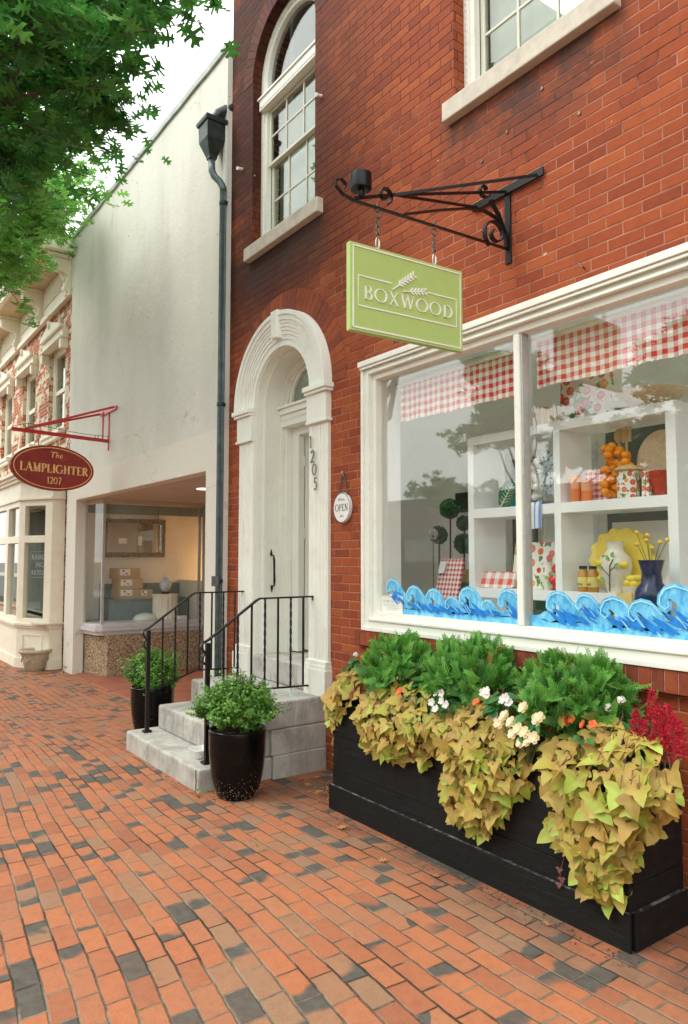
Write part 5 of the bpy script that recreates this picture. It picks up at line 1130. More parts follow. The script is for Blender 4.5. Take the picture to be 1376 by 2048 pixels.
# ================================================================== POTS AND SHRUBS
def pot(x, y, z, label):
    t = thing('glazed_pot', label, 'pot', (x, y, z), 'tall black glazed pots flanking the steps')
    MB().lathe([(.001, 0), (.128, 0), (.142, .012), (.158, .06), (.176, .13), (.190, .22), (.198, .32), (.200, .42), (.202, .455), (.198, .468), (.188, .470), (.182, .460), (.180, .40), (.001, .40)], (x, y, z), 56, cap=False).build('pot_body', 'pot', t, smooth=True)
    sp_ = MB(); rr = random.Random(int(abs(x) * 10))
    for i in range(420):   # grit splashed round the foot
        a = rr.uniform(0, 2 * math.pi); h = abs(rr.gauss(0, .07)) + .01; r = .142 + (.034 if h > .13 else h * .28) ; r = np.interp(h, [0, .06, .13, .22], [.139, .159, .177, .191]); q = rr.uniform(.0008, .0022)
        sp_.ball((x + r * math.cos(a), y + r * math.sin(a), z + h), q, 4)
    sp_.build('dried_splashes', 'mortar', t)
    s = MB(); V = []; n = 26; m_ = 6
    for i in range(m_ + 1):
        for k in range(n): a = 2 * math.pi * k / n; r = .181 * i / m_; V.append((x + r * math.cos(a), y + r * math.sin(a), z + .435 + rr.uniform(-.012, .012) + .012 * (1 - i / m_)))
    F = [(i * n + k, i * n + (k + 1) % n, (i + 1) * n + (k + 1) % n, (i + 1) * n + k) for i in range(m_) for k in range(n)]
    for i in range(260):
        a = rr.uniform(0, 6.28); r = .172 * math.sqrt(rr.random()); q = rr.uniform(.004, .011); c_ = Vector((x + r * math.cos(a), y + r * math.sin(a), z + .445 + rr.uniform(0, .008)))
        u = Vector((rr.gauss(0, 1), rr.gauss(0, 1), rr.gauss(0, .5))).normalized() * q; v = u.orthogonal().normalized() * q * .4; s.obox(c_, u, v, u.cross(v).normalized() * q * .25)
    s.add(V, F); s.build('mulch', 'soil', t); return t
pot(-4.67, -.88, 0, 'front glossy black pot beside the corner of the bottom step')
pot(-6.70, -.72, gz(-6.7), 'rear glossy black pot on the far side of the steps')
LEAF6 = ([(0, 0, 0), (-.38, .35, .08), (-.30, .8, .04), (0, 1, -.05), (.30, .8, .04), (.38, .35, .08), (0, .5, -.02)], [(0, 6, 1), (1, 6, 2), (2, 6, 3), (3, 6, 4), (4, 6, 5), (5, 6, 0)])
def boxwood(x, y, z, rx, rz, zc, nb, label, seed):
    t = thing('boxwood_shrub', label, 'shrub', (x, y, z), 'small boxwood shrubs in the black pots'); rr = random.Random(seed); nr = np.random.RandomState(seed)
    stm = MB(); P = []; N = []; T = []; Sc = []
    for b in range(nb):
        d = Vector((rr.gauss(0, 1), rr.gauss(0, 1), rr.gauss(.15, .8))).normalized(); k = rr.uniform(.62, 1.06) * (1 + .17 * math.sin(d.x * 6 + d.y * 4 + seed) * math.cos(d.z * 5 + seed))
        if rr.random() < .10: k *= 1.25
        e = Vector((x + d.x * rx * k, y + d.y * rx * k, zc + d.z * rz * k)); b0 = Vector((x + rr.uniform(-.03, .03), y + rr.uniform(-.03, .03), z)); m_ = b0.lerp(e, .5) + Vector((d.x * .02, d.y * .02, .03))
        if b % 3 == 0: stm.tube([b0, m_, e], [.006, .003, .0012], 4, cap=False)
        pts = [m_.lerp(e, q) for q in np.linspace(.25, 1, 11)]; ax = (e - m_).normalized()
        for q, p in enumerate(pts):
            for sg in range(3):
                side = Vector((rr.gauss(0, 1), rr.gauss(0, 1), rr.gauss(0, .7))); side = (side - ax * side.dot(ax)).normalized()
                P.append(tuple(p + side * .003)); tip = (side + ax * .8 + Vector((0, 0, .1))).normalized(); T.append(tuple(tip)); nrm = (Vector((0, 0, .9)) + d * .7 + Vector((rr.gauss(0, .45), rr.gauss(0, .45), rr.gauss(0, .45)))); N.append(tuple(nrm)); Sc.append(rr.uniform(.013, .024))
    MB().many(*LEAF6, frames(P, N, T, Sc)).build('foliage', 'box', t, fix=False); stm.build('stems', 'bark', t); return t
boxwood(-4.68, -.885, .44, .285, .185, .650, 620, 'bright green boxwood shrub in the front black pot', 11)
boxwood(-6.70, -.72, .32, .25, .215, .62, 480, 'rounder boxwood shrub in the rear black pot behind the railing', 12)

# ================================================================== PLANTER
pl = thing('planter_box', 'long black stained wooden planter box full of plants under the shop window', 'planter', (-2.9, -.25, 0))
PX0, PX1, PY0, PY1, PH = -4.06, -1.865, -.485, -.06, .70
MB().box(PX0, PX1, PY0, PY0 + .03, .02, .262).box(PX0 + .002, PX1 - .002, PY0 + .002, PY0 + .032, .2635, .482).box(PX0, PX1, PY0, PY0 + .03, .4835, PH).build('front_boards', 'planter', pl, bevel=.003)
MB().box(PX1 - .03, PX1 + .001, PY0 + .031, PY1, .02, .262).box(PX1 - .031, PX1 - .001, PY0 + .033, PY1, .2635, .482).box(PX1 - .03, PX1 + .001, PY0 + .031, PY1, .4835, PH).build('end_boards', 'planter', pl, bevel=.003)
MB().box(PX0, PX0 + .03, PY0 + .033, PY1, .02, PH).box(PX0 + .031, PX1 - .032, PY1 - .03, PY1, .02, PH).build('rear_boards', 'planter', pl, bevel=.003)
MB().box(PX0 - .02, PX1 + .010, PY0 - .018, PY0 - .0005, 0, .158).box(PX1 + .0015, PX1 + .020, PY0 + .012, PY1, 0, .158).box(PX0 - .02, PX0 - .0005, PY0, PY1, 0, .158).build('base_board', 'planter', pl, bevel=.003)
def worn():
    m, t, b, o = newmat('worn_black_edge'); c = ramp(t, noise(t, pos(t), 16, 8, .75), [(.46, (.010, .010, .010)), (.60, (.20, .19, .17))]); t.links.new(c, b.inputs['Base Color']); b.inputs['Roughness'].default_value = .8; return m
M['worn'] = worn()
MB().box(PX0 - .019, PX1 + .008, PY0 - .0165, PY0 - .001, .1582, .1600).box(PX1 + .002, PX1 + .0185, PY0 + .014, PY1, .1582, .1600).build('base_cap', 'worn', pl)
MB().box(PX0 + .03, PX1 - .03, PY0 + .032, PY1 - .03, .55, .645).build('soil', 'soil', pl)

# arborvitae: many flat ferny sprays
def spray():
    V = []; F = []
    def strip(p, q, w0, w1):
        d = Vector((q[0] - p[0], q[1] - p[1])).normalized(); n_ = Vector((-d.y, d.x)); b = len(V)
        V.extend([(p[0] + n_.x * w0, p[1] + n_.y * w0, p[2]), (p[0] - n_.x * w0, p[1] - n_.y * w0, p[2]), (q[0] - n_.x * w1, q[1] - n_.y * w1, q[2]), (q[0] + n_.x * w1, q[1] + n_.y * w1, q[2])]); F.append((b, b + 1, b + 2, b + 3))
    zf = lambda y: .10 * math.sin(y * 2.6)
    strip((0, 0, 0), (0, .5, zf(.5)), .026, .024); strip((0, .5, zf(.5)), (0, 1, zf(1)), .028, .018)
    for i in range(7):
        y = .14 + i * .125; L = .40 * (1 - .55 * y) 
        for sg in (-1, 1):
            a = R(48 - i * 3); e = (sg * L * math.sin(a), y + L * math.cos(a), zf(y) - .06 * L); strip((0, y, zf(y)), e, .022, .016)
            for k in (.45, .75):
                s_ = (e[0] * k, y + (e[1] - y) * k, zf(y)); l2 = L * .42 * (1.2 - k); strip(s_, (s_[0] + sg * l2 * math.sin(a + R(30)), s_[1] + l2 * math.cos(a + R(30)), zf(y) + .02), .019, .012); strip(s_, (s_[0] + sg * l2 * math.sin(a - R(34)), s_[1] + l2 * math.cos(a - R(34)), zf(y) - .03), .019, .012)
    return V, F
SPR = spray()
# one connected island per spray would split; give all strips of a spray one shared root triangle fan
def arbor(x, y, z, r, rz, n, label, seed):
    t = thing('arborvitae', label, 'shrub', (x, y, .60), 'globe arborvitae in the planter'); rr = random.Random(seed); P = []; N = []; T = []; Sc = []
    for i in range(n):
        d = Vector((rr.gauss(0, 1), rr.gauss(0, 1), rr.gauss(.1, .9))).normalized()
        lump = 1 + .10 * math.sin(d.x * 6 + seed) * math.cos(d.z * 5 + seed * 2) + .06 * math.sin(d.y * 11)
        k = rr.choice((1, 1, 1, .85, .68)) * lump * (1.10 if rr.random() < .12 else 1) * rr.uniform(.93, 1.05); s = rr.uniform(.085, .135)
        e = Vector((x + d.x * r * k, y + d.y * r * k, z + d.z * rz * k)); tip = (d + Vector((rr.gauss(0, .35), rr.gauss(0, .35), .45 + rr.gauss(0, .25)))).normalized(); P.append(tuple(e - tip * s * .8)); T.append(tuple(tip))
        N.append((rr.gauss(0, .7) + d.x, rr.gauss(0, .7) + d.y, rr.gauss(0, .5))); Sc.append(s)
    MB().many(*SPR, frames(P, N, T, Sc)).build('foliage', 'arb', t, fix=False)
    s_ = MB()
    for i in range(16):
        d = Vector((rr.gauss(0, .6), rr.gauss(0, .6), 1)).normalized(); s_.tube([(x, y, .62), (x + d.x * r * .4, y + d.y * r * .4, z - rz * .4), (x + d.x * r * .8, y + d.y * r * .8, z + d.z * rz * .7)], [.008, .005, .002], 5, cap=False)
    s_.build('stems', 'bark', t); return t
arbor(-3.62, -.27, .955, .235, .215, 850, 'globe arborvitae nearest the doorway, at the left end of the planter', 21)
arbor(-2.99, -.27, .975, .265, .225, 1000, 'middle globe arborvitae of the three in the black planter', 22)
arbor(-2.28, -.27, .985, .275, .200, 1000, 'globe arborvitae with rusty tips, third from the doorway in the planter', 23)

# sweet potato vine leaf, tip at +y, lightly folded
VL = [(0, .02), (-.20, -.16), (-.42, -.12), (-.64, .04), (-.55, .20), (-.34, .30), (-.30, .50), (-.16, .76), (0, .96), (.16, .76), (.30, .50), (.34, .30), (.55, .20), (.64, .04), (.42, -.12), (.20, -.16)]
vz = lambda a, b: .17 * abs(a) ** 1.3 - .22 * (b - .25) ** 2 + .03 * math.sin(9 * a + 5 * b)
VLv = [(a, b, vz(a, b)) for a, b in VL] + [(a * .5, .30 + (b - .30) * .55, vz(a * .5, .30 + (b - .30) * .55) - .012 * (i % 2)) for i, (a, b) in enumerate(VL)] + [(0, .30, -.03)]
VLf = [(i, (i + 1) % 16, 16 + (i + 1) % 16, 16 + i) for i in range(16)] + [(32, 16 + i, 16 + (i + 1) % 16) for i in range(16)]
VLf = [tuple(f) for f in VLf]
def inpoly(p, poly):
    c_ = False; n = len(poly)
    for i in range(n):
        (x1, y1), (x2, y2) = poly[i], poly[i - 1]
        if (y1 > p[1]) != (y2 > p[1]) and p[0] < (x2 - x1) * (p[1] - y1) / (y2 - y1) + x1: c_ = not c_
    return c_
def pdist(p, poly):
    m_ = 9; p = Vector(p)
    for i in range(len(poly)):
        a, b = Vector(poly[i - 1]), Vector(poly[i]); ab = b - a; t_ = max(0, min(1, (p - a).dot(ab) / max(ab.dot(ab), 1e-9))); m_ = min(m_, (a + ab * t_ - p).length)
    return m_
def vine(poly, n, label, seed, yface=PY0, size=.076, wrap=None):
    """trailing vine: leaves spill over the rim and cascade down the face of the box"""
    rr = random.Random(seed); xs = [p[0] for p in poly]; zs = [p[1] for p in poly]; cx_ = sum(xs) / len(xs)
    t = thing('sweet_potato_vine', label, 'vine', (cx_, yface, .65), 'chartreuse sweet potato vines spilling over the planter')
    P = []; N = []; T = []; Sc = []; stems = MB(); pts = []; tries = 0
    while len(pts) < n and tries < n * 60:
        tries += 1; p = (rr.uniform(min(xs), max(xs)), rr.uniform(min(zs), max(zs)))
        if not inpoly(p, poly): continue
        lay = len(pts) % 3
        if any((p[0] - q[0]) ** 2 + (p[1] - q[1]) ** 2 < (.034 if lay == q[2] else .014) ** 2 for q in pts): continue
        pts.append((p[0], p[1], lay))
    for (a, b, lay) in pts:
        dd_ = min(.10, pdist((a, b), poly)); bulge = .022 + .95 * dd_ * (1.0 if b < .70 else .8) ; dep = bulge * (1, .66, .30)[lay] + rr.uniform(-.008, .008)
        y = yface - dep + (max(0, b - .70) * .75)
        if wrap and wrap == 'left' : y += max(0, (PX0 + .10 - a)) * .8
        P.append((a, y, b + .03)); s = size * rr.choice((1.25, 1.1, 1, .9, .75, .5)) * (1 if lay < 2 else .9); Sc.append(s)
        up_ = max(0, min(1, (b - .62) / .28)); T.append((rr.gauss(0, .75) + (a - cx_) * 1.2, -.25 - .65 * up_ + rr.gauss(0, .2), -1 + .75 * up_ + rr.gauss(0, .35)))
        N.append((rr.gauss(0, .42) + .15, -1 + .5 * up_ + rr.gauss(0, .2), .30 + .9 * up_ + rr.gauss(0, .4)))
        if lay == 0: stems.tube([(a, y + .004, b + .03), (a * .9 + cx_ * .1, y + .04, b + .075)], .0018, 4, cap=False)
    MB().many(VLv, VLf, frames(P, N, T, Sc)).build('foliage', 'vine', t, fix=False, smooth=True)
    for k in range(0 if wrap else 6):
        x0 = cx_ + rr.uniform(-.12, .12); lowz = min(zs) + .05; xe = x0 + rr.uniform(-.05, .05); stems.tube([(x0, yface + .08, .66), (x0, yface - .03, .71), (x0 * .6 + xe * .4, yface - .05, .55), (xe, yface - .02, max(lowz, .25 + rr.random() * .1))], .0035, 5, cap=False)
    stems.build('runners', 'stem_red', t); return t
vine([(-4.37, .80), (-4.22, .87), (-4.02, .86), (-3.84, .84), (-3.80, .74), (-3.90, .67), (-4.00, .55), (-4.02, .34), (-4.06, .24), (-4.13, .24), (-4.16, .42), (-4.33, .45), (-4.42, .58)], 165, 'vine tumbling off the end of the planter next to the steps', 31, wrap='left', size=.082)
vine([(-3.72, .78), (-3.55, .86), (-3.25, .87), (-3.02, .84), (-2.93, .70), (-3.04, .62), (-3.10, .46), (-3.20, .53), (-3.33, .45), (-3.62, .45), (-3.72, .60)], 225, 'broad yellow-green vine below the first arborvitae from the doorway', 32)
vine([(-3.08, .74), (-2.90, .84), (-2.74, .90), (-2.52, .91), (-2.41, .80), (-2.37, .53), (-2.50, .43), (-2.58, .29), (-2.70, .21), (-2.84, .22), (-2.97, .38), (-2.90, .50), (-3.00, .62)], 330, 'long trailing vine below the middle arborvitae', 33)
vine([(-2.27, .74), (-2.15, .84), (-2.0, .89), (-1.84, .86), (-1.72, .80), (-1.64, .74), (-1.60, .66), (-1.70, .57), (-1.76, .46), (-1.88, .30), (-1.90, .18), (-2.06, .12), (-2.10, .28), (-2.26, .36), (-2.20, .48), (-2.28, .56)], 310, 'largest vine, hanging over the near corner of the black planter', 34, size=.083)
# thin purple runner
rn = thing('vine_runner', 'thin purple vine shoot dangling below the largest vine', 'vine', (-2.16, -.52, .25)); MB().tube([(-2.12, -.53, .40), (-2.17, -.52, .30), (-2.20, -.51, .22), (-2.20, -.51, .15)], .0022, 5).build('shoot', 'stem_red', rn)
MB().many(VLv, VLf, frames([(-2.20, -.515, .24), (-2.19, -.515, .20), (-2.205, -.515, .17), (-2.05, -.52, .30)], [(.3, -1, .1)] * 4, [(-.1, 0, -1), (.2, 0, -1), (0, 0, -1), (0, 0, -1)], [.028, .03, .026, .04])).build('shoot_leaves', leafmat('purple_leaf', [(0, (.20, .05, .09)), (1, (.32, .12, .12))]), rn, fix=False)

# bedding plants among them
BROAD = ([(0, 0, 0), (-.26, .18, .06), (-.34, .45, .06), (-.22, .78, 0), (0, 1, -.08), (.22, .78, 0), (.34, .45, .06), (.26, .18, .06), (0, .5, -.03)], [(8, i, (i + 1) % 8) for i in range(8)])
PET = ([(0, 0, 0), (-.40, .45, .10), (-.28, .95, .14), (.28, .95, .14), (.40, .45, .10)], [(0, 1, 2, 3, 4)])
def bedding(name, x, y, z, h, nl, ls, label, flowers, seed, cat='plant', group=None, leaf='green_leaf', spread=.10):
    t = thing(name, label, cat, (x, y, .64), group); rr = random.Random(seed); P = []; N = []; T = []; Sc = []; s_ = MB()
    for i in range(nl):
        a = rr.uniform(0, 6.28); f = rr.uniform(.2, 1); c_ = (x + spread * f * .6 * math.cos(a), y + spread * f * .6 * math.sin(a), z - h * .5 + h * (1 - f * .6) * rr.uniform(.5, 1))
        P.append(c_); T.append((math.cos(a), math.sin(a), rr.uniform(-.5, .3))); N.append((math.cos(a) * .3 + rr.gauss(0, .2), math.sin(a) * .3 + rr.gauss(0, .2) - .2, 1)); Sc.append(ls * rr.uniform(.7, 1.15))
        if i % 3 == 0: s_.tube([(x, y, .63), c_], .003, 4, cap=False)
    MB().many(*BROAD, frames(P, N, T, Sc)).build('leaves', leaf, t, fix=False); s_.build('stems', 'stem', t)
    for (mat, pts, fs, npet, style) in flowers:
        for (dx, dy, dz) in pts:
            P = []; N = []; T = []; Sc = []; c_ = Vector((x + dx, y + dy, z + dz))
            if style == 'cluster':
                for q in range(26):
                    d = Vector((rr.gauss(0, 1), rr.gauss(0, 1) - .4, rr.gauss(.5, .8))).normalized(); e = c_ + d * fs * .55
                    for k in range(4): a = k * 1.57 + rr.random(); u = d.orthogonal().normalized(); v = d.cross(u); P.append(tuple(e)); T.append(tuple(u * math.cos(a) + v * math.sin(a))); N.append(tuple(d)); Sc.append(fs * .26)
            else:
                f0 = Vector((rr.gauss(0, .25), -1, .55 + rr.gauss(0, .2))).normalized(); u = f0.orthogonal().normalized(); v = f0.cross(u)
                for L in range(npet // 5):
                    for k in range(5): a = k * 1.2566 + L * .6; P.append(tuple(c_ + f0 * L * .006)); T.append(tuple((u * math.cos(a) + v * math.sin(a)) + f0 * (.25 + L * .45))); N.append(tuple(f0 - (u * math.cos(a) + v * math.sin(a)) * .3)); Sc.append(fs * (1 - L * .22))
            MB().many(*PET, frames(P, N, T, Sc)).build('blossom', mat, t, fix=False)
    return t
LG = 'white-flowered plants in the planter'
bedding('lantana', -4.12, -.22, .90, .20, 34, .085, 'tall leafy plant with white flower heads at the doorway end of the planter', [('petal_white', [(-.01, -.02, .085), (-.05, -.03, .03)], .030, 5, 'cluster')], 41, group=LG)
bedding('lantana', -3.28, -.36, .86, .20, 34, .080, 'dark-leaved plant with a pale bud in front of the first arborvitae from the doorway', [('petal_cream', [(-.20, -.03, .06)], .028, 5, 'cluster')], 42, group=LG)
bedding('lantana', -2.0, -.30, .90, .22, 44, .085, 'leafy plant with white flower heads between the last arborvitae and the crimson plumes', [('petal_white', [(.03, -.05, .115), (-.03, -.06, .075)], .032, 5, 'cluster')], 43, group=LG)
bedding('impatiens', -2.98, -.47, .86, .13, 26, .065, 'white impatiens in the gap between the two middle vines', [('petal_white', [(-.02, -.05, .05), (.03, -.06, .02), (-.01, -.07, -.03), (.06, -.06, .005), (.02, -.05, .06), (-.05, -.06, .0)], .026, 5, 'open')], 44, group='white impatiens')
bedding('impatiens', -2.58, -.46, .92, .16, 40, .070, 'white impatiens with larger leaves, between the middle and last arborvitae', [('petal_white', [(-.08, -.05, .045), (-.04, -.06, .04), (.06, -.06, .03), (.10, -.06, .02), (.02, -.07, -.06), (.08, -.06, .045), (-.06, -.05, .055)], .027, 5, 'open')], 45, group='white impatiens')
bedding('begonia', -2.38, -.50, .85, .14, 26, .080, 'pale yellow double begonia trailing over the planter rim', [('petal_cream', [(-.10, -.05, .03), (-.05, -.06, .01), (0, -.07, -.01), (.04, -.07, -.02), (.10, -.05, .05), (.02, -.07, -.07), (.07, -.08, -.06), (-.03, -.07, -.04), (.02, -.05, .09), (.10, -.08, -.03), (.12, -.06, .06), (-.14, -.05, -.01)], .034, 15, 'open')], 46)
bedding('marigold', -2.10, -.46, .86, .06, 8, .05, 'small orange blossoms at the foot of the last arborvitae', [('petal_orange', [(-.07, -.02, .04), (-.03, -.03, .06), (.03, -.03, .045), (.08, -.03, .055), (-.055, -.035, .062)], .024, 10, 'open')], 47)
bedding('marigold', -3.18, -.50, .86, .04, 5, .04, 'single scarlet blossom above the broad vine', [('petal_orange', [(-.10, -.05, .015), (-.09, -.055, .03)], .026, 10, 'open')], 48)
bedding('marigold', -2.80, -.48, .90, .04, 5, .04, 'single orange blossom above the long trailing vine', [('petal_orange', [(.10, -.04, .01)], .026, 10, 'open')], 49)
# crimson plumes
cl = thing('celosia', 'crimson feathery celosia plumes at the near end of the planter', 'plant', (-1.95, -.3, .64)); rr = random.Random(51)
for (px, pz, hh, w_) in ((-1.93, .84, .10, .030), (-1.87, .90, .13, .034), (-1.83, .84, .13, .036), (-1.80, .88, .10, .034), (-1.76, .82, .13, .036), (-1.90, .80, .10, .030), (-1.73, .78, .14, .036), (-1.80, .76, .12, .04), (-1.85, .74, .10, .035)):
    px += .05; pz += .04; hh *= 1.1; w_ *= 1.15; P = []; N = []; T = []; Sc = []; y = -.36 + rr.uniform(-.04, .04)
    for i in range(430):
        f = rr.random(); a = rr.uniform(0, 6.28); r = w_ * (1 - f) ** .6 * rr.uniform(.5, 1.1) + .003; d = Vector((math.cos(a), math.sin(a), .5)); P.append((px + r * math.cos(a) * .7, y + r * math.sin(a) * .7, pz + hh * f)); T.append(tuple(d)); N.append((rr.gauss(0, 1), rr.gauss(0, 1), rr.gauss(0, 1))); Sc.append(rr.uniform(.008, .017))
    MB().many([(-.2, 0, 0), (.2, 0, 0), (0, 1, 0)], [(0, 1, 2)], frames(P, N, T, Sc)).build('plume', 'petal_red', cl, fix=False)
    MB().tube([(px * .5 - .94, -.30, .63), (px, y, pz)], .004, 5).build('stalk', 'stem', cl)
P = []; N = []; T = []; Sc = []
for i in range(16): a = rr.uniform(0, 6.28); P.append((-1.90 + rr.uniform(-.02, .05), -.37, .78 + rr.uniform(0, .07))); T.append((math.cos(a), -.5, math.sin(a) * .6)); N.append((0, -.6, 1)); Sc.append(rr.uniform(.05, .08))
MB().many(*BROAD, frames(P, N, T, Sc)).build('leaves', 'green_leaf', cl, fix=False)

# fallen leaves, weeds, litter
rr = random.Random(61)
OAKL = [(0, 0), (-.06, .14), (-.30, .10), (-.22, .24), (-.10, .28), (-.12, .36), (-.44, .40), (-.50, .54), (-.34, .52), (-.14, .52), (-.14, .60), (-.36, .76), (-.30, .88), (-.16, .80), (-.10, .82), (0, 1.0), (.10, .82), (.16, .80), (.30, .88), (.36, .76), (.14, .60), (.14, .52), (.34, .52), (.50, .54), (.44, .40), (.12, .36), (.10, .28), (.22, .24), (.30, .10), (.06, .14)]
tri = tessellate_polygon([[Vector((a, b, 0)) for a, b in OAKL]])
OAKv = [(a, b, .10 * abs(a) - .10 * b * b) for a, b in OAKL]; OAKf = [tuple(q) for q in tri]
spots = [(-4.72, -.30), (-4.66, -.22), (-4.60, -.33), (-4.35, -.72), (-3.6, -.70), (-3.2, -.78), (-2.9, -.66), (-6.95, -1.05), (-7.4, -1.5), (-2.2, -.60), (-8.3, -.9), (-4.45, -.26), (-4.38, -.35), (-3.75, -.62)]
for i, (x, y) in enumerate(spots):
    z = und(x, y) + .008; o = MB().many(OAKv, OAKf, frames([(x, y, z)], [(rr.gauss(0, .15), rr.gauss(0, .15), 1)], [(rr.gauss(0, 1), rr.gauss(0, 1), 0)], [rr.uniform(.04, .09)])).build('fallen_leaf', 'dry', None, fix=False)
    tag(o, 'dry curled oak leaf fallen on the brick pavement', 'leaf', 'fallen leaves on the pavement')
P = []; N = []; T = []; Sc = []
for i in range(260): x = rr.gauss(-4.22, .10); y = rr.uniform(-.42, -.05); P.append((x, y, .006 + abs(rr.gauss(0, .03)))); T.append((rr.gauss(0, 1), rr.gauss(0, 1), rr.gauss(.2, .4))); N.append((rr.gauss(0, 1), rr.gauss(0, 1), 1)); Sc.append(rr.uniform(.03, .08))
o = MB().many([(-.06, 0, 0), (.06, 0, 0), (.03, .6, .12), (0, 1, 0)], [(0, 1, 2, 3)], frames(P, N, T, Sc)).build('dead_stems', 'dry', None, fix=False); tag(o, 'dry brown plant litter heaped between the steps and the planter', 'litter', kind='stuff')
P = []; N = []; T = []; Sc = []
for i in range(900):
    k = rr.random()
    if k < .35: x = rr.uniform(-6.4, -4.85); y = -1.10 - abs(rr.gauss(0, .03))
    elif k < .75: x = rr.uniform(-4.1, -1.8); y = -.52 - abs(rr.gauss(0, .05))
    else: a = rr.uniform(0, 6.28); q = .15 + abs(rr.gauss(0, .05)); x = -4.67 + q * math.cos(a); y = -.88 + q * math.sin(a)
    P.append((x, y, und(x, y) + .003)); T.append((rr.gauss(0, 1), rr.gauss(0, 1), 0)); N.append((rr.gauss(0, .4), rr.gauss(0, .4), 1)); Sc.append(rr.uniform(.003, .012))
o = MB().many([(-.3, 0, 0), (.3, 0, .1), (.35, .7, 0), (0, 1, .1), (-.3, .6, 0)], [(0, 1, 2, 3, 4)], frames(P, N, T, Sc)).build('grit', 'soil', None, fix=False); tag(o, 'dark crumbs of soil and grit along the planter and step edges', 'debris', kind='stuff')
def weed(x, y, n, h, seed, label):
    q = random.Random(seed); P = []; N = []; T = []; Sc = []
    for i in range(n): a = q.uniform(0, 6.28); f = q.random(); P.append((x + .05 * f * math.cos(a), y + .04 * f * math.sin(a), und(x, y) + h * q.random())); T.append((math.cos(a), math.sin(a), q.uniform(0, .8))); N.append((q.gauss(0, .3), q.gauss(0, .3) - .3, 1)); Sc.append(q.uniform(.02, .05))
    t = thing('weed', label, 'weed', (x, y, und(x, y)), 'weeds in the pavement joints'); MB().many(*BROAD, frames(P, N, T, Sc)).build('leaves', 'weed', t, fix=False)
weed(-12.2, -.45, 26, .12, 1, 'leafy weed growing at the foot of the stone urn'); weed(-11.8, -.20, 18, .14, 2, 'upright weed growing at the foot of the stucco pier'); weed(-4.83, -1.10, 8, .06, 3, 'tiny weed sprouting between the bottom step and the front pot')
ms = MB(); P = []; N = []; T = []; Sc = []
for (mx_, my_, dx, dy, n) in ((-3.75, -1.20, .30, .0, 26), (-3.35, -.68, .05, .03, 10), (-3.0, -.62, .05, .03, 10), (-3.15, -.60, .03, .02, 8)):
    for i in range(n): P.append((mx_ + rr.uniform(-.5, .5) * dx, my_ + rr.gauss(0, .006), und(mx_, my_) + .002)); T.append((rr.gauss(0, 1), rr.gauss(0, 1), .5)); N.append((rr.gauss(0, .4), rr.gauss(0, .4), 1)); Sc.append(rr.uniform(.004, .012))
o = MB().many(*BROAD, frames(P, N, T, Sc)).build('moss', 'weed', None, fix=False); tag(o, 'thin line of green moss in the pavement joints', 'moss', kind='stuff')
# ================================================================== TREES
def grow(mb, a, b, r0, r1, sag=0, n=6, seed=0, wob=.05):
    q = random.Random(seed); a, b = Vector(a), Vector(b); L = (b - a).length; P = []
    for i in range(n + 1): f = i / n; P.append(a.lerp(b, f) + Vector((q.gauss(0, wob), q.gauss(0, wob), q.gauss(0, wob) - sag * 4 * f * (f - 1) * -1)) * (L * .25 if 0 < i < n else 0))
    mb.tube(P, [r0 + (r1 - r0) * i / n for i in range(n + 1)], 7, cap=False); return P
def oak(name, label, base, trunk_h, tr, clusters, mat, seed, leaf=.15, per=240, group=None):
    t = thing(name, label, 'tree', base, group); q = random.Random(seed); top = Vector(base) + Vector((0, 0, trunk_h))
    tk = MB(); grow(tk, base, top, tr, tr * .7, 0, 8, seed, .02); tk.build('trunk', 'bark', t, smooth=True)
    lm = MB(); P = []; N = []; T = []; Sc = []
    for ci, (cx_, cy_, cz_, rr_) in enumerate(clusters):
        c_ = Vector((cx_, cy_, cz_)); bp = grow(lm, top - Vector((0, 0, q.uniform(0, trunk_h * .3))), c_, tr * .28, .008, 0, 7, seed + ci, .06)
        for tw in range(int(9 * rr_ / .5)):
            e = c_ + Vector((q.gauss(0, .55), q.gauss(0, .55), q.gauss(0, .38))) * rr_; s0 = bp[-2].lerp(c_, q.random()); lm.tube([s0, s0.lerp(e, .5) + Vector((0, 0, .05)), e], [.008, .005, .002], 4, cap=False)
            k = int(per * rr_ / .5 / 9)
            for i in range(k):
                f = q.uniform(.25, 1.08); p = s0.lerp(e, f) + Vector((q.gauss(0, .09), q.gauss(0, .09), q.gauss(0, .07) + .03)) ; a = q.uniform(0, 6.28)
                P.append(tuple(p)); T.append((math.cos(a), math.sin(a), -.35 + q.gauss(0, .4))); N.append((q.gauss(0, .5), q.gauss(0, .5), 1)); Sc.append(leaf * q.uniform(.65, 1.15))
    lm.build('limbs', 'bark', t); MB().many(OAKv, OAKf, frames(P, N, T, Sc)).build('crown', mat, t, fix=False); return t
near = [(-4.9, -2.33, 5.13, .55), (-5.28, -1.9, 5.66, .6), (-5.50, -1.5, 6.15, .55), (-5.35, -1.25, 6.35, .42), (-5.37, -2.13, 5.06, .55), (-5.72, -1.65, 5.62, .55), (-6.10, -1.65, 5.50, .48), (-6.45, -1.25, 5.72, .32), (-6.37, -2.1, 5.1, .55), (-6.77, -1.75, 5.45, .48), (-5.1, -2.7, 5.5, .7), (-5.9, -2.5, 5.8, .7), (-7.6, -1.9, 5.6, .6), (-7.0, -1.6, 6.3, .5), (-4.9, -1.8, 6.2, .5), (-6.4, -1.8, 6.6, .6), (-5.9, -3.2, 5.6, .8), (-7.2, -2.9, 5.6, .8)]
oak('oak_tree', 'large dark-leaved oak at the kerb whose boughs overhang the top left', (-10.6, -4.5, -.1), 4.6, .24, near, 'oak', 71, .165, 175)
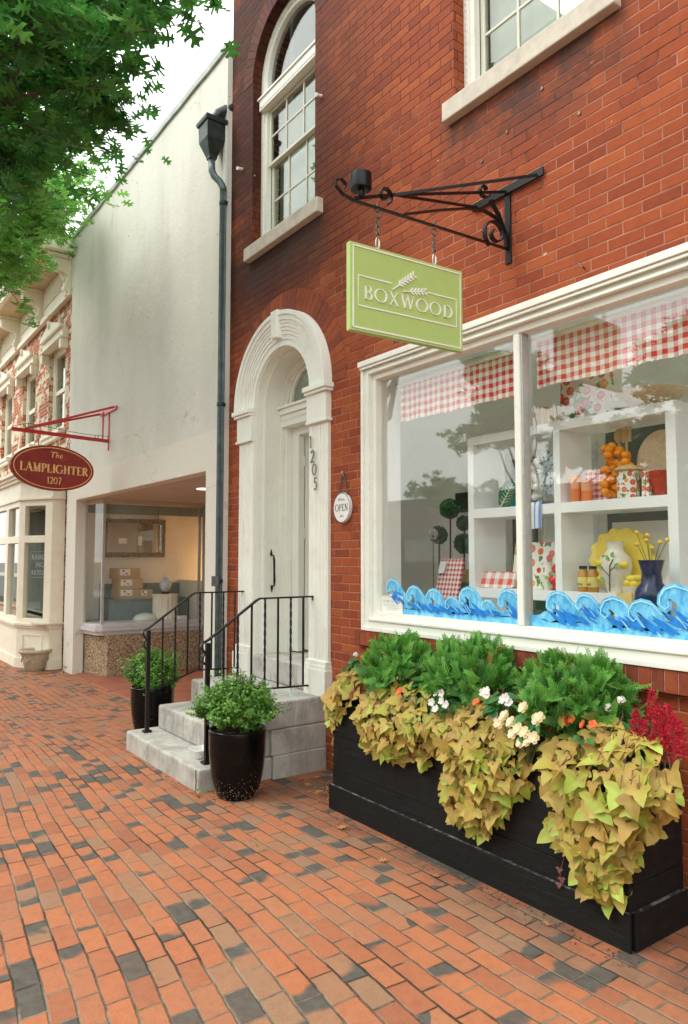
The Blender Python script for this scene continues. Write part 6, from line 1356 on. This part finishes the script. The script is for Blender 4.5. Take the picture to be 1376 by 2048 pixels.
farc = [(-7.9, -1.75, 5.45, .6), (-8.75, -1.25, 5.95, .6), (-8.83, -1.75, 5.3, .65), (-8.9, -1.35, 5.5, .5), (-9.6, -1.0, 6.2, .5), (-10.6, -.75, 6.7, .7), (-10.8, -1.5, 5.65, .7), (-11.2, -1.6, 6.6, .9), (-9.8, -2.0, 6.6, .9), (-11.7, -.9, 7.6, .9), (-12.3, -.9, 7.9, .9), (-12.6, -2.2, 6.4, 1.0), (-10.2, -2.8, 5.8, .9), (-14, -1.4, 7.6, 1.2), (-15, -2.4, 6.4, 1.2)]
oak('oak_tree', 'lighter green oak farther along the kerb, beyond the dark oak', (-14.2, -4.6, -.14), 4.8, .26, farc, 'oak_light', 72, .15, 210)
# trees and a shop across the street, seen mirrored in the windows
q = random.Random(81)
for i, (x, y, s, lab) in enumerate(((-9.5, -16.2, 1.0, 'street oak across the road opposite the stucco building'), (-1.5, -17.0, 1.15, 'street oak across the road opposite the shop window'), (-16.5, -16.8, 1.3, 'street oak across the road farthest up the street'), (5.5, -16.4, 1.2, 'street oak across the road behind the viewer'))):
    cl_ = [(x + q.gauss(0, 1.3) * s, y + q.gauss(0, 1.1) * s, 6.0 + q.gauss(0, 1.3) * s, 1.2) for k in range(13)]
    oak('street_tree', lab, (x, y, -.06), 3.4, .2, cl_, 'oak', 90 + i, .42, 110, group='trees across the street')
opp = thing('opposite_building', 'low pale shop building across the street', 'building', (-5, -22, 0))
wn = [rect(-30 + k * 4, -27.4 + k * 4, .5, 2.6) for k in range(12)]
MB().plate(rect(-34, 20, -.4, 4.3), wn, -18.6, -18.8, XZ).build('front_wall', 'opp', opp)
MB().box(-34, 20, -26, -18.81, 4.1, 4.25).box(-34, 20, -18.79, -18.4, 4.3, 4.42).build('roof', 'opp', opp)
for w_ in wn: MB().box(w_[0][0], w_[1][0], -18.75, -18.72, .5, 2.6).build('window', 'glass_dark', opp)
MB().box(-34, 20, -20.5, -20.4, -.4, 4.0).build('inner_wall', 'room_dark', opp)

# ================================================================== SHOP DISPLAY
sh = thing('shelf_unit', 'white open cube shelf unit standing in the shop window', 'shelf', (-2.9, .6, 1.105))
SY0, SY1 = .45, .78
u = MB()
for (x0, x1) in ((-3.70, -3.645), (-2.945, -2.895), (-2.185, -2.125)): u.box(x0, x1, SY0, SY1, 1.1055, 2.47)
u.build('upright', 'shelf', sh, bevel=.002)
for (z0, z1, nm) in ((1.39, 1.455, 'shelf_board'), (1.945, 2.010, 'shelf_board')):
    MB().box(-3.6445, -2.9455, SY0 + .001, SY1, z0, z1).box(-2.8945, -2.1855, SY0 + .001, SY1, z0, z1).build(nm, 'shelf', sh, bevel=.002)
MB().box(-3.70, -2.125, SY0, SY1, 2.4705, 2.53).build('shelf_top', 'shelf', sh, bevel=.002)
Z1, Z2, Z3 = 1.456, 2.011, 2.531
def vaseprof(t, name, mat, prof, c, n=32, sq=1, **k): return MB().lathe(prof, c, n, squash=sq).build(name, mat, t, smooth='auto', **k)
# gingham valances
def valance(x0, x1, zb, zt, y, label):
    t = thing('gingham_valance', label, 'valance', ((x0 + x1) / 2, y, zb), 'red gingham valances in the shop window'); V = []; nx, nz = 120, 6
    for j in range(nz + 1):
        for i in range(nx + 1):
            x = x0 + (x1 - x0) * i / nx; f = 1 - j / nz; V.append((x, y + (.008 * math.sin(x * 31) + .005 * math.sin(x * 67 + 1)) * f, zb + (zt - zb) * j / nz + .004 * math.sin(x * 11) * f))
    MB().add(V, [(j * (nx + 1) + i, j * (nx + 1) + i + 1, (j + 1) * (nx + 1) + i + 1, (j + 1) * (nx + 1) + i) for j in range(nz) for i in range(nx)]).build('cloth', 'gingham', t, smooth=True, fix=False)
    MB().tube([(x0 - .03, y - .02, zt + .01), (x1 + .03, y - .02, zt + .01)], .014, 8).build('curtain_rod', 'white_wood', t)
valance(-4.10, -2.93, 2.675, 2.945, .165, 'red gingham valance across the left pane, nearer the doorway')
valance(-2.83, -1.40, 2.685, 2.970, .165, 'red gingham valance across the right pane, beyond the mullion')
def slabthing(name, label, cat, mat, x0, x1, y0, y1, z0, z1, lean=0, part='panel', bevel=.002, group=None):
    t = thing(name, label, cat, ((x0 + x1) / 2, y0, z0), group); d = lean
    MB().add([(x0, y0, z0), (x1, y0, z0), (x1, y1, z0), (x0, y1, z0), (x0, y0 + d, z1), (x1, y0 + d, z1), (x1, y1 + d, z1), (x0, y1 + d, z1)], [(0, 3, 2, 1), (4, 5, 6, 7), (0, 1, 5, 4), (1, 2, 6, 5), (2, 3, 7, 6), (3, 0, 4, 7)]).build(part, mat, t, bevel=bevel); return t
# lower left cube
tr_ = thing('serving_tray', 'coral gingham tray with rounded corners propped in the lower left cube', 'tray', (-3.50, .5, Z1))
rp = []
for (cx_, cz_, a0) in ((-3.37, Z1 + .03, -90), (-3.37, Z1 + .085, 0), (-3.62, Z1 + .085, 90), (-3.62, Z1 + .03, 180)): rp += arcpts(cx_, cz_, .028, .028, a0, a0 + 90, 6)
MB().plate(rp, [], .50, .52, lambda a, b, c: (a, c + (b - Z1) * .35, b)).build('tray_body', 'gingham_b', tr_, bevel=.003)
slabthing('print_box', 'square white box printed with ripe tomatoes in the lower left cube', 'box', 'tomato', -3.44, -2.985, .60, .66, Z1, Z1 + .315, .05)
ut = thing('wooden_fork', 'wooden serving fork standing up behind the tomato print box', 'utensil', (-3.12, .69, Z1)); MB().tube([(-3.12, .70, Z1), (-3.12, .72, Z1 + .28)], .008, 6).build('handle', 'wood', ut); f = MB(); f.plate([(-3.155, Z1 + .28), (-3.145, Z1 + .385), (-3.135, Z1 + .34), (-3.125, Z1 + .395), (-3.115, Z1 + .34), (-3.105, Z1 + .385), (-3.085, Z1 + .28), (-3.12, Z1 + .25)], [], .72, .728, XZ).build('fork_head', 'wood', ut)
for (x, z, s, lab) in ((-3.00, Z1 + .055, .055, 'glossy red ceramic strawberry lying at the front of the lower left cube'), (-2.985, Z1 + .125, .045, 'smaller red ceramic strawberry resting against the upright')):
    t = thing('ceramic_strawberry', lab, 'ornament', (x, .52, z - s)); MB().ball((x, .53, z), s, 18, (1, .9, 1.1), lambda d: 1 + .03 * math.sin(d[0] * 25) * math.sin(d[2] * 25)).build('fruit', plain('strawberry_red', (.62, .02, .01), .15, var=.15, nscale=60), t, smooth=True)
    MB().many(*BROAD, frames([(x - .01, .53 - s * .8, z - s * .2)] * 6, [(0, -1, .1)] * 6, [(math.cos(k), -.1, math.sin(k)) for k in range(6)], [s * .6] * 6)).build('calyx', plain('mint_green', (.20, .50, .30), .4), t, fix=False)
gv = thing('painted_vase', 'cream vase with painted green leaves half hidden by the window mullion', 'vase', (-3.09, .56, Z1)); vaseprof(gv, 'vase_body', blobs('green_leaf_print', (.80, .78, .68), [(0, (.20, .42, .08)), (.6, (.30, .55, .12))], 18, .34), [(.001, 0), (.035, 0), (.05, .04), (.055, .09), (.04, .14), (.03, .165), (.034, .18), (.025, .18), (.001, .16)], (-3.09, .56, Z1), 24)
# upper left cube
tv = thing('glass_vase', 'turquoise glass vase behind the leaf plate in the upper left cube', 'vase', (-3.43, .66, Z2)); vaseprof(tv, 'vase_body', plain('turquoise_glass', (.02, .42, .46), .08, var=.1, bmp=0), [(.001, 0), (.05, 0), (.055, .08), (.05, .12), (.034, .17), (.036, .195), (.045, .20), (.03, .20), (.001, .18)], (-3.43, .66, Z2), 24)
lp = thing('leaf_plate', 'dark green cabbage leaf plate with white veins in the upper left cube', 'plate', (-3.42, .5, Z2)); D = [(-3.425 + .075 * math.cos(a) * (1 + .06 * math.sin(5 * a)), Z2 + .10 + .10 * math.sin(a) * (1 + .04 * math.sin(7 * a))) for a in np.linspace(0, 6.28, 40)[:-1]]
LM = lambda a, b, c: (a, .52 + c + (b - Z2) * .3, b); MB().plate(D, [], 0, .01, LM).build('leaf_body', plain('cabbage_green', (.012, .10, .035), .2, var=.4, nscale=40), lp, bevel=.004)
vn = MB(); vn_p = Vector((-3.455, Z2 + .012)); ve = Vector((-3.385, Z2 + .17)); linework(vn, [tuple(vn_p), tuple(vn_p.lerp(ve, .5)), tuple(ve)], [.007, .005, .002], LM, (-.003, .0))
for k in range(6):
    p = vn_p.lerp(ve, .15 + k * .13)
    for sg in (-1, 1): seg(vn, tuple(p), (p.x + .042 * sg + .01, p.y + .03 - .02 * (sg > 0)), .002, LM, (-.003, 0))
vn.build('leaf_veins', plain('pale_vein', (.62, .72, .50), .4), lp)
sm = thing('leaf_plate', 'smaller pale-edged green leaf plate peeking out behind the dark leaf plate', 'plate', (-3.50, .58, Z2)); MB().plate([(a * .62 - 3.50 + 3.425 * .62, (b - Z2) * .62 + Z2) for a, b in D], [], .09, .10, LM).build('leaf_body', plain('olive_green', (.10, .20, .08), .3, var=.5, nscale=70), sm)
gb = thing('garlic_braid', 'hanging braid of white garlic bulbs beside the blue patterned plate', 'garlic', (-3.18, .52, Z2)); rr = random.Random(5); b_ = MB()
for k in range(26):
    x = -3.195 + rr.uniform(-.065, .075); z = Z2 + .06 + .30 * k / 26; b_.ball((x, .53 + rr.uniform(-.03, .03), z), .026, 12, (1, 1, .9), lambda d: 1 + .08 * math.cos(8 * math.atan2(d[1], d[0]))); b_.tube([(x, .53, z + .02), (x + .004, .53, z + .036)], [.010, .003], 6)
b_.build('garlic_bulbs', plain('garlic_skin', (.68, .66, .58), .5, var=.12, nscale=60), gb, smooth=True)
bp_ = thing('round_plate', 'large blue and white patterned round plate standing behind the garlic braid', 'plate', (-3.13, .68, Z2)); MB().plate([(-3.11 + .165 * math.cos(a), Z2 + .235 + .165 * math.sin(a)) for a in np.linspace(0, 6.28, 44)[:-1]], [], .62, .635, lambda a, b, c: (a, c + (b - Z2) * .2, b)).build('plate_body', 'bluewhite', bp_, bevel=.004)
bc = thing('tea_towel', 'blue and white striped cloth hanging over the middle shelf edge', 'cloth', (-3.08, .44, Z2)); m_, t_, b__, o__ = newmat('blue_stripe'); s__ = nn(t_, 'ShaderNodeSeparateXYZ'); t_.links.new(pos(t_), s__.inputs[0]); t_.links.new(ramp(t_, math_(t_, 'FRACT', math_(t_, 'MULTIPLY', s__.outputs[0], 24)), [(0, (.74, .78, .84)), (.55, (.16, .30, .62))], 'CONSTANT'), b__.inputs[0])
V = []; nx = 20
for j in range(8):
    for i in range(nx + 1): x = -3.18 + .14 * i / nx; V.append((x, (.60, .52, .45, .440, .438, .437, .437, .438)[j] + .006 * math.sin(i * 1.3) * (j > 2), (Z2 + .012, Z2 + .014, Z2 + .010, Z2 - .02, Z2 - .06, Z2 - .10, Z2 - .14, Z2 - .165)[j] + .012 * (i / nx)))
MB().add(V, [(j * (nx + 1) + i, j * (nx + 1) + i + 1, (j + 1) * (nx + 1) + i + 1, (j + 1) * (nx + 1) + i) for j in range(7) for i in range(nx)]).build('cloth_body', m_, bc, smooth=True, fix=False)
# top of the shelf
nk = thing('napkin_stack', 'stack of yellow and white striped napkins on the left of the shelf top', 'napkins', (-3.0, .5, Z3))
for k in range(7): MB().box(-3.13 + k * .026, -3.108 + k * .026, .50, .62, Z3, Z3 + .135 - .004 * k).build('napkin', plain('yellow_napkin' if k % 2 else 'cream_napkin', (.74, .52, .16) if k % 2 else (.80, .74, .56), .9, var=.05), nk, bevel=.003)
slabthing('print_bag', 'white bag printed with large tomatoes on top of the shelf', 'bag', 'tomato', -2.97, -2.63, .55, .65, Z3, Z3 + .36, .02, 'bag_body', .01)
hb_ = thing('wide_bowl', 'wide pale orange bowl on the right of the shelf top', 'bowl', (-2.36, .62, Z3)); vaseprof(hb_, 'bowl_body', plain('peach_glaze', (.72, .56, .38), .3), [(.001, 0), (.07, 0), (.12, .03), (.20, .10), (.205, .105), (.19, .10), (.10, .03), (.001, .02)], (-2.36, .62, Z3), 36)
# upper right cube
for (x, h, lab) in ((-2.815, .165, 'taller orange striped paper cup at the left of the upper right cube'), (-2.735, .125, 'shorter orange striped paper cup in front of the gingham napkins')):
    t = thing('striped_cup', lab, 'cup', (x, .52, Z2), 'orange striped cups'); vaseprof(t, 'cup_lower', plain('deep_orange', (.74, .20, .05), .5), [(.030, 0), (.033, h * .5)], (x, .50, Z2), 20); vaseprof(t, 'cup_upper', plain('light_orange', (.80, .38, .20), .5), [(.0331, h * .5), (.036, h)], (x, .50, Z2), 20)
gs = thing('gingham_napkins', 'stack of small gingham napkins standing behind the orange cups', 'napkins', (-2.72, .60, Z2))
for k in range(5): MB().box(-2.79 + k * .032, -2.762 + k * .032, .56, .66, Z2, Z2 + .20).build('napkin', 'gingham_s', gs, bevel=.003)
tg_ = thing('tangerine_bunch', 'tall bunch of orange tangerines in the upper right cube', 'fruit', (-2.55, .55, Z2)); rr = random.Random(8); b_ = MB()
for k in range(34):
    f = k / 34; x = -2.55 + rr.uniform(-.085, .085) * (1.1 - .2 * f); b_.ball((x, .56 + rr.uniform(-.05, .03), Z2 + .035 + .30 * f), .029, 12, (1, 1, .88), lambda d: 1 - .06 * (d[2] > .96))
b_.build('tangerines', plain('tangerine_peel', (.85, .30, .01), .35, var=.08, nscale=60, bmp=.4, bscale=300), tg_, smooth=True)
wu = thing('wooden_servers', 'pair of pale wooden salad servers standing above the tangerines', 'utensil', (-2.58, .62, Z2 + .2))
for (x, k) in ((-2.61, 0), (-2.56, 1)):
    MB().tube([(x, .66, Z2 + .1), (x, .66, Z2 + .36)], .007, 6).build('handle', 'wood', wu)
    if k == 0: MB().ball((x - .005, .66, Z2 + .405), .036, 14, (.85, .25, 1.25)).build('spoon_head', 'wood', wu, smooth=True)
    else: MB().plate([(x - .03, Z2 + .36), (x - .034, Z2 + .45), (x - .018, Z2 + .45), (x - .014, Z2 + .40), (x - .008, Z2 + .40), (x - .006, Z2 + .455), (x + .006, Z2 + .455), (x + .008, Z2 + .40), (x + .014, Z2 + .40), (x + .018, Z2 + .45), (x + .034, Z2 + .45), (x + .03, Z2 + .36)], [], .655, .665, XZ).build('fork_head', 'wood', wu)
jr = thing('print_canister', 'small canister printed with fruit in front of the tangerines', 'canister', (-2.46, .50, Z2)); vaseprof(jr, 'canister_body', 'tomato_s', [(.001, 0), (.062, 0), (.062, .155), (.001, .155)], (-2.46, .51, Z2), 28); vaseprof(jr, 'canister_lid', 'wood', [(.065, .1551), (.085, .165), (.05, .19), (.001, .20)], (-2.46, .51, Z2), 24)
for k, x in enumerate((-2.37, -2.345)): slabthing('print_pack', ('narrow red and white printed pack standing beside the canister', 'narrow printed pack leaning beside the straw plate')[k], 'pack', 'tomato_s', x, x + .02, .50, .60, Z2, Z2 + .15, .01, group='printed packs')
sp_ = thing('straw_plate', 'round woven straw plate leaning at the back of the upper right cube', 'plate', (-2.33, .70, Z2)); MB().plate([(-2.33 + .165 * math.cos(a), Z2 + .22 + .185 * math.sin(a)) for a in np.linspace(0, 6.28, 44)[:-1]], [], .66, .675, XZ).build('plate_body', plain('straw', (.72, .58, .38), .8, var=.15, nscale=90), sp_, bevel=.004)
rbw = thing('red_bowl', 'deep red bowl in the corner of the upper right cube', 'bowl', (-2.27, .58, Z2)); vaseprof(rbw, 'bowl_body', plain('brick_red_glaze', (.42, .05, .03), .25), [(.001, 0), (.045, 0), (.065, .06), (.082, .145), (.078, .145), (.05, .02), (.001, .01)], (-2.275, .57, Z2), 28)
# lower right cube
slabthing('canvas_board', 'plain white board leaning at the back of the lower right cube', 'board', 'paper', -2.72, -2.27, .70, .715, Z1, Z1 + .43, .03)
yp = thing('lemon_platter', 'scalloped yellow platter standing on edge in the lower right cube', 'platter', (-2.60, .62, Z1)); MB().plate([(-2.595 + (.215 + .010 * math.cos(14 * a)) * math.cos(a), Z1 + .195 + (.190 + .009 * math.cos(14 * a)) * math.sin(a)) for a in np.linspace(0, 6.28, 120)[:-1]], [], .62, .645, XZ).build('platter_body', plain('lemon_glaze', (.82, .62, .10), .3, var=.06, nscale=20), yp, bevel=.006)
lv = thing('lemon_vase', 'cream ceramic vase with raised lemons and brown branches', 'vase', (-2.57, .53, Z1)); vaseprof(lv, 'vase_body', plain('cream_glaze', (.78, .73, .60), .3, var=.04), [(.001, 0), (.045, 0), (.055, .03), (.085, .10), (.095, .16), (.088, .205), (.055, .24), (.045, .26), (.052, .30), (.055, .305), (.048, .305), (.001, .27)], (-2.57, .53, Z1), 36)
br = MB(); vy = lambda x, z: .53 - math.sqrt(max(0, np.interp(z - Z1, [0, .03, .10, .16, .205, .24, .26], [.045, .055, .085, .095, .088, .055, .045]) ** 2 - (x + 2.57) ** 2)) - .003
def vpath(pts, r): br.tube([(x, vy(x, z), z) for x, z in pts], r, 5)
vpath([(-2.58, Z1 + .01), (-2.565, Z1 + .06), (-2.55, Z1 + .11), (-2.545, Z1 + .16), (-2.53, Z1 + .20)], .004); vpath([(-2.555, Z1 + .10), (-2.59, Z1 + .14), (-2.61, Z1 + .16)], .003); vpath([(-2.548, Z1 + .13), (-2.515, Z1 + .16)], .003); br.build('painted_branch', plain('brown_glaze', (.18, .10, .06), .4), lv)
lf_ = MB(); P = [(x, vy(x, z) - .002, z) for x, z in ((-2.60, Z1 + .15), (-2.54, Z1 + .21), (-2.52, Z1 + .15), (-2.60, Z1 + .07), (-2.55, Z1 + .19), (-2.61, Z1 + .21))]; lf_.many(*BROAD, frames(P, [(0, -1, 0)] * 6, [(-1, 0, .3), (.4, 0, 1), (.8, 0, .8), (-.8, 0, .6), (-.6, 0, 1), (1, 0, .1)], [.038] * 6)); lf_.build('painted_leaves', plain('leaf_glaze', (.22, .42, .10), .4), lv, fix=False)
lm_ = MB()
for (x, z) in ((-2.625, Z1 + .175), (-2.635, Z1 + .085), (-2.49, Z1 + .165)): lm_.ball((x, vy(max(min(x, -2.49), -2.65), z) + .008, z), .026, 12, (1.35, .8, .85))
lm_.build('raised_lemons', plain('lemon_yellow', (.85, .62, .04), .3), lv, smooth=True)
for k, (x, s_) in enumerate(((-2.775, 'eeky'), (-2.705, 'eek'))):
    t = thing('honey_jar', ('amber jar with a yellow label, farther left in the lower right cube', 'amber jar with a yellow label, next to the lemon vase')[k], 'jar', (x, .50, Z1), 'amber jars'); MB().lathe([(.001, 0), (.030, 0), (.033, .01), (.033, .115), (.022, .13), (.022, .14)], (x, .50, Z1), 20).build('jar_body', plain('amber_honey', (.50, .24, .04), .12, var=.1, bmp=0), t, smooth='auto')
    MB().lathe([(.024, .140), (.024, .158), (.001, .158)], (x, .50, Z1), 20).build('lid', 'black', t); MB().lathe([(.0335, .03), (.0340, .03), (.0340, .09), (.0335, .09)], (x, .50, Z1), 24, cap=False).build('jar_label', plain('yellow_label', (.80, .66, .20), .6), t)
    w_ = MB(); q0 = x - .020
    for c_ in s_:
        if c_ == 'e': linework(w_, [(q0, Z1 + .044), (q0 + .007, Z1 + .046), (q0 + .006, Z1 + .051), (q0 + .001, Z1 + .051), (q0, Z1 + .044), (q0 + .003, Z1 + .039), (q0 + .008, Z1 + .040)], .0016, XZ, (.4640, .4652))
        elif c_ == 'k': seg(w_, (q0 + .001, Z1 + .039), (q0 + .001, Z1 + .058), .0018, XZ, (.4640, .4652)); linework(w_, [(q0 + .008, Z1 + .051), (q0 + .002, Z1 + .045), (q0 + .008, Z1 + .039)], .0016, XZ, (.4640, .4652))
        elif c_ == 'y': linework(w_, [(q0 + .008, Z1 + .051), (q0 + .002, Z1 + .033)], .0016, XZ, (.4640, .4652)); seg(w_, (q0, Z1 + .051), (q0 + .004, Z1 + .041), .0016, XZ, (.4640, .4652))
        q0 += .0105
    w_.build('label_print', 'black', t)
ld = thing('lemon_dish', 'small lidded dish with yellow lemons beside the lemon vase', 'dish', (-2.44, .50, Z1)); vaseprof(ld, 'dish_body', plain('cream_glaze_dish', (.78, .72, .56), .3), [(.001, 0), (.05, 0), (.06, .04), (.001, .045)], (-2.44, .50, Z1), 24); b_ = MB()
for (x, z) in ((-2.46, .06), (-2.42, .058), (-2.44, .085), (-2.40, .09)): b_.ball((x, .49, Z1 + z), .026, 12, (1.35, 1, .85))
b_.build('lemons', plain('lemon_skin', (.85, .64, .06), .35), ld, smooth=True)
slabthing('yellow_towel', 'yellow cloth hanging below the lemon dish over the bottom shelf edge', 'cloth', plain('yellow_cloth', (.80, .58, .20), .9), -2.50, -2.40, .425, .440, Z1 - .20, Z1 + .005, 0, 'cloth_body')
gvs = thing('cobalt_vase', 'dark cobalt blue glass vase with a ruffled neck at the right of the display', 'vase', (-2.20, .30, 1.34)); vaseprof(gvs, 'vase_body', plain('cobalt_glass', (.006, .020, .075), .06, var=.4, nscale=20, bmp=.2, bscale=60), [(.001, 0), (.045, 0), (.04, .012), (.075, .05), (.092, .10), (.085, .145), (.055, .19), (.05, .24), (.062, .29), (.068, .31), (.055, .30), (.001, .25)], (-2.20, .30, 1.34), 32)
pg = thing('glass_plinth', 'clear glass block plinth under the cobalt vase', 'plinth', (-2.20, .30, 1.105)); MB().box(-2.28, -2.12, .22, .38, 1.106, 1.338).build('plinth_block', plain('smoky_glass', (.18, .24, .22), .1), pg, bevel=.006)
cr = thing('dried_flowers', 'yellow drumstick flowers on thin stems standing in the cobalt vase', 'flowers', (-2.20, .30, 1.58)); b_ = MB(); s_ = MB()
for (x, z, y) in ((-2.275, 1.80, .29), (-2.23, 1.785, .32), (-2.205, 1.755, .27), (-2.18, 1.715, .28), (-2.145, 1.745, .30), (-2.105, 1.755, .30), (-2.255, 1.735, .26)): b_.ball((x, y, z), .0125, 10); s_.tube([(-2.20, .30, 1.58), (x, y, z)], .002, 4, cap=False)
b_.build('flower_heads', plain('craspedia_yellow', (.80, .52, .05), .8, bmp=.6, bscale=400), cr, smooth=True); s_.build('stems', 'stem', cr)
tvp = thing('wall_screen', 'dark rectangular screen on the shop back wall left of the shelf unit', 'screen', (-5.15, 1.95, 2.2)); MB().box(-5.32, -4.95, 1.915, 1.945, 2.13, 2.33).build('screen_body', 'black', tvp, bevel=.004)
# left of the shelf: gingham board, topiaries, crate and cabinet
GB = thing('gingham_board', 'tall red gingham board leaning on the display floor at the left', 'board', (-4.02, .40, 1.105))
MB().add([(-4.10, .42, 1.106), (-3.86, .42, 1.106), (-3.86, .44, 1.106), (-4.10, .44, 1.106), (-4.10, .56, 1.66), (-3.86, .56, 1.66), (-3.86, .58, 1.66), (-4.10, .58, 1.66)], [(0, 3, 2, 1), (4, 5, 6, 7), (0, 1, 5, 4), (1, 2, 6, 5), (2, 3, 7, 6), (3, 0, 4, 7)]).build('board_face', 'gingham_s', GB)
nt_ = MB(); nt_.add([(-4.085, .540, 1.64), (-4.015, .540, 1.64), (-4.015, .510, 1.55), (-4.085, .510, 1.55), (-4.085, .536, 1.64), (-4.015, .536, 1.64), (-4.015, .506, 1.55), (-4.085, .506, 1.55)], [(0, 1, 2, 3), (4, 5, 6, 7)]); nt_.build('paper_note', 'paper', GB)
cb = thing('green_cabinet', 'dark green cabinet on the shop floor behind the window display', 'cabinet', (-4.6, 1.5, .78)); MB().box(-4.84, -3.85, 1.3, 1.7, .78, 1.42).build('cabinet_body', plain('bottle_green_paint', (.03, .14, .07), .4), cb, bevel=.005); MB().box(-4.87, -3.82, 1.27, 1.73, 1.4205, 1.45).build('cabinet_top', plain('bottle_green_top', (.035, .16, .08), .4), cb, bevel=.004)
ctb = thing('wooden_crate', 'pale wooden crate on the green cabinet holding topiaries', 'crate', (-4.3, 1.5, 1.45))
for z in (1.455, 1.515): MB().box(-4.80, -3.95, 1.36, 1.375, z, z + .05).build('slat', 'wood', ctb)
MB().box(-4.80, -4.785, 1.376, 1.62, 1.451, 1.565).box(-3.965, -3.95, 1.376, 1.62, 1.451, 1.565).build('crate_end', 'wood', ctb)
def topi(x, y, z0, balls, label, seed):
    t = thing('topiary', label, 'topiary', (x, y, z0), 'ball topiaries behind the window display'); q = random.Random(seed); zt = max(b[1] for b in balls); MB().tube([(x, y, z0), (x + .01, y, zt)], .008, 6).build('stem', 'bark', t)
    for (dx, z, r) in balls:
        P = []; N = []; T = []; Sc = []
        for i in range(700):
            d = Vector((q.gauss(0, 1), q.gauss(0, 1), q.gauss(0, 1))).normalized(); P.append((x + dx + d.x * r, y + d.y * r, z + d.z * r)); T.append((q.gauss(0, 1), q.gauss(0, 1), q.gauss(0, 1))); N.append(tuple(d + Vector((q.gauss(0, .3), q.gauss(0, .3), q.gauss(0, .3))))); Sc.append(.026)
        MB().many(*LEAF6, frames(P, N, T, Sc)).ball((x + dx, y, z), r * .93, 12).build('ball', 'box_dark', t, fix=False)
M['box_dark'] = leafmat('topiary_leaf', [(0, (.02, .07, .03)), (1, (.05, .13, .05))], .1)
topi(-4.92, 1.45, 1.42, [(0, 2.13, .088)], 'taller single-ball topiary on the cabinet', 1)
topi(-5.0, 1.38, 1.25, [(0, 1.885, .078)], 'lower ball topiary left of the tallest one', 2)
topi(-4.79, 1.50, 1.46, [(0, 1.99, .06), (0, 1.80, .085)], 'double-ball topiary nearest the shelf unit', 3)
bq = thing('white_bouquet', 'small bunch of white flowers in front of the low topiary', 'flowers', (-4.87, 1.18, 1.2)); P = []; N = []; T = []; Sc = []; q = random.Random(3)
for i in range(150): d = Vector((q.gauss(0, 1), q.gauss(0, 1), q.gauss(0, 1))).normalized(); P.append((-4.88 + d.x * .04, 1.2 + d.y * .04, 1.885 + d.z * .045)); T.append((q.gauss(0, 1), q.gauss(0, 1), q.gauss(0, 1))); N.append(tuple(d)); Sc.append(.022)
MB().many(*PET, frames(P, N, T, Sc)).build('blossoms', 'petal_white', bq, fix=False); MB().tube([(-4.88, 1.2, 1.2), (-4.88, 1.2, 1.87)], .006, 5).build('stalks', 'stem', bq)
